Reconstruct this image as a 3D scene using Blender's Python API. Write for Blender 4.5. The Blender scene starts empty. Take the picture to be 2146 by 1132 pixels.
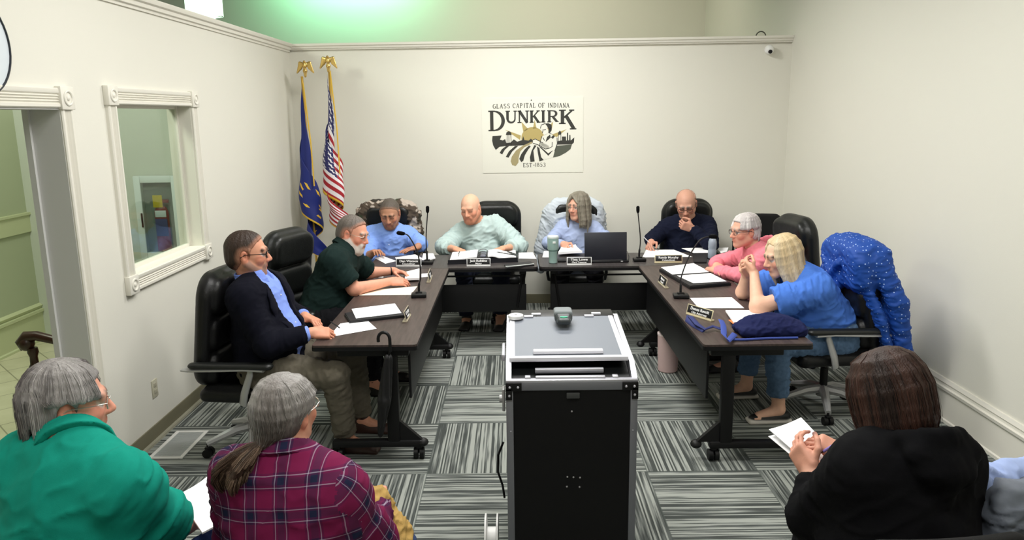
import bpy, bmesh, math, random
import numpy as np
from mathutils import Vector, Matrix

SC = bpy.context.scene
COL = SC.collection
PI = math.pi
random.seed(7)


def lin(r, g, b):
    def f(c):
        c /= 255.0
        return c / 12.92 if c <= 0.04045 else ((c + 0.055) / 1.055) ** 2.4
    return (f(r), f(g), f(b), 1.0)


def nrm(v):
    v = np.asarray(v, float)
    return v / max(np.linalg.norm(v), 1e-9)


# ------------------------------------------------------------------ materials
MATS = {}


def mat(name, col=(0.5, 0.5, 0.5, 1), rough=0.5, metal=0.0, bump=None, var=None, attr=False, spec=0.5, emit=None, sheen=0.0, coat=0.0):
    """bump=(scale,strength[,stretch]); var=(scale,amount): mottled colour; attr: multiply in the mesh's own colour attribute"""
    if name in MATS:
        return MATS[name]
    m = bpy.data.materials.new(name)
    m.use_nodes = True
    nt = m.node_tree
    b = nt.nodes['Principled BSDF']
    b.inputs['Base Color'].default_value = col
    b.inputs['Roughness'].default_value = rough
    b.inputs['Metallic'].default_value = metal
    b.inputs['Specular IOR Level'].default_value = spec
    b.inputs['Sheen Weight'].default_value = sheen
    b.inputs['Coat Weight'].default_value = coat
    N, L = nt.nodes.new, nt.links.new
    tc = None
    src = None
    if attr:
        a = N('ShaderNodeAttribute')
        a.attribute_name = 'Col'
        src = a.outputs['Color']
        L(src, b.inputs['Base Color'])
    if bump or var:
        tc = N('ShaderNodeTexCoord')
    if var:
        n = N('ShaderNodeTexNoise')
        n.inputs['Scale'].default_value = var[0]
        n.inputs['Detail'].default_value = 5
        L(tc.outputs['Object'], n.inputs['Vector'])
        mx = N('ShaderNodeMix')
        mx.data_type = 'RGBA'
        mx.blend_type = 'MULTIPLY'
        mx.inputs['Factor'].default_value = var[1]
        if src is not None:
            L(src, mx.inputs['A'])
        else:
            mx.inputs['A'].default_value = col
        r = N('ShaderNodeValToRGB')
        r.color_ramp.elements[0].position = 0.3
        r.color_ramp.elements[0].color = (0.25, 0.25, 0.25, 1)
        r.color_ramp.elements[1].position = 0.7
        r.color_ramp.elements[1].color = (1.2, 1.2, 1.2, 1)
        L(n.outputs['Fac'], r.inputs['Fac'])
        L(r.outputs['Color'], mx.inputs['B'])
        L(mx.outputs['Result'], b.inputs['Base Color'])
    if bump:
        n = N('ShaderNodeTexNoise')
        n.inputs['Scale'].default_value = bump[0]
        n.inputs['Detail'].default_value = 4
        if len(bump) > 2:
            mp = N('ShaderNodeMapping')
            mp.inputs['Scale'].default_value = bump[2]
            L(tc.outputs['Object'], mp.inputs['Vector'])
            L(mp.outputs['Vector'], n.inputs['Vector'])
        else:
            L(tc.outputs['Object'], n.inputs['Vector'])
        bp = N('ShaderNodeBump')
        bp.inputs['Strength'].default_value = bump[1]
        bp.inputs['Distance'].default_value = 0.01
        L(n.outputs['Fac'], bp.inputs['Height'])
        L(bp.outputs['Normal'], b.inputs['Normal'])
    if emit:
        b.inputs['Emission Color'].default_value = emit[0]
        b.inputs['Emission Strength'].default_value = emit[1]
    MATS[name] = m
    return m


# ------------------------------------------------------------------ tags and objects
def tag(o, label=None, cat=None, group=None, kind=None):
    if label:
        o['label'] = label
    if cat:
        o['category'] = cat
    if group:
        o['group'] = group
    if kind:
        o['kind'] = kind
    return o


def thing(name, label, cat, loc=(0, 0, 0), rotz=0.0, group=None):
    o = bpy.data.objects.new(name, None)
    o.empty_display_size = 0.1
    COL.objects.link(o)
    o.location = loc
    o.rotation_euler = (0, 0, rotz)
    return tag(o, label, cat, group)


def copy_tree(o, parent=None):
    c = o.copy()
    COL.objects.link(c)
    c.parent = parent
    for ch in list(o.children):
        copy_tree(ch, c)
    return c


def link_mesh(name, me, mats, parent=None, loc=None, rot=None):
    o = bpy.data.objects.new(name, me)
    COL.objects.link(o)
    for m in (mats if isinstance(mats, (list, tuple)) else [mats]):
        me.materials.append(m)
    if parent is not None:
        o.parent = parent
    if loc is not None:
        o.location = loc
    if rot is not None:
        o.rotation_euler = rot
    return o


class MB:
    """collects plain shapes into one mesh"""

    def __init__(s):
        s.v, s.f, s.mi = [], [], []

    def add(s, verts, faces, mi=0, M=None):
        b = len(s.v)
        for p in verts:
            p = Vector(p)
            s.v.append(tuple(M @ p) if M is not None else tuple(p))
        for f in faces:
            s.f.append(tuple(b + i for i in f))
            s.mi.append(mi)
        return s

    def box(s, c, size, bevel=0.0, M=None, mi=0, seg=2):
        bm = bmesh.new()
        bmesh.ops.create_cube(bm, size=1.0)
        for v in bm.verts:
            v.co = Vector((v.co.x * size[0], v.co.y * size[1], v.co.z * size[2]))
        if bevel > 0:
            bmesh.ops.bevel(bm, geom=list(bm.edges), offset=min(bevel, min(size) * 0.49), segments=seg, profile=0.5, affect='EDGES')
        T = Matrix.Translation(Vector(c))
        if M is not None:
            T = M @ T
        bm.verts.index_update()
        s.add([v.co for v in bm.verts], [[v.index for v in f.verts] for f in bm.faces], mi, T)
        bm.free()
        return s

    def bar(s, a, b, w, h, bevel=0.0, up=(0, 0, 1), mi=0):
        """box from a to b, w across, h along up"""
        a, b = Vector(a), Vector(b)
        d = b - a
        L = d.length
        y = d.normalized()
        x = y.cross(Vector(up))
        if x.length < 1e-6:
            x = Vector((1, 0, 0))
        x.normalize()
        z = x.cross(y)
        M = Matrix((x, y, z)).transposed().to_4x4()
        M.translation = (a + b) / 2
        return s.box((0, 0, 0), (w, L, h), bevel, M, mi)

    def tube(s, pts, r, n=10, cap=True, closed=False, mi=0, flat=1.0, up=None):
        pts = [Vector(p) for p in pts]
        k = len(pts)
        rs = r if isinstance(r, (list, tuple)) else [r] * k
        tang = []
        for i in range(k):
            if closed:
                t = pts[(i + 1) % k] - pts[i - 1]
            else:
                t = pts[min(i + 1, k - 1)] - pts[max(i - 1, 0)]
            tang.append(t.normalized() if t.length > 1e-9 else Vector((0, 0, 1)))
        ref = Vector(up) if up else (Vector((0, 0, 1)) if abs(tang[0].z) < 0.9 else Vector((1, 0, 0)))
        x = (ref - tang[0] * ref.dot(tang[0])).normalized()
        V, F = [], []
        for i in range(k):
            x = x - tang[i] * x.dot(tang[i])
            x.normalize()
            y = tang[i].cross(x)
            for j in range(n):
                a = 2 * PI * j / n
                V.append(pts[i] + (x * math.cos(a) * flat + y * math.sin(a)) * rs[i])
        for i in range(k if closed else k - 1):
            i2 = (i + 1) % k
            for j in range(n):
                F.append((i * n + j, i * n + (j + 1) % n, i2 * n + (j + 1) % n, i2 * n + j))
        if cap and not closed:
            F.append(tuple(reversed(range(n))))
            F.append(tuple((k - 1) * n + j for j in range(n)))
        return s.add(V, F, mi)

    def cyl(s, a, b, r0, r1=None, n=20, mi=0):
        return s.tube([a, b], [r0, r0 if r1 is None else r1], n, mi=mi)

    def lathe(s, prof, n=24, M=None, mi=0, cap=True):
        """prof: [(r, z)] revolved about z"""
        V, F = [], []
        for r, z in prof:
            for j in range(n):
                a = 2 * PI * j / n
                V.append((r * math.cos(a), r * math.sin(a), z))
        k = len(prof)
        for i in range(k - 1):
            for j in range(n):
                F.append((i * n + j, i * n + (j + 1) % n, (i + 1) * n + (j + 1) % n, (i + 1) * n + j))
        if cap and prof[0][0] > 1e-6:
            F.append(tuple(reversed(range(n))))
        if cap and prof[-1][0] > 1e-6:
            F.append(tuple((k - 1) * n + j for j in range(n)))
        return s.add(V, F, mi, M)

    def sphere(s, c, r, n=16, M=None, mi=0):
        rr = r if isinstance(r, (list, tuple)) else (r, r, r)
        V, F = [], []
        h = n // 2
        for i in range(h + 1):
            t = PI * i / h
            for j in range(n):
                a = 2 * PI * j / n
                V.append((c[0] + rr[0] * math.sin(t) * math.cos(a), c[1] + rr[1] * math.sin(t) * math.sin(a), c[2] + rr[2] * math.cos(t)))
        for i in range(h):
            for j in range(n):
                F.append((i * n + j, (i + 1) * n + j, (i + 1) * n + (j + 1) % n, i * n + (j + 1) % n))
        return s.add(V, F, mi, M)

    def prism(s, poly, d, M=None, mi=0):
        """poly [(x, y)] extruded 0..d along z"""
        k = len(poly)
        ar = sum(poly[i][0] * poly[(i + 1) % k][1] - poly[(i + 1) % k][0] * poly[i][1] for i in range(k))
        if ar < 0:
            poly = list(reversed(poly))
        V = [(x, y, 0) for x, y in poly] + [(x, y, d) for x, y in poly]
        F = [tuple(reversed(range(k))), tuple(range(k, 2 * k))]
        F += [(i, (i + 1) % k, k + (i + 1) % k, k + i) for i in range(k)]
        return s.add(V, F, mi, M)

    def profile(s, prof, a, b, out, up=(0, 0, 1), mi=0):
        """a moulding: cross-section [(out, up)] swept from a to b"""
        a, b, out, up = Vector(a), Vector(b), Vector(out), Vector(up)
        k = len(prof)
        V = [a + out * p[0] + up * p[1] for p in prof] + [b + out * p[0] + up * p[1] for p in prof]
        F = [(i, (i + 1) % k, k + (i + 1) % k, k + i) for i in range(k)]
        F += [tuple(reversed(range(k))), tuple(range(k, 2 * k))]
        return s.add(V, F, mi)

    def grid(s, fn, nu, nv, mi=0, thick=0.0):
        V = []
        for j in range(nv + 1):
            for i in range(nu + 1):
                V.append(Vector(fn(i / nu, j / nv)))
        W = nu + 1
        F = [(j * W + i, j * W + i + 1, (j + 1) * W + i + 1, (j + 1) * W + i) for j in range(nv) for i in range(nu)]
        if thick:
            n = len(V)
            nor = [Vector((0, 0, 0)) for _ in V]
            for f in F:
                q = (V[f[1]] - V[f[0]]).cross(V[f[3]] - V[f[0]])
                for i in f:
                    nor[i] += q
            V2 = [V[i] - (nor[i].normalized() if nor[i].length > 1e-12 else Vector((0, 0, 1))) * thick for i in range(n)]
            F2 = [tuple(n + i for i in reversed(f)) for f in F]
            rim = [i for i in range(nu)] + [nu + j * W for j in range(nv)] + [nv * W + nu - i for i in range(nu)] + [(nv - j) * W for j in range(nv)]
            F3 = [(rim[(i + 1) % len(rim)], rim[i], n + rim[i], n + rim[(i + 1) % len(rim)]) for i in range(len(rim))]
            return s.add(V + V2, F + F2 + F3, mi)
        return s.add(V, F, mi)

    def build(s, name, mats, parent=None, loc=None, smooth=35, recalc=True, uv=None, rot=None):
        me = bpy.data.meshes.new(name)
        me.from_pydata(s.v, [], s.f)
        me.polygons.foreach_set('material_index', s.mi)
        if recalc:
            bm = bmesh.new()
            bm.from_mesh(me)
            bmesh.ops.recalc_face_normals(bm, faces=bm.faces)
            bm.to_mesh(me)
            bm.free()
        if smooth:
            me.polygons.foreach_set('use_smooth', [True] * len(me.polygons))
            me.set_sharp_from_angle(angle=math.radians(smooth))
        me.update()
        return link_mesh(name, me, mats, parent, loc, rot)


# ------------------------------------------------------------------ smooth solids (distance fields meshed with surface nets)
def vnoise(p, seed=0):
    p = np.asarray(p, np.float64)
    i = np.floor(p).astype(np.int64)
    f = p - i
    u = f * f * (3 - 2 * f)

    def h(a, b, c):
        n = (a * 374761393 + b * 668265263 + c * 2147483647 + seed * 974711) & 0xFFFFFFFF
        n = ((n ^ (n >> 13)) * 1274126177) & 0xFFFFFFFF
        return ((n ^ (n >> 16)) & 0xFFFF) / 65535.0
    x, y, z = i[:, 0], i[:, 1], i[:, 2]
    r = 0
    for dx in (0, 1):
        for dy in (0, 1):
            for dz in (0, 1):
                w = (u[:, 0] if dx else 1 - u[:, 0]) * (u[:, 1] if dy else 1 - u[:, 1]) * (u[:, 2] if dz else 1 - u[:, 2])
                r = r + w * h(x + dx, y + dy, z + dz)
    return r


def fbm(p, seed=0, octaves=3):
    r, a, t = 0, 1.0, 0
    for o in range(octaves):
        r = r + a * vnoise(p * (2.0 ** o), seed + o * 17)
        t += a
        a *= 0.5
    return r / t


class Prim:
    __slots__ = ('t', 'M', 'o', 'p', 'k', 'op', 'col', 'cuts', 'lo', 'hi', 'fold', 'L', 'pid')


class SDF:
    def __init__(s):
        s.ps = []

    def _add(s, t, M, o, p, ext, k, op, col, cuts, fold=1.0, L=1.0):
        q = Prim()
        q.t, q.M, q.o, q.p, q.k, q.op, q.col, q.cuts, q.fold, q.L = t, np.asarray(M, float), np.asarray(o, float), p, k, op, col, cuts or [], fold, L
        ext = np.asarray(ext, float)
        e = np.abs(q.M.T) @ ext if t != 'seg' else ext
        q.lo, q.hi = q.o - e, q.o + e
        q.pid = len(s.ps)
        s.ps.append(q)
        return q

    def ell(s, c, r, M=None, k=0.02, op='u', col=None, cuts=None, fold=1.0):
        """M rows: local axes"""
        return s._add('ell', np.eye(3) if M is None else M, c, np.asarray(r, float), r, k, op, col, cuts, fold)

    def seg(s, a, b, ra, rb=None, side=None, sx=1.0, sy=1.0, k=0.02, op='u', col=None, cuts=None, fold=1.0):
        a, b = np.asarray(a, float), np.asarray(b, float)
        rb = ra if rb is None else rb
        d = b - a
        L = np.linalg.norm(d)
        z = d / max(L, 1e-9)
        if side is None:
            side = (1, 0, 0) if abs(z[0]) < 0.9 else (0, 1, 0)
        x = np.asarray(side, float) - z * np.dot(side, z)
        x = nrm(x)
        y = np.cross(z, x)
        q = s._add('seg', np.array([x, y, z]), a, (L, ra, rb, sx, sy), (0, 0, 0), k, op, col, cuts, fold, L)
        m = max(ra, rb) * max(sx, sy, 1.0)
        q.lo, q.hi = np.minimum(a, b) - m, np.maximum(a, b) + m
        return q

    def rbox(s, c, half, r=0.01, M=None, k=0.01, op='u', col=None, cuts=None, fold=1.0):
        half = np.asarray(half, float)
        return s._add('rbox', np.eye(3) if M is None else M, c, (half, r), half, k, op, col, cuts, fold)

    def panel(s, c, hx, hy, hz, R, rr, M=None, k=0.01, bend=0.0, op='u', col=None, cuts=None, fold=1.0):
        """a cushion: rounded rectangle in x-z (corner R), thickness 2*hy with edge rounding rr, bent forward at the sides"""
        return s._add('panel', np.eye(3) if M is None else M, c, (hx, hy, hz, R, rr, bend), (hx, hy + abs(bend) * hx * hx, hz), k, op, col, cuts, fold)

    @staticmethod
    def dist(q, X):
        p = (X - q.o) @ q.M.T
        if q.t == 'ell':
            r = q.p
            k0 = np.sqrt(((p / r) ** 2).sum(-1))
            k1 = np.sqrt(((p / (r * r)) ** 2).sum(-1))
            d = k0 * (k0 - 1) / np.maximum(k1, 1e-9)
        elif q.t == 'seg':
            L, ra, rb, sx, sy = q.p
            t = np.clip(p[..., 2] / max(L, 1e-9), 0, 1)
            d = np.sqrt((p[..., 0] / sx) ** 2 + (p[..., 1] / sy) ** 2 + (p[..., 2] - t * L) ** 2) - (ra + (rb - ra) * t)
            d = d * min(sx, sy, 1.0)
        elif q.t == 'rbox':
            half, r = q.p
            a = np.abs(p) - (half - r)
            d = np.sqrt((np.maximum(a, 0) ** 2).sum(-1)) + np.minimum(a.max(-1), 0) - r
        else:
            hx, hy, hz, R, rr, bend = q.p
            ax = np.abs(p[..., 0]) - (hx - R)
            az = np.abs(p[..., 2]) - (hz - R)
            d2 = np.sqrt(np.maximum(ax, 0) ** 2 + np.maximum(az, 0) ** 2) + np.minimum(np.maximum(ax, az), 0) - R
            yy = np.abs(p[..., 1] - bend * p[..., 0] ** 2) - hy
            a, b = d2 + rr, yy + rr
            d = np.sqrt(np.maximum(a, 0) ** 2 + np.maximum(b, 0) ** 2) + np.minimum(np.maximum(a, b), 0) - rr
        for c, n in q.cuts:
            d = np.maximum(d, (X - np.asarray(c, float)) @ nrm(n))
        return d

    def mesh(s, vox=0.005, fold=None, seed=1, smooth=1):
        un = [q for q in s.ps if q.op == 'u']
        lo = np.min([q.lo for q in un], 0) - 3 * vox
        hi = np.max([q.hi for q in un], 0) + 3 * vox
        n = np.ceil((hi - lo) / vox).astype(int) + 1
        F = np.full(n, 1.0, np.float32)
        for q in s.ps:
            mg = q.k + 3 * vox
            a = np.clip(np.floor((q.lo - mg - lo) / vox).astype(int), 0, n)
            b = np.clip(np.ceil((q.hi + mg - lo) / vox).astype(int) + 1, 0, n)
            if np.any(b - a < 1):
                continue
            ax = [lo[i] + np.arange(a[i], b[i]) * vox for i in range(3)]
            X = np.stack(np.meshgrid(*ax, indexing='ij'), -1)
            d = s.dist(q, X).astype(np.float32)
            A = F[a[0]:b[0], a[1]:b[1], a[2]:b[2]]
            k = max(q.k, 1e-4)
            if q.op == 'u':
                h = np.maximum(k - np.abs(A - d), 0) / k
                R = np.minimum(A, d) - h * h * k * 0.25
            elif q.op == 's':
                h = np.maximum(k - np.abs(A + d), 0) / k
                R = np.maximum(A, -d) + h * h * k * 0.25
            F[a[0]:b[0], a[1]:b[1], a[2]:b[2]] = R
            del X, d
        V, Q = surface_nets(F, lo, vox)
        del F
        return V, Q

    def weights(s, V, sharp=0.006, only=None):
        us = [q for q in s.ps if q.op == 'u' and (only is None or only(q))]
        D = np.stack([s.dist(q, V) for q in us], 1)
        D = D - D.min(1, keepdims=True)
        W = np.exp(-D / sharp)
        return us, W / W.sum(1, keepdims=True)

    def build(s, name, mats, parent=None, loc=(0, 0, 0), vox=0.005, base=(0.5, 0.5, 0.5), fold=None, grain=0.0, sharp=0.004, seed=1, uvw=False, relax=1, wcol=None):
        """fold(q, local, V) -> displacement along the normal for the points near prim q"""
        V, Q = s.mesh(vox)
        for _ in range(relax):
            V = relaxed(V, Q, 0.5)
        N = normals(V, Q)
        us, W = s.weights(V, sharp)
        if fold is not None:
            disp = np.zeros(len(V))
            for i, q in enumerate(us):
                w = W[:, i]
                m = w > 0.02
                if q.fold == 0 or not m.any():
                    continue
                loc_ = (V[m] - q.o) @ q.M.T
                disp[m] += w[m] * q.fold * fold(q, loc_, V[m])
            V = V + N * disp[:, None]
        colr = np.zeros((len(V), 4), np.float32)
        colr[:, 3] = 1
        cs = np.array([q.col[:3] if q.col is not None else base[:3] for q in us])
        colr[:, :3] = W @ cs
        if wcol is not None:
            colr[:, :3] = wcol(V, colr[:, :3])
        if grain:
            colr[:, :3] *= (1 - grain + 2 * grain * fbm(V * 90, 5))[:, None]
        loc = np.asarray(loc, float)
        me = np_mesh(name, V - loc, Q)
        a = me.attributes.new('Col', 'FLOAT_COLOR', 'POINT')
        a.data.foreach_set('color', colr.ravel())
        if uvw:
            o0, M0 = uvw
            bi = W.argmax(1)
            grp = np.array([i if (q.t == 'seg' and q.pid >= 90) else -1 for i, q in enumerate(us)])[bi]
            fv = np.sort(grp[Q], 1)[:, 2]                       # one frame per face
            cv = Q.ravel()
            fg = np.repeat(fv, 4)
            uv = np.zeros((len(cv), 3), np.float32)
            lt_ = (V[cv] - o0) @ np.asarray(M0).T
            uv[:] = np.stack([lt_[:, 0], lt_[:, 1], lt_[:, 2]], 1)
            for i, q in enumerate(us):
                m = fg == i
                if m.any():
                    l = (V[cv[m]] - q.o) @ q.M.T
                    ang = np.arctan2(l[:, 1], l[:, 0]) * 0.07
                    uv[m] = np.stack([ang, np.zeros(len(l)), l[:, 2]], 1)
            a = me.attributes.new('uvw', 'FLOAT_VECTOR', 'CORNER')
            if len(me.loops) == len(uv):
                a.data.foreach_set('vector', uv.ravel())
        o = link_mesh(name, me, mats, parent)
        if parent is None:
            o.location = tuple(loc)
        return o


def np_mesh(name, V, Q):
    me = bpy.data.meshes.new(name)
    me.vertices.add(len(V))
    me.vertices.foreach_set('co', np.asarray(V, np.float32).ravel())
    me.loops.add(len(Q) * 4)
    me.loops.foreach_set('vertex_index', np.asarray(Q, np.int32).ravel())
    me.polygons.add(len(Q))
    me.polygons.foreach_set('loop_start', np.arange(0, len(Q) * 4, 4, dtype=np.int32))
    me.polygons.foreach_set('loop_total', np.full(len(Q), 4, np.int32))
    me.update(calc_edges=True)
    me.validate()
    me.polygons.foreach_set('use_smooth', [True] * len(me.polygons))
    return me


def relaxed(V, Q, f):
    S = np.zeros_like(V)
    C = np.zeros(len(V))
    for i in range(4):
        np.add.at(S, Q[:, i], V[Q[:, (i + 1) % 4]])
        np.add.at(C, Q[:, i], 1)
    return V + f * (S / np.maximum(C, 1)[:, None] - V)


def normals(V, Q):
    n = np.cross(V[Q[:, 2]] - V[Q[:, 0]], V[Q[:, 3]] - V[Q[:, 1]])
    N = np.zeros_like(V)
    for i in range(4):
        np.add.at(N, Q[:, i], n)
    return N / np.maximum(np.linalg.norm(N, axis=1), 1e-12)[:, None]


def surface_nets(F, lo, vox):
    n = F.shape
    ins = F < 0
    cnt = np.zeros((n[0] - 1, n[1] - 1, n[2] - 1), np.int8)
    offs = [(a, b, c) for a in (0, 1) for b in (0, 1) for c in (0, 1)]
    for a, b, c in offs:
        cnt += ins[a:n[0] - 1 + a, b:n[1] - 1 + b, c:n[2] - 1 + c]
    act = np.argwhere((cnt > 0) & (cnt < 8))
    idx = np.full(cnt.shape, -1, np.int32)
    idx[act[:, 0], act[:, 1], act[:, 2]] = np.arange(len(act))
    val = {o: F[act[:, 0] + o[0], act[:, 1] + o[1], act[:, 2] + o[2]] for o in offs}
    P = np.zeros((len(act), 3))
    C = np.zeros(len(act))
    for i, o in enumerate(offs):
        for ax in range(3):
            if o[ax] == 0:
                o2 = tuple(1 if j == ax else o[j] for j in range(3))
                f0, f1 = val[o], val[o2]
                m = (f0 < 0) != (f1 < 0)
                t = np.where(m, f0 / np.where(m, f0 - f1, 1), 0)
                p = np.tile(np.array(o, float), (len(act), 1))
                p[:, ax] = t
                P[m] += p[m]
                C[m] += 1
    V = lo + (act + P / np.maximum(C, 1)[:, None]) * vox
    quads = []
    for ax in range(3):
        u, w = [(1, 2), (2, 0), (0, 1)][ax]
        sl0 = [slice(None)] * 3
        sl1 = [slice(None)] * 3
        sl0[ax] = slice(0, n[ax] - 1)
        sl1[ax] = slice(1, n[ax])
        a, b = ins[tuple(sl0)], ins[tuple(sl1)]
        e = np.argwhere(a != b)
        e = e[(e[:, u] > 0) & (e[:, w] > 0) & (e[:, u] < n[u] - 1) & (e[:, w] < n[w] - 1)]
        if len(e) == 0:
            continue
        def cell(du, dw):
            c = e.copy()
            c[:, u] -= du
            c[:, w] -= dw
            return idx[c[:, 0], c[:, 1], c[:, 2]]
        q = np.stack([cell(0, 0), cell(1, 0), cell(1, 1), cell(0, 1)], 1)
        s = a[e[:, 0], e[:, 1], e[:, 2]]
        q[~s] = q[~s][:, ::-1]
        quads.append(q[(q >= 0).all(1)])
    return V, np.concatenate(quads)
# ------------------------------------------------------------------ camera
CAM_H, FPX = 2.03, 1600.0
_Y = nrm((3.0, -325.0, FPX))
_D = np.array([102.0, (FPX * FPX + 306) / 325, FPX])
_D = nrm(_D - _Y * (_D @ _Y))
_X = np.cross(_D, _Y)
_R = np.array([_X, _Y, -_D])            # rows: world axes seen from the camera (x right, y down, z forward)
cd = bpy.data.cameras.new('camera')
cam = bpy.data.objects.new('camera', cd)
COL.objects.link(cam)
cd.sensor_width = 36.0
cd.lens = FPX / 2146.0 * 36.0
cd.clip_end = 60
_M = Matrix([[_R[i][0], -_R[i][1], -_R[i][2]] for i in range(3)]).to_4x4()
_M.translation = (0, 0, CAM_H)
cam.matrix_world = _M
SC.camera = cam


def px(x, y, wx=None, wy=None, wz=None):
    """the point of the plane x=, y= or z= that the photograph shows at pixel (x, y)"""
    d = _R @ np.array([x - 1073.0, y - 566.0, FPX])
    C = np.array([0, 0, CAM_H])
    s = (wz - CAM_H) / d[2] if wz is not None else (wy / d[1] if wy is not None else wx / d[0])
    return C + d * s


# ------------------------------------------------------------------ palette of the room
WALL = mat('wall_paint', lin(224, 222, 211), 0.75, bump=(180, 0.04), spec=0.25)
TRIM = mat('trim_paint', lin(226, 223, 212), 0.45, spec=0.4)
BASEB = mat('olive_baseboard_paint', lin(112, 108, 86), 0.5)
LOBBYW = mat('lobby_paint', lin(172, 180, 152), 0.7, spec=0.25)
LOBBYT = mat('lobby_trim_paint', lin(190, 196, 158), 0.5)
BLACK = mat('black_plastic', lin(14, 14, 16), 0.45, spec=0.35)
BLACKM = mat('black_metal', lin(12, 12, 13), 0.5, spec=0.3)
CHROME = mat('chrome', lin(205, 205, 210), 0.25, 1.0)
SILVER = mat('silver_paint', lin(176, 176, 176), 0.4, 0.35)
ALU = mat('aluminium', lin(205, 205, 214), 0.38, 0.75)
GOLD = mat('gold_metal', lin(214, 182, 110), 0.3, 0.9)
WHITEP = mat('white_plastic', lin(238, 238, 236), 0.4)
PAPER = mat('white_paper', lin(250, 250, 252), 0.8, spec=0.2)


def carpet():
    m = bpy.data.materials.new('striped_carpet_tiles')
    m.use_nodes = True
    nt = m.node_tree
    N, L = nt.nodes.new, nt.links.new
    b = nt.nodes['Principled BSDF']
    b.inputs['Roughness'].default_value = 0.95
    b.inputs['Specular IOR Level'].default_value = 0.1
    tc = N('ShaderNodeTexCoord')
    sp = N('ShaderNodeSeparateXYZ')
    L(tc.outputs['Object'], sp.inputs[0])

    def mth(op, a, c=None, clamp=False):
        n = N('ShaderNodeMath')
        n.operation = op
        n.use_clamp = clamp
        for i, v in enumerate((a, c)):
            if v is None:
                continue
            if isinstance(v, (int, float)):
                n.inputs[i].default_value = v
            else:
                L(v, n.inputs[i])
        return n.outputs[0]
    tx = mth('DIVIDE', mth('ADD', sp.outputs['X'], 0.526 + 0.637 * 20), 0.637)
    ty = mth('DIVIDE', mth('ADD', sp.outputs['Y'], -4.095 + 0.735 * 20), 0.735)
    ix, iy = mth('FLOOR', tx), mth('FLOOR', ty)
    par = mth('MODULO', mth('ADD', ix, iy), 2.0)          # 0: yarn runs along Y, 1: along X
    fx, fy = mth('FRACT', tx), mth('FRACT', ty)

    def mixv(a, c):                                        # par picks
        return mth('ADD', mth('MULTIPLY', a, mth('SUBTRACT', 1.0, par)), mth('MULTIPLY', c, par))
    across = mixv(fx, fy)
    along = mixv(fy, fx)
    seed = mth('ADD', mth('MULTIPLY', ix, 7.31), mth('MULTIPLY', iy, 3.77))

    def streak(lines, dash, w):
        row = mth('FLOOR', mth('MULTIPLY', across, lines))
        cv = N('ShaderNodeCombineXYZ')
        L(mth('ADD', mth('MULTIPLY', row, 31.37), seed), cv.inputs[0])
        L(mth('MULTIPLY', along, dash), cv.inputs[1])
        L(seed, cv.inputs[2])
        n = N('ShaderNodeTexNoise')
        n.inputs['Scale'].default_value = 1.0
        n.inputs['Detail'].default_value = 1.0
        L(cv.outputs[0], n.inputs['Vector'])
        return mth('MULTIPLY', mth('SUBTRACT', n.outputs['Fac'], 0.5), w)
    def line(lines, w):
        wn_ = N('ShaderNodeTexWhiteNoise')
        wn_.noise_dimensions = '2D'
        cv = N('ShaderNodeCombineXYZ')
        L(mth('FLOOR', mth('MULTIPLY', across, lines)), cv.inputs[0])
        L(seed, cv.inputs[1])
        L(cv.outputs[0], wn_.inputs['Vector'])
        return mth('MULTIPLY', mth('SUBTRACT', wn_.outputs['Value'], 0.5), w)
    v = mth('ADD', mth('ADD', mth('ADD', line(72, 1.0), line(25, 0.25)), mth('ADD', streak(72, 2.2, 1.5), streak(140, 4.0, 0.5))), 0.0)
    v = mth('ADD', mth('MULTIPLY', v, 1.5), 0.56, True)
    fine = N('ShaderNodeTexNoise')
    fine.inputs['Scale'].default_value = 420
    L(tc.outputs['Object'], fine.inputs['Vector'])
    v = mth('ADD', v, mth('MULTIPLY', mth('SUBTRACT', fine.outputs['Fac'], 0.5), 0.5), True)
    r = N('ShaderNodeValToRGB')
    r.color_ramp.elements[0].color = lin(68, 72, 70)
    r.color_ramp.elements[0].position = 0.12
    r.color_ramp.elements[1].color = lin(152, 156, 150)
    r.color_ramp.elements[1].position = 0.9
    e = r.color_ramp.elements.new(0.5)
    e.color = lin(106, 110, 107)
    L(v, r.inputs['Fac'])
    ex = mth('MINIMUM', mth('MINIMUM', fx, mth('SUBTRACT', 1.0, fx)), mth('MINIMUM', fy, mth('SUBTRACT', 1.0, fy)))
    seam = mth('LESS_THAN', ex, 0.006)
    mx = N('ShaderNodeMix')
    mx.data_type = 'RGBA'
    L(mth('MULTIPLY', seam, 0.6), mx.inputs['Factor'])
    L(r.outputs['Color'], mx.inputs['A'])
    mx.inputs['B'].default_value = lin(76, 82, 79)
    L(mx.outputs['Result'], b.inputs['Base Color'])
    bp = N('ShaderNodeBump')
    bp.inputs['Strength'].default_value = 0.3
    bp.inputs['Distance'].default_value = 0.004
    L(v, bp.inputs['Height'])
    L(bp.outputs['Normal'], b.inputs['Normal'])
    return m


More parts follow.
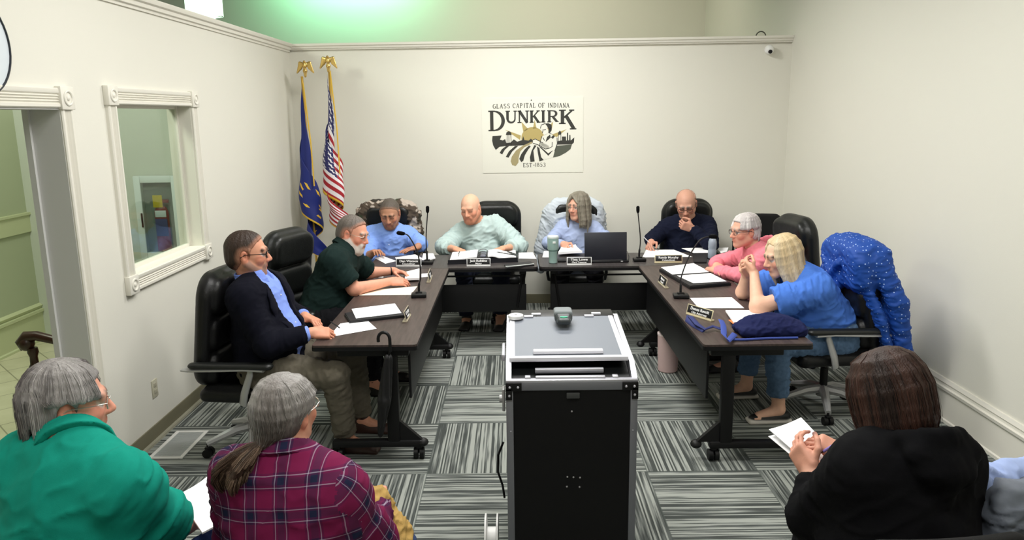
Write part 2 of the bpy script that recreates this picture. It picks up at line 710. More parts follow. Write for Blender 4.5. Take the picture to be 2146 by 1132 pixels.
def tiles():
    m = bpy.data.materials.new('lobby_stone_tiles')
    m.use_nodes = True
    nt = m.node_tree
    N, L = nt.nodes.new, nt.links.new
    b = nt.nodes['Principled BSDF']
    b.inputs['Roughness'].default_value = 0.35
    tc = N('ShaderNodeTexCoord')
    br = N('ShaderNodeTexBrick')
    br.offset = 0.0
    br.inputs['Scale'].default_value = 1.0
    br.inputs['Brick Width'].default_value = 0.33
    br.inputs['Row Height'].default_value = 0.33
    br.inputs['Mortar Size'].default_value = 0.005
    br.inputs['Color1'].default_value = lin(200, 196, 168)
    br.inputs['Color2'].default_value = lin(186, 184, 156)
    br.inputs['Mortar'].default_value = lin(140, 138, 116)
    mp = N('ShaderNodeMapping')
    mp.inputs['Rotation'].default_value = (0, 0, 0.78)
    L(tc.outputs['Object'], mp.inputs['Vector'])
    L(mp.outputs['Vector'], br.inputs['Vector'])
    n = N('ShaderNodeTexNoise')
    n.inputs['Scale'].default_value = 4
    n.inputs['Detail'].default_value = 6
    L(tc.outputs['Object'], n.inputs['Vector'])
    mx = N('ShaderNodeMix')
    mx.data_type = 'RGBA'
    mx.blend_type = 'SOFT_LIGHT'
    mx.inputs['Factor'].default_value = 0.5
    L(br.outputs['Color'], mx.inputs['A'])
    L(n.outputs['Fac'], mx.inputs['B'])
    L(mx.outputs['Result'], b.inputs['Base Color'])
    return m


LWX, RWX, WT, PH = -2.34, 2.84, 0.16, 2.70     # left wall face, right wall face, partition thickness, partition height under its cap
BLa, BRa = Vector((LWX, 8.27, 0)), Vector((RWX, 8.06, 0))
bdir = (BRa - BLa).normalized()
bout = Vector((bdir.y, -bdir.x, 0))            # from the back wall into the room


def struct(name, mb, m, parent=None, smooth=30):
    o = mb.build(name, m, parent, smooth=smooth)
    if parent is None:
        tag(o, kind='structure')
    return o


# floors
struct('floor', MB().box(((LWX - WT + RWX + 0.3) / 2, 3.6, -0.05), (RWX + 0.3 - LWX + WT, 10.4, 0.1)), carpet())
struct('floor_lobby', MB().box((LWX - WT - 2.1, 4.5, -0.05), (4.2, 14.6, 0.1)), tiles())
# left wall with its doorway and window
DY0, DY1, DZ = 2.7, 4.0, 2.095
WY0, WY1, WZ0, WZ1 = 4.565, 5.63, 1.10, 2.125
w = MB()
xm = LWX - WT / 2
for y0, y1, z0, z1 in [(-1.6, DY0, 0, PH), (DY0, DY1, DZ, PH), (DY1, WY0, 0, PH), (WY0, WY1, 0, WZ0), (WY0, WY1, WZ1, PH), (WY1, 8.42, 0, PH)]:
    w.box((xm, (y0 + y1) / 2, (z0 + z1) / 2), (WT, y1 - y0, z1 - z0))
struct('wall_left', w, WALL)
w = MB()
p0, p1 = BLa, BRa
w.add([p0, p1, p1 - bout * WT, p0 - bout * WT] + [p + Vector((0, 0, PH)) for p in (p0, p1, p1 - bout * WT, p0 - bout * WT)],
      [(0, 1, 2, 3), (4, 5, 6, 7), (0, 1, 5, 4), (1, 2, 6, 5), (2, 3, 7, 6), (3, 0, 4, 7)])
struct('wall_back', w, WALL)
struct('wall_right', MB().box((RWX + 0.1, 5.1, 2.18), (0.2, 13.6, 4.36)), WALL)
struct('wall_far', MB().box((-2.0, 11.85, 2.18), (9.9, 0.2, 4.36)), WALL)
struct('wall_rear', MB().box((-2.0, -1.65, 2.18), (9.9, 0.1, 4.36)), WALL)
struct('ceiling', MB().box((-2.0, 5.1, 4.4), (9.9, 13.6, 0.1)), mat('ceiling_paint', lin(235, 234, 228), 0.9))
w = MB().box((-4.6, 5.0, 1.35), (0.2, 14, 2.7))
struct('wall_lobby', w, LOBBYW)
struct('wall_lobby_end', MB().box((-3.5, 7.05, 1.3), (2.0, 0.1, 2.6)), mat('lobby_end_paint', lin(190, 196, 184), 0.7))
# cornice caps of the two partitions
prof = [(-0.02, 0), (0.012, 0), (0.014, 0.018), (0.03, 0.022), (0.032, 0.045), (0.05, 0.052), (0.058, 0.072), (0.058, 0.082), (-WT - 0.03, 0.082), (-WT - 0.03, 0.0)]
struct('trim_1', MB().profile(prof, (LWX, -1.6, PH), (LWX, BLa.y + 0.0, PH), (1, 0, 0)), TRIM)
prof2 = [(-0.02, 0.02), (0.012, 0.02), (0.014, 0.032), (0.028, 0.034), (0.034, 0.052), (0.05, 0.06), (0.052, 0.082), (-WT - 0.03, 0.082), (-WT - 0.03, 0.0), (-0.02, 0.0)]
struct('trim_2', MB().profile(prof2, BLa + Vector((0, 0, PH)), BRa + Vector((0, 0, PH)), bout), TRIM)
# baseboards
struct('baseboard_left', MB().profile([(0, 0), (0.012, 0), (0.012, 0.085), (0.009, 0.1), (0, 0.1)], (LWX, DY1 + 0.13, 0), (LWX, BLa.y, 0), (1, 0, 0)), BASEB)
struct('trim_9', MB().profile([(0, 0), (0.024, 0), (0.02, 0.014), (0, 0.016)], (LWX + 0.012, DY1 + 0.13, 0), (LWX + 0.012, BLa.y, 0), (1, 0, 0)), mat('carpet_edge_strip', lin(150, 148, 130), 0.7))
struct('baseboard_back', MB().profile([(0, 0), (0.012, 0), (0.012, 0.085), (0.009, 0.1), (0, 0.1)], BLa, BRa, bout), BASEB)
struct('baseboard_right', MB().profile([(0, 0), (0.022, 0), (0.022, 0.02), (0.012, 0.026), (0.012, 0.205), (0.026, 0.215), (0.03, 0.235), (0.016, 0.24), (0.014, 0.258), (0.022, 0.266), (0.012, 0.29), (0, 0.29)],
                                      (RWX, -1.6, 0), (RWX, 11.7, 0), (-1, 0, 0)), TRIM)


def rosette(mb, y, z, s, x=LWX):
    mb.box((x + 0.017, y, z), (0.034, s, s), 0.004)
    ring = [(x + 0.034, y + s * 0.3 * math.cos(a * PI / 8), z + s * 0.3 * math.sin(a * PI / 8)) for a in range(16)]
    mb.tube(ring, 0.007, 8, closed=True)
    mb.sphere((x + 0.034, y, z), (0.008, s * 0.13, s * 0.13), 12)


def casing(mb, a, b, inward, wid=0.085):
    """a fluted board centred on the line a-b"""
    fl = [(-0.5, 0), (-0.5, 0.018), (-0.44, 0.024), (-0.3, 0.024), (-0.24, 0.014), (-0.17, 0.022), (-0.1, 0.013), (-0.03, 0.022), (0.03, 0.013), (0.1, 0.022), (0.17, 0.013), (0.24, 0.022), (0.3, 0.024), (0.44, 0.024), (0.5, 0.018), (0.5, 0)]
    d = (Vector(b) - Vector(a)).normalized()
    acr = Vector((1, 0, 0)).cross(d)
    mb.profile([(p[0] * wid, p[1]) for p in fl], a, b, acr, up=(1, 0, 0))


cw = 0.1
m = MB()
yl, yr, zt, zb = WY0 - 0.05, WY1 + 0.05, WZ1 + 0.045, WZ0 - 0.05
for y in (yl, yr):
    casing(m, (LWX, y, zb + 0.05), (LWX, y, zt - 0.05), 1, 0.095)
for z in (zt, zb):
    casing(m, (LWX, yl + 0.05, z), (LWX, yr - 0.05, z), 1, 0.1)
    for y in (yl, yr):
        rosette(m, y, z, 0.112)
tr = struct('trim_3', m, TRIM)
m = MB()
for y in (DY1 + 0.05, DY0 - 0.05):
    casing(m, (LWX, y, 0), (LWX, y, DZ + 0.0), 1, 0.1)
    rosette(m, y, DZ + 0.05, 0.118)
casing(m, (LWX, DY0, DZ + 0.05), (LWX, DY1, DZ + 0.05), 1, 0.1)
struct('trim_4', m, TRIM)
JAMB = mat('jamb_paint', lin(206, 206, 204), 0.6)
m = MB()
m.box((xm, DY1 + 0.004, DZ / 2), (WT + 0.02, 0.012, DZ))
m.box((xm, DY0 - 0.004, DZ / 2), (WT + 0.02, 0.012, DZ))
m.box((xm, (DY0 + DY1) / 2, DZ - 0.002), (WT + 0.02, DY1 - DY0, 0.012))
m.box((LWX - WT, DY1 - 0.01, DZ / 2), (0.03, 0.02, DZ))
struct('trim_5', m, JAMB)
# window: reveal, stop frame and pane
m = MB()
m.box((xm, WY0 - 0.004, (WZ0 + WZ1) / 2), (WT + 0.01, 0.012, WZ1 - WZ0))
m.box((xm, WY1 + 0.004, (WZ0 + WZ1) / 2), (WT + 0.01, 0.012, WZ1 - WZ0))
m.box((xm, (WY0 + WY1) / 2, WZ1 + 0.004), (WT + 0.008, WY1 - WY0 - 0.005, 0.012))
m.box((xm, (WY0 + WY1) / 2, WZ0 - 0.004), (WT + 0.008, WY1 - WY0 - 0.005, 0.012))
wn = struct('window_1', m, TRIM)
m = MB()
for y in (WY0 + 0.012, WY1 - 0.012):
    m.box((LWX - 0.10, y, (WZ0 + WZ1) / 2), (0.03, 0.024, WZ1 - WZ0))
for z in (WZ0 + 0.012, WZ1 - 0.012):
    m.box((LWX - 0.10, (WY0 + WY1) / 2, z), (0.028, WY1 - WY0 - 0.05, 0.024))
struct('window_frame', m, TRIM, wn)
gl = bpy.data.materials.new('window_glass')
gl.use_nodes = True
nt = gl.node_tree
for nd in list(nt.nodes):
    nt.nodes.remove(nd)
out = nt.nodes.new('ShaderNodeOutputMaterial')
t_, g_, mx_ = nt.nodes.new('ShaderNodeBsdfTransparent'), nt.nodes.new('ShaderNodeBsdfGlossy'), nt.nodes.new('ShaderNodeMixShader')
t_.inputs[0].default_value = (0.86, 0.89, 0.87, 1)
g_.inputs['Roughness'].default_value = 0.02
mx_.inputs[0].default_value = 0.07
nt.links.new(t_.outputs[0], mx_.inputs[1])
nt.links.new(g_.outputs[0], mx_.inputs[2])
nt.links.new(mx_.outputs[0], out.inputs[0])
struct('window_pane', MB().box((LWX - 0.10, (WY0 + WY1) / 2, (WZ0 + WZ1) / 2), (0.006, WY1 - WY0 - 0.01, WZ1 - WZ0 - 0.01)), gl, wn)
# lobby woodwork
m = MB()
m.profile([(0, 0), (0.02, 0), (0.02, 0.15), (0.035, 0.158), (0.035, 0.178), (0, 0.18)], (-4.5, 1.0, 1.03), (-4.5, 7.0, 1.03), (1, 0, 0))
struct('trim_6', m, LOBBYT)
m = MB()
m.profile([(0, 0), (0.03, 0), (0.03, 0.02), (0.018, 0.03), (0.018, 0.26), (0.035, 0.27), (0.035, 0.295), (0.012, 0.3), (0.03, 0.33), (0, 0.35)], (-4.5, 1.0, 0), (-4.5, 7.0, 0), (1, 0, 0))
struct('baseboard_lobby', m, LOBBYT)
m = MB()
m.box((-4.47, 6.02, 1.05), (0.06, 0.24, 2.1), 0.006)
struct('trim_7', m, LOBBYT)
d2 = struct('door_1', MB().box((-4.46, 5.38, 1.02), (0.045, 0.95, 2.04), 0.004), mat('pale_door', lin(214, 226, 226), 0.5))
struct('door_handle', MB().sphere((-4.4, 5.75, 1.0), 0.03).cyl((-4.44, 5.75, 1.0), (-4.4, 5.75, 1.0), 0.012), CHROME, d2)

# ------------------------------------------------------------------ light
def area(name, loc, size, power, col=(1, 1, 1), rot=(0, 0, 0), sy=None):
    l = bpy.data.lights.new(name, 'AREA')
    l.shape = 'RECTANGLE'
    l.size, l.size_y = size, sy or size
    l.energy = power
    l.color = col
    o = bpy.data.objects.new(name, l)
    COL.objects.link(o)
    o.location = loc
    o.rotation_euler = rot
    return o


for i, (x, y, e) in enumerate([(-0.6, 1.2, 18), (0.9, 1.2, 15), (-0.45, 3.9, 27), (0.75, 3.9, 25), (0.1, 6.3, 50)]):
    area('ceiling_light', (x, y, 3.6), 1.2, e, (1.0, 0.985, 0.955), sy=0.6)
area('lobby_light', (-3.5, 4.4, 3.6), 0.6, 20, (0.93, 1.0, 0.74))
area('lobby_light', (-3.3, 5.0, 3.3), 0.5, 16, (0.96, 1.0, 0.90), rot=(0.75, 0, 0))  # added fill, tilted to brighten the lobby end wall and the cabinet front


def spot_at(name, loc, target, power, ang, col, blend=0.9, r=0.05):
    l = bpy.data.lights.new(name, 'SPOT')
    l.energy, l.spot_size, l.spot_blend, l.color, l.shadow_soft_size = power, ang, blend, col, r
    o = bpy.data.objects.new(name, l)
    COL.objects.link(o)
    o.location = loc
    o.rotation_euler = (Vector(target) - Vector(loc)).to_track_quat('-Z', 'Y').to_euler()
    return o


area('green_cove_light', (-2.4, 11.1, 4.2), 1.9, 11, (0.30, 1.0, 0.50), rot=(0.95, 0, 0), sy=0.2)
area('cyan_cove_light', (-2.3, 11.35, 4.1), 1.6, 3.0, (0.40, 1.0, 0.90), rot=(0.8, 0, 0), sy=0.1)
area('far_wall_fill', (0.2, 9.9, 4.25), 3.2, 25, (1.0, 0.95, 0.78), rot=(0.55, 0, 0), sy=0.5)  # added cream fill for an even far wall, not a fixture of the building
W = bpy.data.worlds.new('world')
SC.world = W
W.use_nodes = True
W.node_tree.nodes['Background'].inputs[0].default_value = (0.9, 0.95, 1.0, 1)
W.node_tree.nodes['Background'].inputs[1].default_value = 0.05
vs = SC.view_settings
vs.view_transform, vs.look, vs.gamma, vs.use_curve_mapping = 'Standard', 'None', 1.0, False
vs.exposure = 0.92
# ------------------------------------------------------------------ tables
def wood(name, c1, c2):
    m = bpy.data.materials.new(name)
    m.use_nodes = True
    nt = m.node_tree
    N, L = nt.nodes.new, nt.links.new
    b = nt.nodes['Principled BSDF']
    b.inputs['Roughness'].default_value = 0.42
    tc, mp, n, r = N('ShaderNodeTexCoord'), N('ShaderNodeMapping'), N('ShaderNodeTexNoise'), N('ShaderNodeValToRGB')
    mp.inputs['Scale'].default_value = (60, 5, 60)
    n.inputs['Scale'].default_value = 1.0
    n.inputs['Detail'].default_value = 6
    L(tc.outputs['Object'], mp.inputs['Vector'])
    L(mp.outputs['Vector'], n.inputs['Vector'])
    r.color_ramp.elements[0].position, r.color_ramp.elements[1].position = 0.35, 0.7
    r.color_ramp.elements[0].color, r.color_ramp.elements[1].color = c1, c2
    L(n.outputs['Fac'], r.inputs['Fac'])
    L(r.outputs['Color'], b.inputs['Base Color'])
    return m


TOPW = wood('dark_walnut_laminate', lin(58, 47, 44), lin(80, 67, 63))
TOPG = wood('charcoal_laminate', lin(52, 48, 48), lin(70, 65, 65))
TH = 0.737


def rrect(x0, y0, x1, y1, r, n=5):
    out = []
    for cx, cy, a0 in ((x1 - r, y1 - r, 0), (x0 + r, y1 - r, 90), (x0 + r, y0 + r, 180), (x1 - r, y0 + r, 270)):
        for i in range(n + 1):
            a = math.radians(a0 + 90 * i / n)
            out.append((cx + r * math.cos(a), cy + r * math.sin(a)))
    return out


def caster(mb, x, y, r=0.03, ax='x'):
    d = Vector((0.014, 0, 0)) if ax == 'x' else Vector((0, 0.014, 0))
    for s in (-1.3, 1.3):
        c = Vector((x, y, r)) + d * s
        mb.cyl(c - d * 0.9, c + d * 0.9, r, n=16)
    mb.cyl((x, y, r), (x, y, r * 2 + 0.03), 0.009, n=8)
    mb.box((x, y, r * 2.1), (0.034, 0.034, 0.014), 0.004)


def column_table(x0, x1, y0, y1, inner, label):
    """a training table running away from the camera; inner = +1 when its open side is at x1"""
    t = thing('training_table', label, 'table', ((x0 + x1) / 2, (y0 + y1) / 2, 0), group=None)
    ox, oy = (x0 + x1) / 2, (y0 + y1) / 2
    hx, hy = (x1 - x0) / 2, (y1 - y0) / 2
    T = Matrix.Translation((0, 0, TH - 0.012))
    m = MB()
    m.prism(rrect(-hx, -hy, hx, hy, 0.02), 0.012, T)
    m.build('tabletop', TOPW, t, smooth=20)
    m = MB()
    m.prism(rrect(-hx - 0.002, -hy - 0.002, hx + 0.002, hy + 0.002, 0.022), 0.022, Matrix.Translation((0, 0, TH - 0.035)))
    m.build('edge_band', BLACK, t, smooth=20)
    for s in (-1, 1):
        m = MB()
        yy = s * (hy - 0.075) if s < 0 else hy - 0.22
        pxx = inner * (hx - 0.165)
        m.box((pxx, yy, 0.405), (0.075, 0.05, 0.62), 0.008)
        m.box((pxx - inner * 0.1, yy, TH - 0.06), (0.42, 0.06, 0.045), 0.006)
        m.bar((-hx + 0.07, yy, 0.10), (hx + 0.015, yy, 0.10), 0.055, 0.045, 0.012)
        g = [(pxx + inner * 0.03, 0.25), (pxx + inner * 0.03, 0.12), (pxx + inner * 0.17, 0.12)]
        m.prism(g, 0.03, Matrix(((1, 0, 0, 0), (0, 0, -1, yy + 0.015), (0, 1, 0, 0), (0, 0, 0, 1))))
        m.sphere((hx * inner + 0.005 * inner, yy, 0.102), (0.035, 0.034, 0.026), 12)
        lg = m.build('leg', BLACKM, t)
        for cxx in (-hx + 0.1, hx - 0.02):
            m = MB()
            caster(m, cxx, yy, 0.034)
            m.build('caster', BLACKM, lg)
    m = MB()
    xx = inner * (hx - 0.07)
    m.box((xx, 0.04, 0.53), (0.016, 2 * hy - 0.24, 0.36), 0.003)
    m.box((xx - inner * 0.02, 0.04, TH - 0.07), (0.03, 2 * hy - 0.3, 0.04), 0.003)
    m.build('modesty_panel', BLACK, t)
    m = MB()
    m.tube([(pxx - inner * 0.05, -hy + 0.12, TH - 0.10), (pxx - inner * 0.03, -hy + 0.10, TH - 0.17), (pxx, -hy + 0.09, TH - 0.25)], 0.005, 6)
    m.build('release_rod', CHROME, t)
    return t


column_table(-1.185, -0.575, 4.235, 6.475, 1, 'long dark walnut table on the left side with the umbrella hooked on it')
column_table(1.065, 1.69, 4.165, 6.475, -1, 'long dark walnut table on the right side with the navy tote bag')


def back_table(x0, x1, label):
    y0, y1 = 6.48, 7.12
    t = thing('training_table', label, 'table', ((x0 + x1) / 2, (y0 + y1) / 2, 0))
    hx, hy = (x1 - x0) / 2, (y1 - y0) / 2
    MB().prism(rrect(-hx, -hy, hx, hy, 0.045), 0.014, Matrix.Translation((0, 0, TH - 0.014))).build('tabletop', TOPG, t, smooth=20)
    MB().prism(rrect(-hx - 0.002, -hy - 0.002, hx + 0.002, hy + 0.002, 0.047), 0.024, Matrix.Translation((0, 0, TH - 0.038))).build('edge_band', BLACK, t, smooth=20)
    for s in (-1, 1):
        m = MB()
        xx = s * (hx - 0.13)
        m.box((xx, 0, 0.41), (0.045, 0.07, 0.62), 0.006)
        m.bar((xx, -hy + 0.06, 0.10), (xx, hy - 0.06, 0.10), 0.05, 0.045, 0.012)
        m.box((xx, 0, TH - 0.06), (0.06, 0.46, 0.04), 0.006)
        m.bar((xx, -hy + 0.12, TH - 0.05), (xx - s * 0.05, -hy + 0.14, 0.34), 0.016, 0.016)
        lg = m.build('leg', BLACKM, t)
        for yy in (-hy + 0.08, hy - 0.08):
            m = MB()
            caster(m, xx, yy, 0.034, 'y')
            m.build('caster', BLACKM, lg)
    m = MB()
    m.box((0, -hy + 0.15, 0.43), (2 * hx - 0.2, 0.016, 0.25), 0.003)
    m.build('modesty_panel', BLACK, t)
    MB().bar((-hx + 0.13, -hy + 0.15, 0.632), (hx - 0.13, -hy + 0.15, 0.632), 0.014, 0.014).build('crossbar', BLACKM, t)
    return t


back_table(-1.295, 0.196, 'black-edged dark table at the back left of the U under the open ring binder')
back_table(0.212, 1.735, 'black-edged dark table at the back right of the U under the laptop')

# ------------------------------------------------------------------ chairs
LEATHER = mat('black_leather', lin(20, 20, 21), 0.4, bump=(140, 0.12), spec=0.32)
LEATHG = mat('dark_green_black_leather', lin(20, 22, 21), 0.38, bump=(140, 0.12), spec=0.36)
FABRICB = mat('black_chair_fabric', lin(14, 14, 15), 0.9, bump=(400, 0.15))
PADM = mat('black_arm_pad', lin(22, 24, 24), 0.4)


def exec_chair(leather, armmat, basemat, lean=0.13):
    """made about its own floor point, the sitter facing +Y"""
    t = bpy.data.objects.new('office_chair', None)
    COL.objects.link(t)
    R = np.array(Matrix.Rotation(lean, 3, 'X'))      # local rows
    Mx = np.array([[1, 0, 0], [0, math.cos(lean), -math.sin(lean)], [0, math.sin(lean), math.cos(lean)]])
    M = Mx                                           # rows are local axes of the tilted back
    def bk(x, y, z):
        """point of the tilted back: x across, y forward, z up its face"""
        o = np.array([0, -0.24, 0.46])
        return o + M.T @ np.array([x, y, z])
    s = SDF()
    s.panel(bk(0, 0, 0.36), 0.262, 0.05, 0.36, 0.15, 0.045, M=M, bend=0.35, k=0.01)
    s.panel(bk(0, 0.05, 0.58), 0.225, 0.045, 0.115, 0.09, 0.042, M=M, bend=0.35, k=0.012)
    s.panel(bk(0, 0.045, 0.345), 0.225, 0.045, 0.105, 0.07, 0.042, M=M, bend=0.35, k=0.012)
    s.panel(bk(0, 0.055, 0.13), 0.225, 0.05, 0.105, 0.07, 0.045, M=M, bend=0.35, k=0.012)
    s.build('backrest', leather, t, vox=0.01, fold=lambda q, l, V: 0.004 * (fbm(V * 11, 3) - 0.5), relax=2)
    s = SDF()
    s.rbox((0, 0.02, 0.425), (0.255, 0.255, 0.045), 0.042, k=0.02)
    s.rbox((0, 0.02, 0.46), (0.215, 0.225, 0.03), 0.028, k=0.02)
    s.seg((-0.2, 0.25, 0.425), (0.2, 0.25, 0.425), 0.045, k=0.03)
    s.build('seat', leather, t, vox=0.012, fold=lambda q, l, V: 0.004 * (fbm(V * 9, 4) - 0.5), relax=2)
    for sx in (-1, 1):
        x = 0.285 * sx
        m = MB()
        m.tube([(x * 0.86, 0.06, 0.385), (x * 1.0, 0.07, 0.40), (x * 1.04, 0.09, 0.47), (x * 1.0, 0.13, 0.59), (x, 0.13, 0.615)], [0.022, 0.026, 0.026, 0.022, 0.02], 10, flat=0.55, up=(1, 0, 0))
        m.tube([(x, 0.22, 0.618), (x, 0.1, 0.622), (x, -0.1, 0.612), (x * 0.98, -0.25, 0.606), (x * 0.9, -0.29, 0.60)], 0.034, 10, flat=0.35, up=(0, 0, 1))
        a = m.build('armrest', armmat, t)
        s = SDF()
        s.seg((x, 0.24, 0.640), (x, -0.22, 0.634), 0.038, 0.034, side=(1, 0, 0), sx=1.0, sy=0.6, k=0.02)
        s.build('arm_pad', PADM, a, vox=0.009, relax=2)
    m = MB()
    m.cyl((0, 0, 0.13), (0, 0, 0.3), 0.026, n=16).cyl((0, 0, 0.28), (0, 0, 0.385), 0.018, n=12).box((0, -0.01, 0.365), (0.16, 0.24, 0.05), 0.01)
    m.cyl((0.08, 0, 0.36), (0.2, 0.02, 0.355), 0.008, n=8)
    m.build('gas_lift', BLACKM, t)
    m = MB()
    for i in range(5):
        a = 2 * PI * i / 5 + 0.3
        c, sn = math.cos(a), math.sin(a)
        m.tube([(0, 0, 0.15), (c * 0.12, sn * 0.12, 0.14), (c * 0.30, sn * 0.30, 0.085)], [0.034, 0.03, 0.02], 8, up=(0, 0, 1))
    m.cyl((0, 0, 0.1), (0, 0, 0.17), 0.045, n=16)
    b = m.build('base', basemat, t)
    for i in range(5):
        a = 2 * PI * i / 5 + 0.3
        m = MB()
        caster(m, math.cos(a) * 0.295, math.sin(a) * 0.295, 0.028, 'x' if abs(math.cos(a)) < 0.7 else 'y')
        m.build('caster', BLACKM, b)
    return t


def put(o, x, y, facing, label, cat='chair', group=None, z=0.0, sc=1.0):
    """facing: compass of the sitter's gaze in degrees from +X"""
    o.location = (x, y, z)
    o.rotation_euler = (0, 0, math.radians(facing - 90))
    o.scale = (sc, sc, sc)
    return tag(o, label, cat, group)


chS = exec_chair(LEATHER, SILVER, SILVER)
chB = exec_chair(LEATHG, PADM, BLACKM)
put(chS, -1.64, 4.50, -6, 'black leather office chair with silver arms under the man in a navy suit', sc=0.98)
put(chB, -1.57, 5.58, -22, 'tall black leather office chair behind the bearded man in dark green', sc=1.04)
put(copy_tree(chB), -1.29, 7.62, -88, 'black leather office chair draped with a camouflage coat')
put(copy_tree(chB), -0.20, 7.62, -92, 'black leather office chair behind the bald man in a mint sweatshirt', sc=1.0)
put(copy_tree(chB), 0.62, 7.62, -90, 'office chair hidden under a pale grey cardigan behind the long-haired woman')
put(copy_tree(chB), 1.76, 7.62, -90, 'black leather office chair behind the man in a navy pullover', sc=1.0)
put(copy_tree(chB), 2.10, 6.02, 190, 'tall black leather office chair behind the woman in a pink hoodie', sc=1.04)
put(copy_tree(chS), 2.12, 5.02, 184, 'black leather office chair with grey arms under the blue polka dot jacket', sc=1.0)


def stack_chair(label, x, y, facing, arms=True, wide=0.24):
    t = thing('stacking_chair', label, 'chair', (x, y, 0), math.radians(facing - 90))
    s = SDF()
    s.panel((0, -0.23, 0.68), wide, 0.022, 0.19, 0.07, 0.02, M=np.array([[1, 0, 0], [0, 0.985, -0.17], [0, 0.17, 0.985]]), bend=0.5)
    s.build('backrest', FABRICB, t, vox=0.008, relax=2)
    s = SDF()
    s.rbox((0, 0.0, 0.45), (0.235, 0.23, 0.03), 0.028)
    s.build('seat', FABRICB, t, vox=0.01, relax=2)
    for sx in (-1, 1):
        x_ = sx * 0.25
        m = MB()
        m.tube([(x_, 0.22, 0.0), (x_, 0.21, 0.42), (x_, 0.2, 0.60), (x_, 0.16, 0.63), (x_, -0.2, 0.63)] if arms else [(x_, 0.22, 0.0), (x_, 0.21, 0.42), (x_, -0.2, 0.42)], 0.011, 8)
        m.build('leg', BLACKM, t)
        m = MB()
        m.tube([(x_, -0.3, 0.0), (x_, -0.2, 0.42), (x_ * 0.97, -0.215, 0.6), (x_ * 0.95, -0.26, 0.8)], 0.011, 8)
        m.build('leg', BLACKM, t)
        if arms:
            m = MB()
            m.box((x_, 0.02, 0.645), (0.045, 0.24, 0.025), 0.01)
            m.build('arm_pad', PADM, t)
    return t


ec = stack_chair('empty black chair in the back right corner behind the pink hoodie', 2.42, 7.35, -95, True, 0.215)
ec.scale = (1, 1, 1.2)
stack_chair('black chair at the bottom edge under the person in a black hoodie', 1.18, 2.12, 95, False, 0.26)
stack_chair('black chair under the person in a green polo shirt', -1.36, 2.02, 80, False)
stack_chair('black chair under the person in a plaid shirt', -0.70, 2.02, 90, False)
stack_chair('black chair at the bottom left corner beside the green polo shirt', -1.86, 2.52, 60, False)
stack_chair('black chair holding the heap of grey clothes by the right wall', 1.74, 2.43, 92, False)

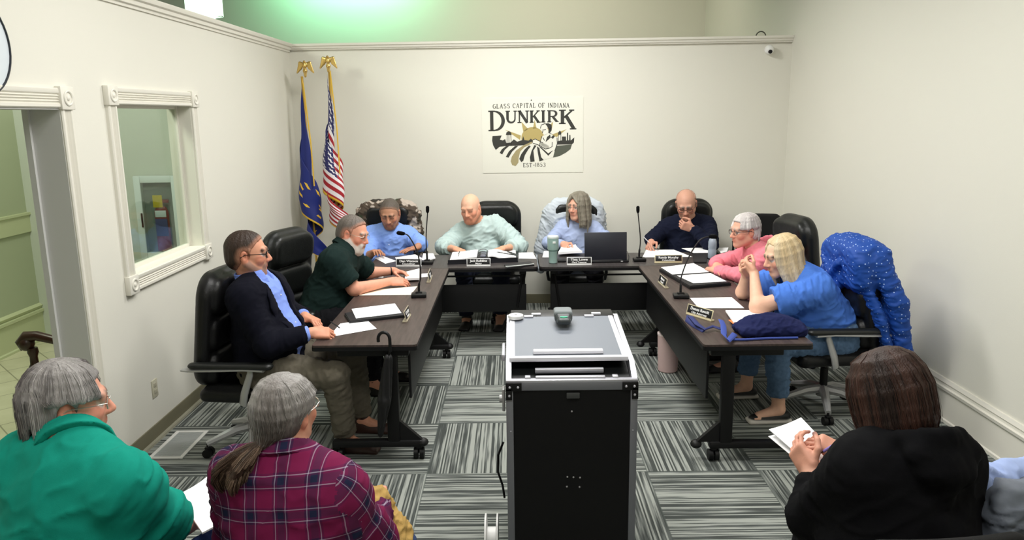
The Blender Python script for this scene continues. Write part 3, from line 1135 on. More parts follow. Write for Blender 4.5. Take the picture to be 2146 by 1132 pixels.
# ------------------------------------------------------------------ the equipment case used as a lectern
def lectern():
    x0, x1, yf, yb = -0.045, 0.502, 3.0, 3.66
    cx = (x0 + x1) / 2
    t = thing('equipment_case', 'black road case with aluminium edges and a sloping grey lid in the middle', 'equipment case', (cx, (yf + yb) / 2, 0))
    O = Vector((-cx, -(yf + yb) / 2, 0))
    hw = (x1 - x0) / 2
    def B(mb, c, s, bev=0.0, mi=0):
        return mb.box(Vector(c) + O, s, bev, mi=mi)
    zt = 0.945
    m = MB()
    B(m, (cx, (yf + yb) / 2, 0.10 + (zt - 0.13) / 2), (2 * hw - 0.012, yb - yf - 0.012, zt - 0.13))
    m.build('case_body', mat('case_laminate', lin(10, 10, 11), 0.55, spec=0.25), t)
    m = MB()
    e = 0.03
    GA = mat('grey_aluminium', lin(126, 128, 134), 0.45, 0.5)
    for x in (x0 + e / 2, x1 - e / 2):
        for y in (yf + e / 2, yb - e / 2):
            B(m, (x, y, 0.1 + (zt - 0.1) / 2), (e, e, zt - 0.1), 0.003)
            m.build('edge_profile', GA, t)
            m = MB()
    B(m, (cx, yf + 0.012, zt - 0.018), (2 * hw, 0.026, 0.036), 0.003)
    m.build('edge_profile', GA, t)
    m = MB()
    B(m, (cx, yf + 0.012, 0.112), (2 * hw, 0.026, 0.03), 0.003)
    m.build('edge_profile', GA, t)
    # upper tray: white side rails, black well with two pull bars
    m = MB()
    for sx in (-1, 1):
        xx = cx + sx * (hw - 0.012)
        pr = [(yf, zt - 0.03), (yf, zt), (yf + 0.1, 1.0), (yb, 1.06), (yb, 0.9), (yf + 0.1, 0.9)]
        Mx = Matrix(((0, 0, 1, xx - 0.011 + O.x), (1, 0, 0, O.y), (0, 1, 0, 0), (0, 0, 0, 1)))
        m.prism(pr, 0.022, Mx)
    B(m, (cx, yf + 0.014, zt + 0.004), (2 * hw, 0.03, 0.012), 0.003)
    m.build('top_rail', ALU, t)
    m = MB()
    a = Vector((cx, yf + 0.02, zt - 0.025)) + O
    b = Vector((cx, yf + 0.30, zt + 0.045)) + O
    m.bar(a, b, 2 * hw - 0.05, 0.02)
    m.build('rack_panel', mat('rack_panel_black', lin(20, 22, 23), 0.4), t)
    for i, (yy, zz, ww) in enumerate([(yf + 0.026, zt + 0.008, 0.29), (yf + 0.085, zt + 0.022, 0.29)]):
        m = MB()
        B(m, (cx - 0.005, yy, zz), (ww, 0.022, 0.02), 0.003)
        m.build('pull_bar', ALU, t)
    for sx in (-0.135, 0.135):
        m = MB()
        B(m, (cx + sx * 1.35, yf + 0.03, zt + 0.006), (0.024, 0.03, 0.024), 0.003)
        m.build('latch', ALU, t)
    # sloping lid
    la, lb = Vector((cx - 0.006, yf + 0.115, 1.02)) + O, Vector((cx - 0.006, yb - 0.03, 1.06)) + O
    d = (lb - la).normalized()
    up = Vector((1, 0, 0)).cross(d)
    m = MB()
    m.bar(la - up * 0.012, lb - up * 0.012, 0.47, 0.022, up=up)
    lid = m.build('lid', mat('grey_lid_laminate', lin(110, 116, 126), 0.5), t)
    m = MB()
    for sx in (-1, 1):
        o = Vector((sx * 0.24, 0, 0))
        m.bar(la + o - up * 0.01, lb + o - up * 0.01, 0.024, 0.020, 0.003, up=up)
    m.bar(la + Vector((-0.253, 0, 0)) - up * 0.01, la + Vector((0.253, 0, 0)) - up * 0.01, 0.024, 0.020, 0.003, up=up)
    m.build('lid_edge', mat('white_aluminium', lin(232, 232, 240), 0.4, 0.1), lid)
    m = MB()
    p = la + d * 0.035 + up * 0.008
    m.bar(p - Vector((0.15, 0, 0)), p + Vector((0.15, 0, 0)), 0.03, 0.016, 0.004, up=up)
    m.build('pull_bar', mat('white_aluminium', lin(232, 232, 240)), lid)
    for sx in (-0.16, 0.135):
        m = MB()
        p = lb + Vector((sx, 0, 0)) - d * 0.012 + up * 0.004
        m.bar(p - Vector((0.022, 0, 0)), p + Vector((0.022, 0, 0)), 0.02, 0.006, 0.001, up=up)
        m.bar(p + d * 0.03 + Vector((0.015, 0, 0)), p + d * 0.03 + Vector((0.06, 0, 0)), 0.018, 0.008, 0.001, up=up)
        m.build('hinge', mat('white_aluminium', lin(232, 232, 240)), lid)
    m = MB()
    B(m, (cx, yb + 0.03, 1.052), (2 * hw - 0.04, 0.13, 0.016), 0.003)
    m.build('rear_shelf', BLACK, t)
    for sx in (-1, 1):
        m = MB()
        B(m, (cx + sx * (hw - 0.032), yf - 0.003, zt - 0.018), (0.066, 0.008, 0.036), 0.002)
        B(m, (cx + sx * (hw - 0.012), yf - 0.003, zt - 0.05), (0.026, 0.008, 0.05), 0.002)
        cb = m.build('corner_bracket', BLACKM, t)
        m = MB()
        for dx, dz in ((0.05, -0.018), (0.016, -0.018), (0.014, -0.055)):
            m.sphere(Vector((cx + sx * (hw - dx), yf - 0.008, zt + dz)) + O, 0.006, 8)
        m.build('rivet', ALU, cb)
    m = MB()
    B(m, (cx + 0.005, yf - 0.003, zt - 0.058), (0.056, 0.008, 0.026), 0.004)
    m.build('maker_plate', mat('dark_plate', lin(58, 60, 60), 0.4), t)
    spots = [(cx, 0.815), (cx - 0.018, 0.52), (cx + 0.008, 0.518), (cx + 0.036, 0.516), (cx - 0.02, 0.475), (cx + 0.034, 0.473)]
    for x, z in spots:
        MB().sphere(Vector((x, yf + 0.004, z)) + O, 0.0042, 8).build('screw', SILVER, t)
    for x, z in ((x0 + 0.018, 0.73), (x1 - 0.018, 0.73)):
        MB().sphere(Vector((x, yf, z)) + O, 0.004, 8).build('screw', ALU, t)
    m = MB()
    B(m, (x0 - 0.012, yf + 0.12, 0.83), (0.012, 0.05, 0.10), 0.004)
    m.cyl(Vector((x0 - 0.018, yf + 0.12, 0.83)) + O, Vector((x0 - 0.03, yf + 0.12, 0.83)) + O, 0.018, n=12)
    m.build('side_latch', SILVER, t)
    m = MB()
    B(m, (x0 - 0.012, yf + 0.25, 1.0), (0.014, 0.18, 0.03), 0.004)
    m.build('side_handle', ALU, t)
    for x in (x0 + 0.06, x1 - 0.06):
        for y in (yf + 0.07, yb - 0.07):
            m = MB()
            caster(m, x + O.x, y + O.y, 0.045)
            m.build('caster', BLACKM, t)
    return t


lectern()
# the speakerphone, lid and cable on it
def speakerphone():
    c = Vector((0.225, 3.50, 1.062))
    t = thing('conference_microphone', 'grey wedge-shaped speakerphone with green light on the sloping lid', 'speakerphone', c)
    s = SDF()
    s.rbox((0, 0.03, 0.026), (0.042, 0.05, 0.024), 0.02, k=0.015)
    s.rbox((0, -0.03, 0.018), (0.032, 0.035, 0.016), 0.014, k=0.02)
    s.build('housing', mat('dark_grey_plastic', lin(52, 58, 60), 0.4), t, vox=0.004, relax=2)
    s = SDF()
    s.rbox((0, 0.035, 0.044), (0.044, 0.048, 0.014), 0.013, k=0.01)
    s.build('speaker_mesh', mat('grey_speaker_fabric', lin(122, 128, 130), 0.8), t, vox=0.004, relax=2)
    m = MB()
    m.add([(0.018 * math.cos(a * PI / 12), -0.034 + 0.011 * math.sin(a * PI / 12), 0.0372) for a in range(24)], [tuple(range(24))])
    m.build('status_light', mat('green_light', lin(70, 200, 140), 0.4, emit=(lin(60, 220, 150), 0.35)), t, recalc=False)
speakerphone()
c = px(1081, 661, wz=1.075)
t = thing('white_disc', 'flat white round disc on the back left corner of the road case', 'disc', c - np.array([0, 0, 0.014]))
MB().lathe([(0, 0), (0.036, 0), (0.038, 0.006), (0.036, 0.016), (0.03, 0.019), (0, 0.019)], 28).build('rim', WHITEP, t)
MB().lathe([(0.004, 0.0188), (0.009, 0.021), (0, 0.022)], 16).build('hub', mat('grey_plastic', lin(190, 190, 190), 0.5), t)
m = MB()
m.tube([(-0.062, 3.14, 0.62), (-0.085, 3.14, 0.56), (-0.088, 3.14, 0.48), (-0.068, 3.13, 0.42), (-0.06, 3.13, 0.36)], 0.005, 8)
tag(m.build('power_cable', BLACK), 'thin black cable looping down the left side of the road case', 'cable')
t = thing('cable_reel', 'white round cable reel on the floor by the left of the road case', 'cable reel', (-0.135, 3.22, 0.0))
m = MB()
Mx = Matrix.Rotation(PI / 2, 4, 'Y') @ Matrix.Translation((-0.11, 0, -0.02))
m.lathe([(0.03, 0), (0.11, 0), (0.11, 0.008), (0.05, 0.012), (0.05, 0.05), (0.11, 0.054), (0.11, 0.062), (0.03, 0.062)], 28, Mx)
m.build('spool', WHITEP, t)
# ------------------------------------------------------------------ people
SKIN = mat('skin', rough=0.55, attr=True, bump=(160, 0.05), spec=0.35)
HAIRM = mat('hair', rough=0.5, attr=True, bump=(1.0, 0.5, (160, 160, 30)), spec=0.3)
CLOTH = mat('cloth', rough=0.9, attr=True, bump=(500, 0.12), spec=0.12, sheen=0.0)
LENS = None


def plaid():
    m = bpy.data.materials.new('plaid_flannel')
    m.use_nodes = True
    nt = m.node_tree
    N, L = nt.nodes.new, nt.links.new
    b = nt.nodes['Principled BSDF']
    b.inputs['Roughness'].default_value = 0.9
    b.inputs['Specular IOR Level'].default_value = 0.15
    a = N('ShaderNodeAttribute')
    a.attribute_name = 'uvw'
    sp = N('ShaderNodeSeparateXYZ')
    L(a.outputs['Vector'], sp.inputs[0])

    def mth(op, x, y=None):
        n = N('ShaderNodeMath')
        n.operation = op
        for i, v in enumerate((x, y)):
            if v is None:
                continue
            if isinstance(v, (int, float)):
                n.inputs[i].default_value = v
            else:
                L(v, n.inputs[i])
        return n.outputs[0]

    def ramp(coord):
        f = mth('FRACT', mth('ADD', mth('DIVIDE', coord, 0.094), 20.3))
        r = N('ShaderNodeValToRGB')
        r.color_ramp.interpolation = 'CONSTANT'
        el = r.color_ramp.elements
        wine, navy, pale, plum = lin(112, 24, 66), lin(30, 34, 60), lin(166, 156, 174), lin(76, 26, 64)
        stops = [(0.0, wine), (0.30, plum), (0.36, pale), (0.39, plum), (0.46, navy), (0.66, plum), (0.71, pale), (0.735, plum), (0.80, wine)]
        el[0].position, el[0].color = stops[0]
        el[1].position, el[1].color = stops[1]
        for p_, c_ in stops[2:]:
            e = el.new(p_)
            e.color = c_
        L(f, r.inputs['Fac'])
        return r.outputs['Color']
    mx = N('ShaderNodeMix')
    mx.data_type = 'RGBA'
    tc = N('ShaderNodeTexCoord')
    ck = N('ShaderNodeTexNoise')
    ck.inputs['Scale'].default_value = 700
    L(tc.outputs['Object'], ck.inputs['Vector'])
    L(mth('GREATER_THAN', ck.outputs['Fac'], 0.5), mx.inputs['Factor'])
    mx2 = N('ShaderNodeMix')
    mx2.data_type = 'RGBA'
    mx2.inputs['Factor'].default_value = 0.5
    cu, cv = ramp(mth('ADD', sp.outputs['X'], mth('MULTIPLY', sp.outputs['Y'], 0.0))), ramp(sp.outputs['Z'])
    L(cu, mx2.inputs['A'])
    L(cv, mx2.inputs['B'])
    L(mx2.outputs['Result'], b.inputs['Base Color'])
    return m


PLAID = plaid()


def cloth(amp, f=9.0, seed=3):
    def fn(q, l, V):
        if q.t == 'seg':
            c = np.stack([l[:, 0] * f * 0.8, l[:, 1] * f * 0.8, l[:, 2] * f * 2.4 + l[:, 0] * f * 0.9], 1)
        else:
            c = np.stack([V[:, 0] * f * 0.7 + V[:, 2] * f * 0.3, V[:, 1] * f * 0.7, V[:, 2] * f * 1.25 - V[:, 0] * f * 0.5], 1)
        n = fbm(c + q.pid * 0.0, seed, 3)
        r = 1 - np.abs(2 * n - 1)
        n2 = fbm(c * 1.7 + 5.3 + 0.8 * n[:, None], seed + 40, 2)
        r2 = 1 - np.abs(2 * n2 - 1)
        return amp * ((n - 0.5) * 1.6 + (r ** 4 - 0.35) * 0.9 + (r2 ** 5 - 0.25) * 0.7)
    return fn


def surf(S, p, d, far=0.4):
    """the outermost point of the solid S on the line from p along d"""
    t = np.arange(far, -0.02, -0.003)
    X = np.asarray(p)[None] + nrm(d)[None] * t[:, None]
    D = np.min([S.dist(q, X) for q in S.ps if q.op == 'u'], 0)
    i = np.argmax(D < 0)
    return X[i] if D[i] < 0 else np.asarray(p, float)


def ik(a, c, l1, l2, pole):
    """the middle joint of a two-bone chain a-?-c bent towards pole"""
    a, c, pole = (np.asarray(v, float) for v in (a, c, pole))
    d = c - a
    D = np.linalg.norm(d)
    if D > (l1 + l2) * 0.985:
        k = D / ((l1 + l2) * 0.985)
        l1, l2 = l1 * k, l2 * k
    u = d / D
    x = (l1 * l1 - l2 * l2 + D * D) / (2 * D)
    h = math.sqrt(max(l1 * l1 - x * x, 1e-6))
    p = pole - a
    p = p - u * (p @ u)
    return a + u * x + nrm(p) * h


def hand(S, w, f, n, side, curl=(0.35, 0.45, 0.3), s=1.0, col=None, nail=None, thumb=0.3, fans=1.0, curls=None):
    """five fingers on a palm: w wrist, f towards the fingers, n out of the palm, side +1 right / -1 left"""
    f = nrm(f)
    n = np.asarray(n, float)
    n = nrm(n - f * (n @ f))
    t = np.cross(f, n) * side
    M = np.array([t, f, n])
    w = np.asarray(w, float)
    def at(x, y, z=0):
        return w + (t * x + f * y + n * z) * s
    S.rbox(at(0, 0.05, 0), np.array([0.041, 0.046, 0.0135]) * s, 0.012 * s, M=M, k=0.012, col=col)
    S.seg(at(0, -0.01), at(0, 0.03), 0.024 * s, 0.022 * s, side=t, sx=1.1, sy=0.75, k=0.02, col=col)
    S.seg(at(0.025, 0.02, 0.006), at(0.034, 0.05, 0.01), 0.016 * s, 0.013 * s, k=0.012, col=col)
    data = [(0.030, (0.040, 0.025, 0.021), 0.0086), (0.0105, (0.045, 0.029, 0.022), 0.0088), (-0.010, (0.041, 0.027, 0.021), 0.0083), (-0.0295, (0.032, 0.021, 0.019), 0.0074)]
    for i, (x, ls, r) in enumerate(data):
        cc = curls[i] if curls else curl
        p = at(x, 0.088 - 0.004 * abs(i - 1), -0.001)
        ang = 0.0
        spread = x * 2.2 * fans
        for j, l in enumerate(ls):
            ang += cc[j]
            d = nrm(f * math.cos(ang) + n * math.sin(ang) + t * spread * math.cos(ang))
            q = p + d * l * s
            S.seg(p, q, r * s * (1 - 0.08 * j), r * s * (0.93 - 0.1 * j), k=0.004, col=col)
            if j == 2 and nail is not None:
                S.ell(q - d * 0.004 * s - np.cross(d, np.cross(n, d)) * r * 0.55 * s, np.array([0.0055, 0.008, 0.004]) * s, M=np.array([t, d, nrm(np.cross(t, d))]), k=0.002, col=nail)
            p = q
    p = at(0.030, 0.022, 0.008)
    dirs = [nrm(f * 0.55 + t * 0.75 + n * 0.35), nrm(f * 0.85 + t * (0.45 - thumb) + n * 0.4), nrm(f * 0.9 + t * (0.15 - thumb) + n * 0.35)]
    for j, (d, l) in enumerate(zip(dirs, (0.042, 0.033, 0.027))):
        q = p + d * l * s
        S.seg(p, q, 0.0125 * s * (1 - 0.12 * j), 0.0115 * s * (1 - 0.14 * j), k=0.006, col=col)
        if j == 2 and nail is not None:
            S.ell(q - n * 0.004, np.array([0.007, 0.009, 0.006]) * s, M=M, k=0.002, col=nail)
        p = q


C_ = lambda r, g, b: np.array(lin(r, g, b)[:3])


def person(sp):
    s = sp.get('s', 1.0)
    g = sp.get('girth', 1.0)
    belly = sp.get('belly', 0.02)
    Hc, Nk, hc = (np.asarray(sp[k], float) for k in ('hip', 'neck', 'head'))
    hd = math.radians(sp['heading'])
    skin = sp.get('skin', C_(214, 160, 132))
    u = nrm(Nk - Hc)
    L = np.linalg.norm(Nk - Hc)
    f0 = np.array([math.cos(hd), math.sin(hd), 0])
    hl = math.radians(sp.get('legs', sp['heading']))
    fl0 = np.array([math.cos(hl), math.sin(hl), 0])
    fw = nrm(f0 - u * (f0 @ u))
    R = np.cross(fw, u)
    tilt = sp.get('tilt', 0.0)                 # shoulder line: right side up
    Rs = nrm(R + u * tilt)
    tw = sp.get('twist', 0.0)
    Rs = nrm(Rs + fw * tw)
    Mt = np.array([R, fw, u])
    sw = sp.get('shoulder', 0.175) * s
    drop = sp.get('drop', 0.065) * s
    sh = {1: Nk - u * drop + Rs * sw + fw * sp.get('shfwd', 0.0), -1: Nk - u * drop - Rs * sw + fw * sp.get('shfwd', 0.0)}
    la, lf = 0.295 * s, 0.25 * s
    wr, el = {}, {}
    for sd, key in ((1, 'R'), (-1, 'L')):
        wr[sd] = np.asarray(sp[key + 'w'], float)
        if key + 'e' in sp:
            el[sd] = np.asarray(sp[key + 'e'], float)
        else:
            pole = sp.get(key + 'pole')
            pole = sh[sd] + R * sd * 0.25 - fw * 0.15 - np.array([0, 0, 0.5]) if pole is None else np.asarray(pole, float)
            el[sd] = ik(sh[sd], wr[sd], la, lf, pole)
    hipj, knee, ank = {}, {}, {}
    for sd, key in ((1, 'R'), (-1, 'L')):
        hipj[sd] = Hc + R * sd * 0.095 * s * g
        ank[sd] = np.asarray(sp[key + 'a'], float) if key + 'a' in sp else hipj[sd] * np.array([1, 1, 0]) + fl0 * 0.42 * s + R * sd * 0.05 + np.array([0, 0, 0.09])
        knee[sd] = ik(hipj[sd], ank[sd], 0.44 * s, 0.43 * s, hipj[sd] + fl0 * 0.6 + np.array([0, 0, 0.5]) + R * sd * 0.1)
    yaw, pit, rol = (math.radians(v) for v in sp['look'])
    hf = np.array([math.cos(yaw) * math.cos(pit), math.sin(yaw) * math.cos(pit), -math.sin(pit)])
    hr = nrm(np.cross(hf, (0, 0, 1)))
    hu = np.cross(hr, hf)
    hr, hu = hr * math.cos(rol) + hu * math.sin(rol), hu * math.cos(rol) - hr * math.sin(rol)
    Mh = np.array([hr, hf, hu])
    hs = sp.get('hs', 1.0) * s

    def H(x, y, z):
        return hc + Mh.T @ (np.array([x, y, z]) * hs)

    def torso(S, e, k=0.06, col=None, fold=1.0, hem=None):
        cuts = [(Hc + u * hem, -u)] if hem is not None else None
        S.ell(Hc + u * 0.02 * s - fw * 0.0, np.array([0.172 * g, 0.125 * g, 0.125]) * s + e, M=Mt, k=k, col=col, fold=fold, cuts=cuts)
        S.ell(Hc + u * 0.33 * L + fw * belly * 0.8, np.array([0.162 * g, 0.118 * g + belly, 0.17]) * s + e, M=Mt, k=k, col=col, fold=fold, cuts=cuts)
        S.ell(Hc + u * 0.70 * L + fw * 0.012, np.array([0.168 * g, 0.112 * (0.5 + 0.5 * g), 0.185]) * s + e, M=Mt, k=k, col=col, fold=fold)
        if sp.get('bust'):
            for sd in (-1, 1):
                S.ell(Hc + u * 0.66 * L + fw * 0.085 * s + R * sd * 0.075 * s, np.array([0.075, 0.062, 0.072]) * s * sp['bust'] + e, M=Mt, k=0.05, col=col, fold=fold)
        S.seg(sh[1] - Rs * 0.02, sh[-1] + Rs * 0.02, 0.056 * s + e, side=fw, sx=1.05, sy=1.0, k=k, col=col, fold=fold)
        top = Nk + (hc - Nk) * 0.16
        for sd in (-1, 1):
            S.seg(top, sh[sd] + u * 0.012 * s - Rs * sd * 0.02, 0.045 * s + e * 0.6, 0.05 * s + e, k=0.05, col=col, fold=fold)

    def neck(S, e=0.0, col=None, op='u', t0=-0.25, t1=1.0, k=0.025):
        a, b = Nk - u * 0.02, H(0, -0.022, -0.05)
        cu_ = [(a + (b - a) * t0, a - b)] if op == 's' else None
        S.seg(a + (b - a) * t0, a + (b - a) * t1, 0.062 * s * sp.get('neckr', 1.0) + e, 0.055 * s * sp.get('neckr', 1.0) + e, k=k, col=col, op=op, cuts=cu_)

    # ---------------- body
    B = SDF()
    torso(B, 0.0, col=skin)
    neck(B, col=skin)
    ag = sp.get('arm', 1.0)
    for sd, key in ((1, 'R'), (-1, 'L')):
        B.seg(sh[sd], el[sd], 0.052 * s * ag, 0.043 * s * ag, k=0.03, col=skin)
        B.seg(el[sd], wr[sd], 0.043 * s * ag, 0.0275 * s, k=0.025, col=skin)
        hk = dict(f=nrm(wr[sd] - el[sd]), n=(0, 0, -1))
        hk.update(sp.get(key + 'h', {}))
        hand(B, wr[sd], hk.pop('f'), hk.pop('n'), sd, s=s * sp.get('hands', 1.0), col=hk.pop('col', skin * np.array([0.98, 0.9, 0.88])), **hk)
        B.seg(hipj[sd], knee[sd], 0.085 * s * g, 0.06 * s, k=0.04, col=skin)
        B.seg(knee[sd], ank[sd], 0.056 * s, 0.04 * s, k=0.03, col=skin)
        B.seg(ank[sd] - np.array([0, 0, 0.02]), ank[sd] + f0 * 0.13 * s - np.array([0, 0, 0.055]), 0.036 * s, 0.026 * s, side=R, sx=1.2, sy=1.0, k=0.03, col=skin)
        if sp.get('toes'):
            for i in range(5):
                o = ank[sd] + f0 * 0.13 * s - np.array([0, 0, 0.062]) + R * (i - 2) * 0.016 * s
                B.seg(o, o + f0 * (0.035 - 0.003 * abs(i - (1 if sd < 0 else 3))) * s, 0.0095, 0.008, k=0.006, col=skin)
    cr = sp.get('cheek', skin * np.array([1.0, 0.82, 0.8]))
    lip = sp.get('lip', skin * np.array([0.86, 0.6, 0.6]))
    brow = sp.get('brow', C_(110, 95, 85))
    scalp = sp.get('scalp', skin)
    r3 = lambda a, b, c: np.array([a, b, c]) * hs
    B.ell(H(0, -0.012, 0.028), r3(0.077, 0.097, 0.088), M=Mh, k=0.03, col=scalp)
    B.ell(H(0, 0.022, -0.03), r3(0.063, 0.070, 0.082), M=Mh, k=0.03, col=skin)
    jaw = sp.get('jaw', 1.0)
    for sd in (-1, 1):
        B.seg(H(0.052 * sd * jaw, -0.005, -0.055), H(0.016 * sd, 0.062, -0.098), 0.021 * hs * jaw, 0.02 * hs, k=0.03, col=skin)
        B.ell(H(0.040 * sd, 0.058, -0.026), r3(0.026, 0.026, 0.026), M=Mh, k=0.02, col=cr)
        B.ell(H(0.0325 * sd, 0.100, 0.006), r3(0.017, 0.014, 0.0115), M=Mh, k=0.012, op='s')
        B.ell(H(0.0325 * sd, 0.076, 0.005), r3(0.0135, 0.0135, 0.0125), M=Mh, k=0.002, col=C_(225, 220, 214) if sp.get('eyes', True) else skin * 0.9)
        if sp.get('eyes', True):
            B.ell(H(0.0325 * sd + sp.get('gaze', 0.0), 0.0862, 0.002), r3(0.0062, 0.0045, 0.0062), M=Mh, k=0.001, col=C_(50, 38, 30))
            B.seg(H(0.019 * sd, 0.0885, 0.0125), H(0.046 * sd, 0.082, 0.0115), 0.0052 * hs, k=0.004, col=skin * 0.82)
        else:
            B.seg(H(0.020 * sd, 0.089, 0.0005), H(0.045 * sd, 0.083, 0.0), 0.0035 * hs, k=0.002, col=skin * 0.4)
        B.seg(H(0.017 * sd, 0.092, 0.0265), H(0.05 * sd, 0.078, 0.026), 0.0062 * hs, 0.004 * hs, k=0.004, col=brow)
        B.ell(H(0.080 * sd, -0.012, -0.006), r3(0.0095, 0.020, 0.034), M=Mh @ np.array(Matrix.Rotation(0.25 * sd, 3, 'Z')), k=0.008, col=cr)
        B.ell(H(0.0885 * sd, -0.006, -0.002), r3(0.006, 0.010, 0.018), M=Mh, k=0.006, op='s')
        B.ell(H(0.013 * sd, 0.097, -0.034), r3(0.0095, 0.011, 0.008), M=Mh, k=0.008, col=cr)
    B.seg(H(-0.034, 0.079, 0.024), H(0.034, 0.079, 0.024), 0.012 * hs, k=0.02, col=skin)
    B.seg(H(0, 0.088, 0.012), H(0, 0.110, -0.028), 0.0085 * hs, 0.0125 * hs, k=0.012, col=cr * 0.5 + skin * 0.5)
    B.ell(H(0, 0.064, -0.098), r3(0.023, 0.019, 0.019), M=Mh, k=0.02, col=skin)
    B.ell(H(0, 0.072, -0.06), r3(0.03, 0.022, 0.022), M=Mh, k=0.015, col=skin)
    B.ell(H(0, 0.0905, -0.0555), r3(0.022, 0.0065, 0.0048), M=Mh, k=0.004, col=lip)
    B.ell(H(0, 0.0895, -0.066), r3(0.019, 0.007, 0.0058), M=Mh, k=0.004, col=lip)
    bd = sp.get('beard')
    if bd is not None:
        bc, th, up_ = bd
        for sd in (-1, 1):
            B.seg(H(0.066 * sd * jaw, -0.002, -0.045), H(0.03 * sd, 0.062, -0.098), (0.014 + th) * hs, (0.018 + th) * hs, k=0.02, col=bc)
            B.seg(H(0.026 * sd, 0.082, -0.062), H(0.028 * sd, 0.074, -0.095), (0.010 + th * 0.6) * hs, k=0.012, col=bc)
            if up_:
                B.seg(H(0.004 * sd, 0.095, -0.045), H(0.028 * sd, 0.084, -0.055), (0.006 + th * 0.4) * hs, k=0.006, col=bc)
        B.ell(H(0, 0.068, -0.102), r3(0.03, 0.022 + th, 0.024 + th), M=Mh, k=0.02, col=bc)
    base = np.array([Hc[0], Hc[1], 0.0])

    def wc(V, c):
        n = fbm(V * 55, 11)
        return c * (0.93 + 0.14 * n)[:, None]
    body = B.build('person', SKIN, None, base, vox=sp.get('vox', 0.0052), base=skin, sharp=0.0022, wcol=wc)
    tag(body, sp['label'], 'person', sp.get('group'))

    def child(S, name, m, vox=0.008, **kw):
        return S.build(name, m, body, base, vox=vox, **kw)

    # ---------------- trousers and shoes
    tc_ = sp.get('trousers', C_(26, 27, 34))
    T = SDF()
    T.ell(Hc + u * 0.02 * s, np.array([0.185 * g, 0.137 * g, 0.13]) * s, M=Mt, k=0.05, col=tc_, cuts=[(Hc + u * 0.12 * s, u)])
    for sd in (1, -1):
        T.seg(hipj[sd], knee[sd], 0.099 * s * g, 0.077 * s, k=0.04, col=tc_)
        e_ = ank[sd] + (knee[sd] - ank[sd]) * sp.get('cuff', 0.06)
        T.seg(knee[sd], e_, 0.076 * s, 0.066 * s, k=0.03, col=tc_, cuts=[(e_, ank[sd] - knee[sd])])
    child(T, sp.get('trouser_name', 'trousers'), CLOTH, vox=0.009, fold=cloth(0.009, 11, 7), grain=sp.get('tgrain', 0.12), relax=2, base=tc_)
    sc_ = sp.get('shoe', C_(22, 20, 20))
    for sd in (1, -1):
        a = ank[sd]
        S = SDF()
        bt = a * np.array([1, 1, 0])
        sole = sp.get('sole', sc_)
        Ms = np.array([R * np.array([1, 1, 0]), f0, (0, 0, 1)])
        S.rbox(bt + f0 * 0.06 * s + np.array([0, 0, 0.014]), np.array([0.046, 0.142, 0.013]) * s, 0.012, M=Ms, k=0.004, col=sole)
        S.seg(bt - f0 * 0.035 * s + np.array([0, 0, 0.045]), bt + f0 * 0.15 * s + np.array([0, 0, 0.03]), 0.044 * s, 0.036 * s, side=R, sx=1.0, sy=0.8, k=0.02, col=sc_)
        if not sp.get('toes'):
            S.seg(bt + np.array([0, 0, 0.05]), bt + np.array([0, 0, 0.10]), 0.044 * s, 0.046 * s, k=0.03, col=sc_)
        child(S, 'shoe', mat('shoe_leather', rough=0.5, attr=True), vox=0.007, relax=1, base=sc_, sharp=0.002)

    # ---------------- upper garments
    def sleeve(S, sd, e, frac, col, end=None, fold=1.0, wide=1.0):
        """frac < 1 ends on the upper arm, up to 2 ends at the wrist"""
        a, m, b = sh[sd], el[sd], wr[sd]
        ru, rl = (0.052 * ag * s + e) * wide, (0.046 * ag * s + e)
        n0 = len(S.ps)
        if frac <= 1:
            q = a + (m - a) * frac
            S.seg(a, q, ru, ru * 0.99, k=0.05, col=col, cuts=[(q, m - a)], fold=fold)
            S.ps[-1].pid = 100 + sd
            return q
        q = m + (b - m) * (frac - 1)
        S.seg(a, m, ru, rl + 0.004, k=0.05, col=col, fold=fold)
        S.ps[-1].pid = 100 + sd
        S.seg(m, q, rl + 0.003, (rl + ((end or 0.034 * s) + e * 0.5 - rl) * (frac - 1)), k=0.03, col=col, cuts=[(q, b - m)], fold=fold)
        return q

    top = sp['top']
    col = top['col']
    e = top.get('e', 0.012)
    S = SDF()
    torso(S, e, k=0.07, col=col, hem=-0.09 * s)
    for sd in (1, -1):
        q = sleeve(S, sd, e + top.get('loose', 0.0), top['sleeve'] if not isinstance(top['sleeve'], tuple) else top['sleeve'][0 if sd == 1 else 1], col, wide=top.get('wide', 1.0))
        if top.get('cuff') and top['sleeve'] > 1:
            d = nrm(wr[sd] - el[sd])
            S.seg(q - d * 0.035, q, 0.040 * s, 0.039 * s, k=0.006, col=top.get('cuffcol', col), cuts=[(q, d)], fold=0)
    if top.get('hood'):
        up0 = Nk + u * 0.034 * s
        ring_ = []
        for i in range(13):
            a0 = math.radians(-150 + 300 * i / 12)
            rr = (0.112 + 0.022 * max(math.cos(a0), 0)) * s
            ring_.append(up0 - fw * math.cos(a0) * rr * 1.1 + Rs * math.sin(a0) * rr - u * s * (0.012 + 0.030 * (1 - math.cos(a0))) + u * s * 0.012 * max(math.cos(a0), 0))
        for P0, P1 in zip(ring_, ring_[1:]):
            S.seg(P0, P1, 0.030 * s, side=u, sx=1.0, sy=0.85, k=0.010, col=col)
        S.seg(up0 - fw * 0.125 * s - Rs * 0.075 * s - u * 0.05 * s, up0 - fw * 0.125 * s + Rs * 0.075 * s - u * 0.05 * s, 0.045 * s, k=0.02, col=col)
        S.seg(up0 - fw * 0.145 * s - Rs * 0.055 * s - u * 0.10 * s, up0 - fw * 0.145 * s + Rs * 0.055 * s - u * 0.10 * s, 0.042 * s, k=0.03, col=col)
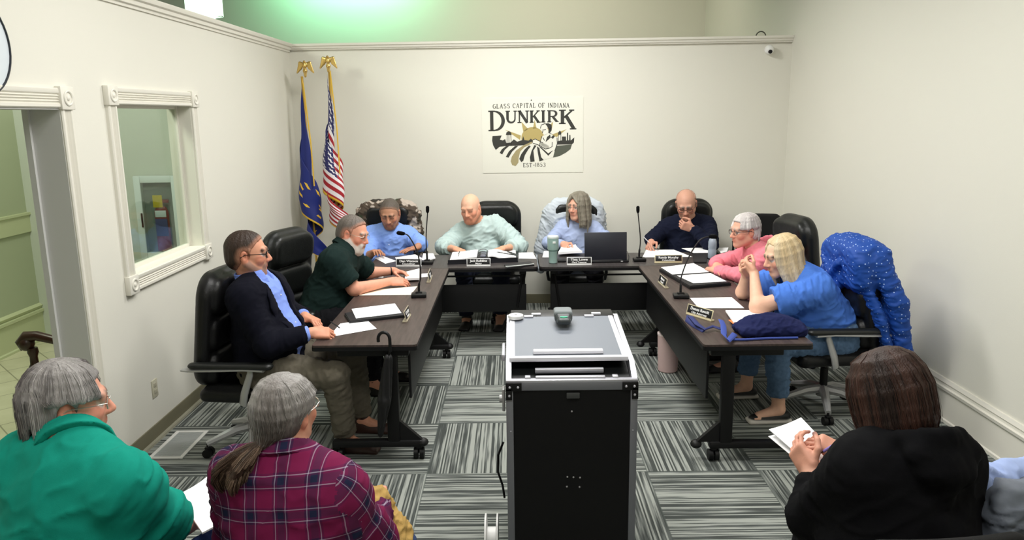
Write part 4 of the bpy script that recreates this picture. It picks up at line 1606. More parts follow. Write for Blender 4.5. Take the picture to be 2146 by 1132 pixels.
        S.seg(up0 - fw * 0.145 * s - u * 0.10 * s, up0 - fw * 0.13 * s - u * 0.17 * s, 0.05 * s, 0.03 * s, k=0.03, col=col)
    elif top.get('collar') is None:
        a, b = Nk - u * 0.02, H(0, -0.022, -0.05)
        S.seg(Nk - u * 0.03, a + (b - a) * 0.3, 0.08 * s, 0.071 * s, k=0.015, col=col, cuts=[(a + (b - a) * 0.26 + fw * 0.03 * 0, nrm(b - a) - fw * 0.0 + fw * 0.25)], fold=0)
    neck(S, 0.006, op='s', t0=0.12 if top.get('collar') is None else 0.34, t1=1.5, k=0.008)
    if top.get('vee'):
        S.seg(Nk + fw * 0.06 * s + u * 0.03, Nk + fw * 0.11 * s - u * top['vee'], 0.055 * s, 0.008, k=0.01, op='s')
    m_ = top.get('mat', CLOTH)
    child(S, top.get('name', 'shirt'), m_, vox=top.get('vox', 0.008), fold=cloth(top.get('amp', 0.008), top.get('ff', 8), sp.get('seed', 3)), grain=top.get('grain', 0.06), relax=2, base=col, uvw=(Hc, Mt) if m_ is PLAID else False, sharp=0.012)
    if top.get('collar') is not None:
        K = SDF()
        a, b = Nk - u * 0.02, H(0, -0.022, -0.05)
        d = nrm(b - a)
        cc = top['collar']
        rc = 0.062 * s * sp.get('neckr', 1.0)
        a2 = a + d * 0.012 * s
        ch_ = top.get('colh', 0.062) * s
        K.seg(a2, a2 + d * ch_, rc + 0.038 * s, rc + 0.013 * s, k=0.006, col=cc, cuts=[(a2 + d * ch_ * 0.94, d + fw * 0.22), (a2 + d * 0.004 * s, -d - fw * 0.35)])
        neck(K, 0.006, op='s', t0=-0.5, t1=1.6, k=0.003)
        K.seg(a2 + fw * 0.14 * s - d * 0.02, a2 + fw * 0.08 * s + d * 0.10, 0.034 * s, 0.014 * s, k=0.004, op='s')
        child(K, 'collar', top.get('mat', CLOTH), vox=0.005, base=cc, grain=0.05, fold=cloth(0.002, 14, 2), uvw=(Hc, Mt) if m_ is PLAID else False)
        if top.get('placket') is not None:
            for i in range(4):
                tt = 0.82 - 0.17 * i
                mm = MB()
                pz = surf(S, Hc + u * L * tt, fw) + fw * 0.003 - base
                mm.sphere(tuple(pz), 0.006, 8)
                mm.build('button', mat('shirt_button', lin(225, 228, 235)), body)
    jk = sp.get('jacket')
    if jk:
        J = SDF()
        cj = jk['col']
        torso(J, e + 0.016, k=0.07, col=cj, hem=-0.10 * s)
        for sd in (1, -1):
            sleeve(J, sd, e + 0.012, 1.86, cj, end=0.042)
        a = Nk - u * 0.02
        J.seg(a - u * 0.02 - fw * 0.01, a + u * 0.02 - fw * 0.012, 0.105 * s, 0.092 * s, k=0.02, col=cj, cuts=[(a + u * 0.018, u + fw * 0.7)])
        neck(J, 0.016, op='s', t0=-0.4, t1=1.4, k=0.01)
        J.seg(Nk + fw * 0.07 * s, Hc + u * 0.14 * L + fw * (0.20 + belly), 0.088 * s, 0.05 * s, k=0.012, op='s', side=R, sx=1.0, sy=1.5)
        child(J, 'jacket', CLOTH, vox=0.008, fold=cloth(0.007, 7, 21), grain=0.1, relax=2, base=cj)
        for sd in (1, -1):
            Q = SDF()
            pts = []
            for tt, off in ((0.97, 0.088), (0.86, 0.108), (0.74, 0.112), (0.62, 0.100), (0.48, 0.078), (0.36, 0.056)):
                pts.append(surf(J, Hc + u * L * tt + R * sd * off * s, fw) + fw * 0.004)
            ws = [0.016, 0.026, 0.034, 0.030, 0.020, 0.008]
            for i in range(5):
                Q.seg(pts[i], pts[i + 1], ws[i] * s, ws[i + 1] * s, side=fw, sx=0.28, sy=1.0, k=0.008, col=cj * 1.35)
            child(Q, 'lapel', CLOTH, vox=0.0055, base=cj, grain=0.1)
    # ---------------- hair
    hp = sp.get('hair')
    if hp:
        make_hair(sp, hp, H, Mh, hs, child)
    gp = sp.get('glasses')
    if gp is not None:
        G = MB()
        r_ = gp[1]
        for sd in (-1, 1):
            ring = []
            for i in range(16):
                a = 2 * PI * i / 16
                ca, sa = math.cos(a), math.sin(a)
                k_ = (abs(ca) ** 3 + abs(sa) ** 3) ** (-1 / 3)
                ring.append(tuple(H(0.033 * sd + 0.024 * ca * k_ * 0.96, 0.101 - 0.006 * abs(ca), 0.001 + 0.016 * sa * k_) - base))
            G.tube(ring, r_, 6, closed=True)
            G.tube([tuple(H(0.057 * sd, 0.096, 0.006) - base), tuple(H(0.078 * sd, 0.05, 0.008) - base), tuple(H(0.0855 * sd, -0.005, 0.008) - base), tuple(H(0.084 * sd, -0.03, -0.008) - base)], r_ * 0.9, 6)
        G.tube([tuple(H(-0.01, 0.103, 0.006) - base), tuple(H(0, 0.106, 0.009) - base), tuple(H(0.01, 0.103, 0.006) - base)], r_, 6)
        G.build('glasses', gp[0], body)
    if sp.get('watch') is not None:
        sd = sp['watch']
        d = nrm(wr[sd] - el[sd])
        c = wr[sd] - d * 0.025 - base
        x = nrm(np.cross(d, (0, 0, 1)))
        y = np.cross(d, x)
        ring = [tuple(c + x * 0.031 * s * math.cos(a * PI / 8) + y * 0.027 * s * math.sin(a * PI / 8)) for a in range(16)]
        MB().tube(ring, 0.0065, 6, closed=True).build('watch', BLACK, body)
    return body, dict(H=H, Mh=Mh, base=base, sh=sh, el=el, wr=wr, R=R, fw=fw, u=u, knee=knee)


def curve(pts, rs, n):
    """a smooth run of n points through a few"""
    P = np.array(pts)
    k = len(P)
    out, ro = [], []
    for i in range(n):
        t = i / (n - 1) * (k - 1)
        j = min(int(t), k - 2)
        u = t - j
        p0, p1, p2, p3 = P[max(j - 1, 0)], P[j], P[j + 1], P[min(j + 2, k - 1)]
        out.append(0.5 * ((2 * p1) + (p2 - p0) * u + (2 * p0 - 5 * p1 + 4 * p2 - p3) * u * u + (3 * p1 - p0 - 3 * p2 + p3) * u ** 3))
        ro.append(rs[j] * (1 - u) + rs[j + 1] * u)
    return out, ro


def make_hair(sp, hp, H, Mh, hs, child):
    rnd = random.Random(hp.get('seed', 5))
    cols = hp['cols']
    r3 = lambda a, b, c: np.array([a, b, c]) * hs
    pick = lambda: cols[rnd.randrange(len(cols))]
    S = SDF()
    kind = hp['kind']
    th = hp.get('th', 0.008)
    def dirw(v):
        return Mh.T @ np.asarray(v, float)
    fl = hp.get('front', 0.078)                # hairline forwardness at the top of the forehead
    if kind in ('short', 'mop', 'fringe'):
        cuts = [(H(0, fl + 0.004, 0.085), dirw((0.13, 0.80, -0.58))), (H(0, fl + 0.004, 0.085), dirw((-0.13, 0.80, -0.58))), (H(0, -0.02, hp.get('nape', -0.062)), dirw((0, 0.35, -0.94)))]
        if kind == 'fringe':
            cuts.append((H(0, 0.0, 0.062), dirw((0, 0.25, 0.97))))
        S.ell(H(0, -0.015, 0.028), r3(0.0775 + th, 0.099 + th, 0.089 + th * hp.get('toph', 1.2)), M=Mh, k=0.01, col=cols[0], cuts=cuts)
        S.ell(H(0, -0.045, -0.02), r3(0.068 + th * 0.8, 0.068 + th * 0.8, 0.07), M=Mh, k=0.02, col=cols[0], cuts=cuts)
        for sd in (-1, 1):
            S.seg(H(0.076 * sd, 0.014, 0.03), H(0.074 * sd, 0.014, -0.012), 0.009 * hs, 0.005 * hs, k=0.01, col=cols[0])
    paths = []
    n = hp.get('n', 0)
    ln = hp.get('len', 0.0)
    lr = hp.get('lr', 0.017)
    gap = hp.get('gap', 55)
    if kind in ('long', 'tied'):
        cuts = [(H(0, fl, 0.09), dirw((0, 0.88, -0.48)))]
        S.ell(H(0, -0.017, 0.030), r3(0.079 + th, 0.097 + th, 0.089 + th), M=Mh, k=0.012, col=cols[0], cuts=cuts)
        S.ell(H(0, -0.045, -0.01), r3(0.072 + th, 0.070 + th, 0.085), M=Mh, k=0.02, col=cols[0], cuts=cuts)
    for i in range(n):
        ph = math.radians(gap + (360 - 2 * gap) * (i + rnd.uniform(-0.3, 0.3)) / max(n - 1, 1))   # 0 front, clockwise round the crown
        sx, cy = math.sin(ph), math.cos(ph)
        w = rnd.uniform(0.96 - hp.get('jit', 0), 1.05 + hp.get('jit', 0)) * hp.get('vol', 1.0)
        c = pick()
        top = H(0.012 * sx, -0.025 + 0.02 * cy, 0.119 + th * 0.6)
        p1 = H(0.058 * sx * w, -0.018 + 0.070 * cy * w, 0.098 + th * 0.4)
        p2 = H(0.084 * sx * w, -0.015 + 0.103 * cy * w, 0.038)
        if kind == 'tied':
            tie = np.array(hp.get('tie', (0.0, -0.105, -0.075)))
            p3 = H(*(np.array([0.080 * sx * w, -0.03 + 0.085 * cy * w, -0.02]) * 0.75 + tie * 0.25))
            p4 = H(*(tie + np.array([0.012 * sx, 0.0, rnd.uniform(-0.01, 0.01)])))
            pts, rs = [top, p1, p2, p3, p4], [lr * 0.8, lr, lr, lr * 0.85, lr * 0.6]
        elif kind == 'mop':
            l2 = hp.get('nape', -0.06) + rnd.uniform(-0.03, 0.02) - (0.02 if cy < -0.5 else -0.03)
            q = max(hp.get('minz', -0.02), l2) if cy > hp.get('earback', -0.5) else l2
            p3 = H(0.084 * sx * w, -0.015 + 0.098 * cy * w, q)
            pts, rs = [top, p1, p2, p3], [lr * 0.7, lr, lr, lr * 0.35]
        else:
            l2 = -ln * rnd.uniform(0.84, 1.08)
            sprd = hp.get('spread', 1.05)
            p3 = H(0.088 * sx * w * sprd, -0.012 + 0.098 * cy * w, -0.05)
            fl_ = hp.get('fall', np.array([0, 0, 0]))
            p4 = H(0.092 * sx * w * sprd * hp.get('endw', 1.0), -0.012 + 0.092 * cy * w, -0.05 + (l2 + 0.05) * 0.5) + fl_ * 0.4
            p5 = H(0.085 * sx * w * sprd * hp.get('endw', 1.0), -0.008 + 0.085 * cy * w, l2) + fl_
            pts, rs = [top, p1, p2, p3, p4, p5], [lr * 0.7, lr, lr, lr * 0.95, lr * 0.8, lr * 0.25]
        pts, rs = curve(pts, rs, 10)
        paths.append((pts, [r * hs for r in rs], c))
        for a, b, ra, rb in zip(pts, pts[1:], rs, rs[1:]):
            S.seg(a, b, ra * hs, rb * hs, k=hp.get('blend', 0.006), col=c)
    for sg in hp.get('extra', []):
        a, b, ra, rb = sg[:4]
        S.seg(H(*a), H(*b), ra * hs, rb * hs, k=0.008, col=sg[4] if len(sg) > 4 else pick())
    if hp.get('tail'):
        tp = hp['tail']
        tc_ = hp.get('tailcols', cols)
        for i in range(30):
            o = np.array([rnd.uniform(-1, 1), rnd.uniform(-1, 1), 0])
            pts = [H(*(np.array(p) + o * sp_)) for p, sp_ in tp]
            c = tc_[rnd.randrange(len(tc_))]
            pts, rs = curve(pts, [0.006] + [0.0085] * (len(pts) - 2) + [0.002], 8)
            paths.append((pts, [r * hs for r in rs], c))
            for j in range(len(pts) - 1):
                S.seg(pts[j], pts[j + 1], rs[j] * hs, rs[j + 1] * hs, k=0.003, col=c)

    if hp.get('ears', kind in ('short', 'fringe')):
        for sd in (-1, 1):
            S.ell(H(0.085 * sd, -0.008, -0.012), r3(0.03, 0.024, 0.040), M=Mh, k=0.006, op='s')

    def groove(q, l, V):
        P = (V - H(0, -0.02, 0.0)) @ Mh.T / hs
        if q.t == 'seg':
            a = np.arctan2(l[:, 1], l[:, 0])
            c = np.stack([np.cos(a) * 2.2 + q.pid * 3.1, np.sin(a) * 2.2, l[:, 2] * 9], 1)
        else:
            az = np.arctan2(P[:, 0], P[:, 1])
            c = np.stack([np.cos(az) * hp.get('fine', 9), np.sin(az) * hp.get('fine', 9), P[:, 2] * 9], 1)
        nn = fbm(c, 9, 3)
        return hp.get('amp', 0.006) * (nn - 0.5) * 2

    def streak(V, c):
        P = (V - H(0, -0.02, 0.0)) @ Mh.T / hs
        az = np.arctan2(P[:, 0], P[:, 1])
        nn = fbm(np.stack([np.cos(az) * 22, np.sin(az) * 22, P[:, 2] * 14], 1), 31, 3)
        k = hp.get('streak', 0.45)
        out = c * (1 - k + 2 * k * nn)[:, None]
        if kind in ('short', 'fringe'):
            dd = np.min([-((V - np.asarray(c0)) @ nrm(n0)) for c0, n0 in cuts], 0) / hs
            for sd in (-1, 1):
                dd = np.minimum(dd, np.linalg.norm((P - np.array([0.085 * sd, 0.012, -0.012])) / np.array([1, 1, 1.2]), axis=1) - 0.034)
            w_ = (np.clip(1 - (dd + 0.010 * (nn - 0.5)) / 0.024, 0, 1) * 0.8)[:, None]
            out = out * (1 - w_) + np.asarray(sp.get('skin', C_(214, 160, 132)))[None] * 0.72 * w_
        if hp.get('tipcol') is not None:
            t = np.clip((hp['tipz'][0] - P[:, 2]) / (hp['tipz'][0] - hp['tipz'][1]), 0, 1)[:, None]
            out = out * (1 - t) + out * t * hp['tipcol']
        return out
    hr = child(S, 'hair', HAIRM, vox=hp.get('vox', 0.0052), fold=groove, base=cols[0], wcol=streak, sharp=0.006)
    ns = hp.get('strands', 0)
    if ns:
        strands(sp, paths, hs, hr, ns, rnd)


def strands(sp, paths, hs, hr, ns, rnd):
    """single hairs lying along the combed mass"""
    base = np.array([sp['hip'][0], sp['hip'][1], 0.0])
    V, F, C = [], [], []
    for _ in range(ns):
        pts, rs, c = paths[rnd.randrange(len(paths))]
        n = len(pts)
        i0 = rnd.randrange(0, max(n - 4, 1))
        i1 = min(n, i0 + rnd.randrange(4, 9))
        a = rnd.uniform(0, 2 * PI)
        da = rnd.uniform(-0.12, 0.12)
        off = rnd.uniform(1.02, 1.14)
        col = c * rnd.uniform(0.65, 1.6)
        w = 0.00075 * hs * rnd.uniform(0.7, 1.3)
        b = len(V)
        fly = rnd.uniform(0, 1) ** 6 * 0.012
        for j in range(i0, i1):
            d = nrm(pts[min(j + 1, n - 1)] - pts[max(j - 1, 0)])
            x = nrm(np.cross(d, (0.31, 0.2, 0.93)))
            y = np.cross(d, x)
            o = x * math.cos(a + da * j) + y * math.sin(a + da * j)
            p = pts[j] + o * (rs[j] * off + fly * (j - i0) / 6)
            s_ = np.cross(d, o)
            ww = w * (0.35 if j in (i0, i1 - 1) else 1.0)
            V += [p - base + s_ * ww, p - base + o * ww, p - base - s_ * ww]
            C += [col] * 3
        for j in range(i1 - i0 - 1):
            for m in range(3):
                F.append((b + j * 3 + m, b + j * 3 + (m + 1) % 3, b + (j + 1) * 3 + (m + 1) % 3, b + (j + 1) * 3 + m))
    if not F:
        return
    me = np_mesh('hair_strand_mass', np.array(V), np.array(F))
    at = me.attributes.new('Col', 'FLOAT_COLOR', 'POINT')
    c4 = np.ones((len(V), 4), np.float32)
    c4[:, :3] = np.clip(np.array(C), 0, 1)
    at.data.foreach_set('color', c4.ravel())
    o = link_mesh('loose_strands', me, HAIRM, hr)
    o['kind'] = 'stuff'
GB = mat('black_glasses_frame', lin(14, 12, 12), 0.3)
GS = mat('silver_glasses_frame', lin(190, 186, 176), 0.3, 0.8)
GD = mat('dark_glasses_frame', lin(60, 50, 48), 0.3)
A = np.array
# the man in a navy suit
h_ = px(520, 532, wy=4.5)
person(dict(label='man in a navy suit and light blue shirt writing at the near left table', s=1.05, hs=1.08, girth=1.24, belly=0.035, heading=-8, hip=(-1.52, 4.50, 0.545), neck=px(535, 590, wy=4.5), head=h_,
            look=(12, 2, 0), skin=C_(212, 152, 124), tilt=0.05, neckr=1.12, jaw=1.1,
            Rw=px(655, 697, wz=0.78), Lw=px(641, 664, wz=0.785), Rpole=(-1.5, 4.0, 0.3), Lpole=(-1.4, 5.2, 0.4),
            Rh=dict(f=(0.95, 0.25, -0.12), n=(0.1, 0.55, -0.8), curl=(0.7, 0.9, 0.5), thumb=0.5), Lh=dict(f=(0.8, -0.55, -0.15), n=(-0.1, -0.2, -1), curl=(0.5, 0.6, 0.4)),
            Ra=(-1.06, 4.42, 0.09), La=(-1.02, 4.72, 0.09), trousers=C_(104, 98, 86), shoe=C_(58, 34, 26),
            top=dict(col=C_(128, 152, 226), sleeve=1.93, collar=C_(122, 146, 224), colh=0.085, e=0.010, placket=1, amp=0.006), jacket=dict(col=C_(13, 14, 25)),
            hair=dict(kind='short', cols=[C_(54, 41, 34), C_(42, 32, 27)], th=0.008, front=0.068, nape=-0.07, amp=0.004, streak=0.35), brow=C_(80, 62, 52),
            beard=(C_(150, 116, 102), 0.001, True), glasses=(GB, 0.0028), gaze=0.004))
# the bearded man in dark green
person(dict(label='grey-bearded man in a dark green short-sleeved shirt reading papers at the left table', s=1.07, hs=1.05, girth=1.18, belly=0.04, heading=-8, hip=(-1.50, 5.62, 0.54), neck=px(716, 525, wy=5.66), head=px(740, 490, wy=5.72),
            look=(-14, 16, 4), skin=C_(222, 158, 132), neckr=1.15, shfwd=0.02,
            Re=px(742, 606, wz=0.785), Rw=px(818, 590, wz=0.785), Le=(-1.18, 6.02, 0.80), Lw=px(826, 568, wz=0.80),
            Rh=dict(f=(0.95, 0.2, -0.05), n=(0.1, 0.5, -0.85), curl=(0.5, 0.6, 0.5), thumb=0.5), Lh=dict(f=(0.9, -0.35, -0.1), n=(0, -0.4, -1), curl=(0.4, 0.5, 0.3)), arm=1.08,
            trousers=C_(24, 24, 28), top=dict(col=C_(24, 40, 38), sleeve=0.78, wide=1.22, collar=C_(24, 40, 38), e=0.014, amp=0.009), watch=-1,
            hair=dict(kind='short', cols=[C_(104, 96, 90), C_(130, 122, 116)], th=0.007, front=0.060, nape=-0.07, amp=0.004, streak=0.3), brow=C_(150, 140, 132),
            beard=(C_(206, 196, 188), 0.010, True), glasses=(GS, 0.0014), eyes=False))
# the man in a light blue shirt
person(dict(label='man with cropped hair in a light blue shirt looking down at the back left table', s=1.06, hs=1.10, girth=1.15, belly=0.03, heading=-88, hip=(-1.26, 7.68, 0.52), neck=px(818, 482, wy=7.52), head=px(817, 447, wy=7.43),
            look=(-92, 24, 0), skin=C_(190, 140, 112), neckr=1.1, shoulder=0.185,
            Rw=(-1.32, 7.04, 0.785), Lw=px(874, 519, wz=0.785), Lh=dict(f=(-0.75, -0.66, -0.06), n=(0, 0, -1), curl=(0.12, 0.15, 0.1), fans=1.6), Le=(-0.93, 7.38, 0.80),
            trousers=C_(30, 32, 40), top=dict(col=C_(138, 172, 244), sleeve=1.35, collar=C_(142, 176, 246), e=0.016, placket=1, amp=0.010, wide=1.1, loose=0.006),
            hair=dict(kind='short', cols=[C_(96, 88, 80), C_(108, 100, 92)], th=0.003, front=0.068, nape=-0.06, amp=0.002, streak=0.2), brow=C_(70, 56, 46), eyes=False, beard=(C_(140, 100, 80), 0.0, True)))
# the bald man in a mint sweatshirt
person(dict(label='bald man in a mint green sweatshirt reading at the back left table', s=1.07, hs=1.08, girth=1.2, belly=0.05, heading=-96, hip=(-0.27, 7.70, 0.52), neck=px(999, 470, wy=7.58), head=px(986, 436, wy=7.48),
            look=(-108, 16, -3), skin=C_(226, 168, 138), scalp=C_(230, 182, 154), neckr=1.18, shoulder=0.185, tilt=-0.03,
            Rw=(-0.56, 7.14, 0.785), Lw=(-0.12, 7.14, 0.785), Re=(-0.70, 7.40, 0.765), Le=(0.04, 7.40, 0.765), Rh=dict(f=(0.6, -0.75, -0.05)), Lh=dict(f=(-0.6, -0.75, -0.05)),
            trousers=C_(40, 44, 60), top=dict(col=C_(186, 206, 204), sleeve=1.55, e=0.022, amp=0.016, wide=1.15, loose=0.01, ff=7), eyes=False,
            brow=C_(196, 150, 124), beard=(C_(196, 132, 104), 0.003, True), jaw=1.08))
# the long-haired woman
person(dict(label='woman with long grey hair in a pale blue top behind the laptop', s=0.98, hs=1.10, girth=1.1, bust=1.0, belly=0.03, heading=-92, hip=(0.63, 7.72, 0.52), neck=px(1214, 468, wy=7.62), head=px(1211, 433, wy=7.54),
            look=(-128, 2, 0), skin=C_(220, 166, 142), shoulder=0.175,
            Rw=px(1182, 512, wz=0.80), Lw=(0.92, 7.10, 0.785), Re=(0.33, 7.46, 0.78), Le=(0.98, 7.44, 0.77), Rh=dict(f=(0.1, -1, -0.25), n=(0.7, 0, -0.7), curl=(0.6, 0.7, 0.4), thumb=0.5),
            trousers=C_(20, 20, 24), top=dict(col=C_(166, 180, 214), sleeve=1.9, e=0.012, amp=0.009), glasses=(GS, 0.0014),
            hair=dict(kind='long', cols=[C_(118, 112, 98), C_(136, 130, 116), C_(98, 90, 78), C_(150, 144, 130)], n=30, len=0.215, gap=40, lr=0.017, th=0.012, front=0.074, amp=0.005, streak=0.4, endw=1.08, vol=1.04, seed=8,
                      extra=[((0.01, 0.07, 0.11), (-0.05, 0.088, 0.045), 0.013, 0.006), ((0.01, 0.07, 0.11), (0.055, 0.085, 0.045), 0.013, 0.006), ((0.01, 0.065, 0.112), (0.075, 0.06, 0.03), 0.014, 0.01), ((0.01, 0.065, 0.112), (-0.072, 0.06, 0.03), 0.014, 0.01)])))
# the man in a navy pullover
person(dict(label='balding man in a navy pullover, chin on his hand, pen in the other', s=1.08, hs=1.10, girth=1.2, belly=0.04, heading=-96, hip=(1.76, 7.70, 0.52), neck=px(1441, 462, wy=7.58), head=px(1438, 428, wy=7.46),
            look=(-104, 26, -4), skin=C_(206, 156, 134), neckr=1.15, shoulder=0.19,
            Rw=px(1364, 508, wz=0.80), Re=(1.36, 7.50, 0.80), Le=(1.86, 7.16, 0.80), Lw=px(1449, 478, wy=7.28),
            Rh=dict(f=(-0.35, -0.85, -0.3), n=(0.6, -0.2, -0.75), curl=(0.6, 0.7, 0.4), thumb=0.5), Lh=dict(f=(-0.92, -0.12, 0.30), n=(0.1, 0.75, 0.3), curl=(1.0, 1.2, 0.8), thumb=0.5),
            trousers=C_(22, 22, 30), top=dict(col=C_(22, 26, 44), sleeve=1.93, e=0.018, amp=0.011, wide=1.1),
            hair=dict(kind='fringe', cols=[C_(150, 140, 132), C_(120, 112, 106)], th=0.006, front=0.035, nape=-0.06, amp=0.003, streak=0.3), brow=C_(120, 104, 96), glasses=(GD, 0.0024), eyes=False))
# the woman in a pink hoodie
person(dict(label='woman with short white hair in a pink hoodie, arms folded on the table', s=0.98, hs=1.08, girth=1.15, bust=1.0, belly=0.03, heading=186, hip=(2.10, 6.02, 0.53), neck=(1.93, 6.02, 0.955), head=px(1560, 484, wy=6.0),
            look=(196, 4, 0), skin=C_(222, 164, 140), shoulder=0.165,
            Re=(1.70, 6.30, 0.785), Rw=(1.625, 6.05, 0.815), Rh=dict(f=(0.12, -1, -0.12), n=(0.25, 0, -1), curl=(0.2, 0.3, 0.2), fans=1.4), Le=(1.76, 5.80, 0.785), Lw=(1.60, 6.02, 0.785), Lh=dict(f=(-0.1, 1, 0), n=(0, 0, -1)),
            trousers=C_(40, 40, 50), top=dict(col=C_(232, 132, 146), sleeve=1.9, e=0.018, amp=0.010, hood=True, name='hoodie', cuff=True, grain=0.1), glasses=(GD, 0.0022),
            hair=dict(kind='mop', cols=[C_(206, 200, 198), C_(176, 168, 168), C_(222, 216, 214)], n=30, th=0.010, front=0.072, nape=-0.05, minz=0.028, lr=0.013, ears=True, amp=0.006, gap=45, streak=0.35, toph=1.7), brow=C_(170, 150, 140)))
# the blonde woman in a blue T-shirt
person(dict(label='blonde woman in a bright blue T-shirt and jeans leaning on her elbows', s=1.04, hs=1.06, girth=1.3, bust=1.15, belly=0.05, heading=184, hip=(2.14, 5.03, 0.545), neck=(1.93, 5.01, 0.965), head=px(1638, 537, wy=5.0),
            look=(188, 14, 0), skin=C_(226, 178, 152), scalp=C_(222, 188, 160), shoulder=0.185, shfwd=0.02,
            Le=px(1588, 643, wz=0.79), Lw=px(1580, 572, wy=5.02), Re=px(1558, 612, wz=0.79), Rw=px(1563, 577, wy=5.14),
            Lh=dict(f=(-0.45, 0.55, 0.55), n=(0.75, 0.2, 0.3), curl=(0.8, 0.9, 0.6), thumb=0.4), Rh=dict(f=(-0.5, -0.35, 0.6), n=(0.7, -0.3, 0.3), curl=(0.7, 0.9, 0.6), thumb=0.4), arm=1.12, hands=0.95,
            La=(1.74, 4.80, 0.10), Ra=(1.66, 5.25, 0.10), trousers=C_(92, 118, 150), tgrain=0.3, trouser_name='jeans', toes=True, cuff=0.2, shoe=C_(14, 14, 15), sole=C_(214, 208, 200),
            top=dict(col=C_(78, 124, 214), sleeve=0.72, wide=1.3, e=0.016, amp=0.014, ff=7, vox=0.007),
            hair=dict(kind='long', cols=[C_(206, 182, 142), C_(222, 202, 166), C_(184, 158, 116), C_(214, 196, 164)], n=30, len=0.27, gap=44, lr=0.015, th=0.006, front=0.055, amp=0.005, streak=0.35, endw=1.12, seed=4, fall=A([0.045, 0.0, 0.0]))))
# the three onlookers in the foreground
person(dict(label='grey-haired person in a green polo shirt seen from behind, bottom left', s=1.06, hs=1.0, girth=1.34, belly=0.06, heading=68, hip=(-1.40, 2.06, 0.50), neck=px(160, 935, wy=2.16), head=px(146, 846, wy=2.25),
            look=(30, 4, 0), skin=C_(220, 158, 134), shoulder=0.195, drop=0.08, neckr=1.15, arm=1.12,
            Rw=(-1.14, 2.50, 0.63), Lw=(-1.55, 2.55, 0.67), Re=px(352, 1112, wy=2.27), Rh=dict(f=(-0.2, 0.95, 0.0), n=(-0.9, 0, -0.3), curl=(0.5, 0.6, 0.4)),
            trousers=C_(70, 92, 150), trouser_name='jeans', vox=0.006,
            top=dict(col=C_(20, 142, 124), sleeve=0.86, wide=1.18, e=0.018, amp=0.014, collar=C_(20, 142, 124), ff=5.5, vox=0.009, name='polo_shirt'), glasses=(GS, 0.0016),
            hair=dict(kind='mop', cols=[C_(128, 124, 122), C_(150, 146, 144), C_(104, 98, 98), C_(170, 166, 164)], n=46, th=0.014, front=0.075, nape=-0.062, minz=0.032, lr=0.012, ears=True, amp=0.004, gap=42, streak=0.4, vol=1.03, jit=0.05, strands=3500, vox=0.0045)))
person(dict(label='person in a purple plaid shirt with a grey ponytail seen from behind', s=1.0, hs=0.94, girth=1.22, belly=0.04, heading=84, hip=(-0.665, 2.04, 0.50), neck=px(600, 962, wy=2.14), head=px(600, 862, wy=2.19),
            look=(66, -2, -2), skin=C_(206, 150, 124), shoulder=0.172, drop=0.075, tilt=-0.22,
            Rw=(-0.50, 2.48, 0.70), Lw=(-0.82, 2.48, 0.66), Re=(-0.45, 2.22, 0.70), trousers=C_(60, 74, 110), trouser_name='jeans', vox=0.006, arm=1.0,
            top=dict(col=C_(120, 40, 90), sleeve=1.9, wide=1.05, e=0.015, amp=0.009, collar=C_(120, 40, 90), mat=PLAID, ff=7, vox=0.009, name='plaid_shirt'), glasses=(GS, 0.0016),
            hair=dict(kind='tied', cols=[C_(132, 128, 124), C_(152, 148, 146), C_(112, 106, 102), C_(166, 162, 160)], n=52, th=0.006, front=0.08, gap=18, lr=0.011, amp=0.003, streak=0.4, blend=0.005, tie=(-0.012, -0.118, -0.070), strands=3200, vox=0.0045,
                      tipcol=A([0.26, 0.22, 0.20]), tipz=(0.06, -0.06),
                      tail=[((-0.012, -0.124, -0.062), 0.008), ((-0.026, -0.160, -0.075), 0.028), ((-0.050, -0.190, -0.115), 0.044), ((-0.062, -0.196, -0.16), 0.042), ((-0.064, -0.190, -0.20), 0.026)], tailcols=[C_(98, 80, 66), C_(122, 102, 86), C_(80, 62, 50)])))
person(dict(label='person with brown hair in a black hooded sweatshirt writing notes, bottom right', s=1.06, hs=1.04, girth=1.3, belly=0.04, heading=104, legs=80, hip=(1.20, 2.12, 0.50), neck=px(1902, 922, wy=2.26), head=px(1858, 828, wy=2.34),
            look=(124, 22, 0), skin=C_(214, 160, 138), shoulder=0.172, drop=0.085, tilt=0.04, arm=1.05,
            Lw=px(1700, 990, wy=2.48), Rw=px(1772, 955, wy=2.52), Le=px(1700, 1085, wy=2.36), Re=(1.42, 2.40, 0.72),
            Lh=dict(f=(-0.30, 0.72, 0.55), n=(0.92, 0.25, -0.15), curl=(0.55, 0.6, 0.5), thumb=0.25, nail=C_(40, 30, 60)), Rh=dict(f=(-0.75, 0.3, 0.35), n=(-0.1, 0.35, -0.8), curl=(0.6, 0.8, 0.5), thumb=0.5, nail=C_(66, 40, 160)),
            trousers=C_(20, 20, 24), vox=0.005,
            top=dict(col=C_(8, 8, 11), sleeve=1.92, wide=1.15, e=0.022, amp=0.011, hood=True, ff=6, vox=0.009, name='hooded_sweatshirt', cuff=True),
            hair=dict(kind='long', cols=[C_(42, 29, 24), C_(56, 36, 29), C_(32, 22, 19), C_(66, 42, 34)], n=44, len=0.125, gap=40, lr=0.015, th=0.014, front=0.08, amp=0.005, streak=0.4, endw=0.98, vol=1.04, strands=3000, vox=0.0045, seed=12)))
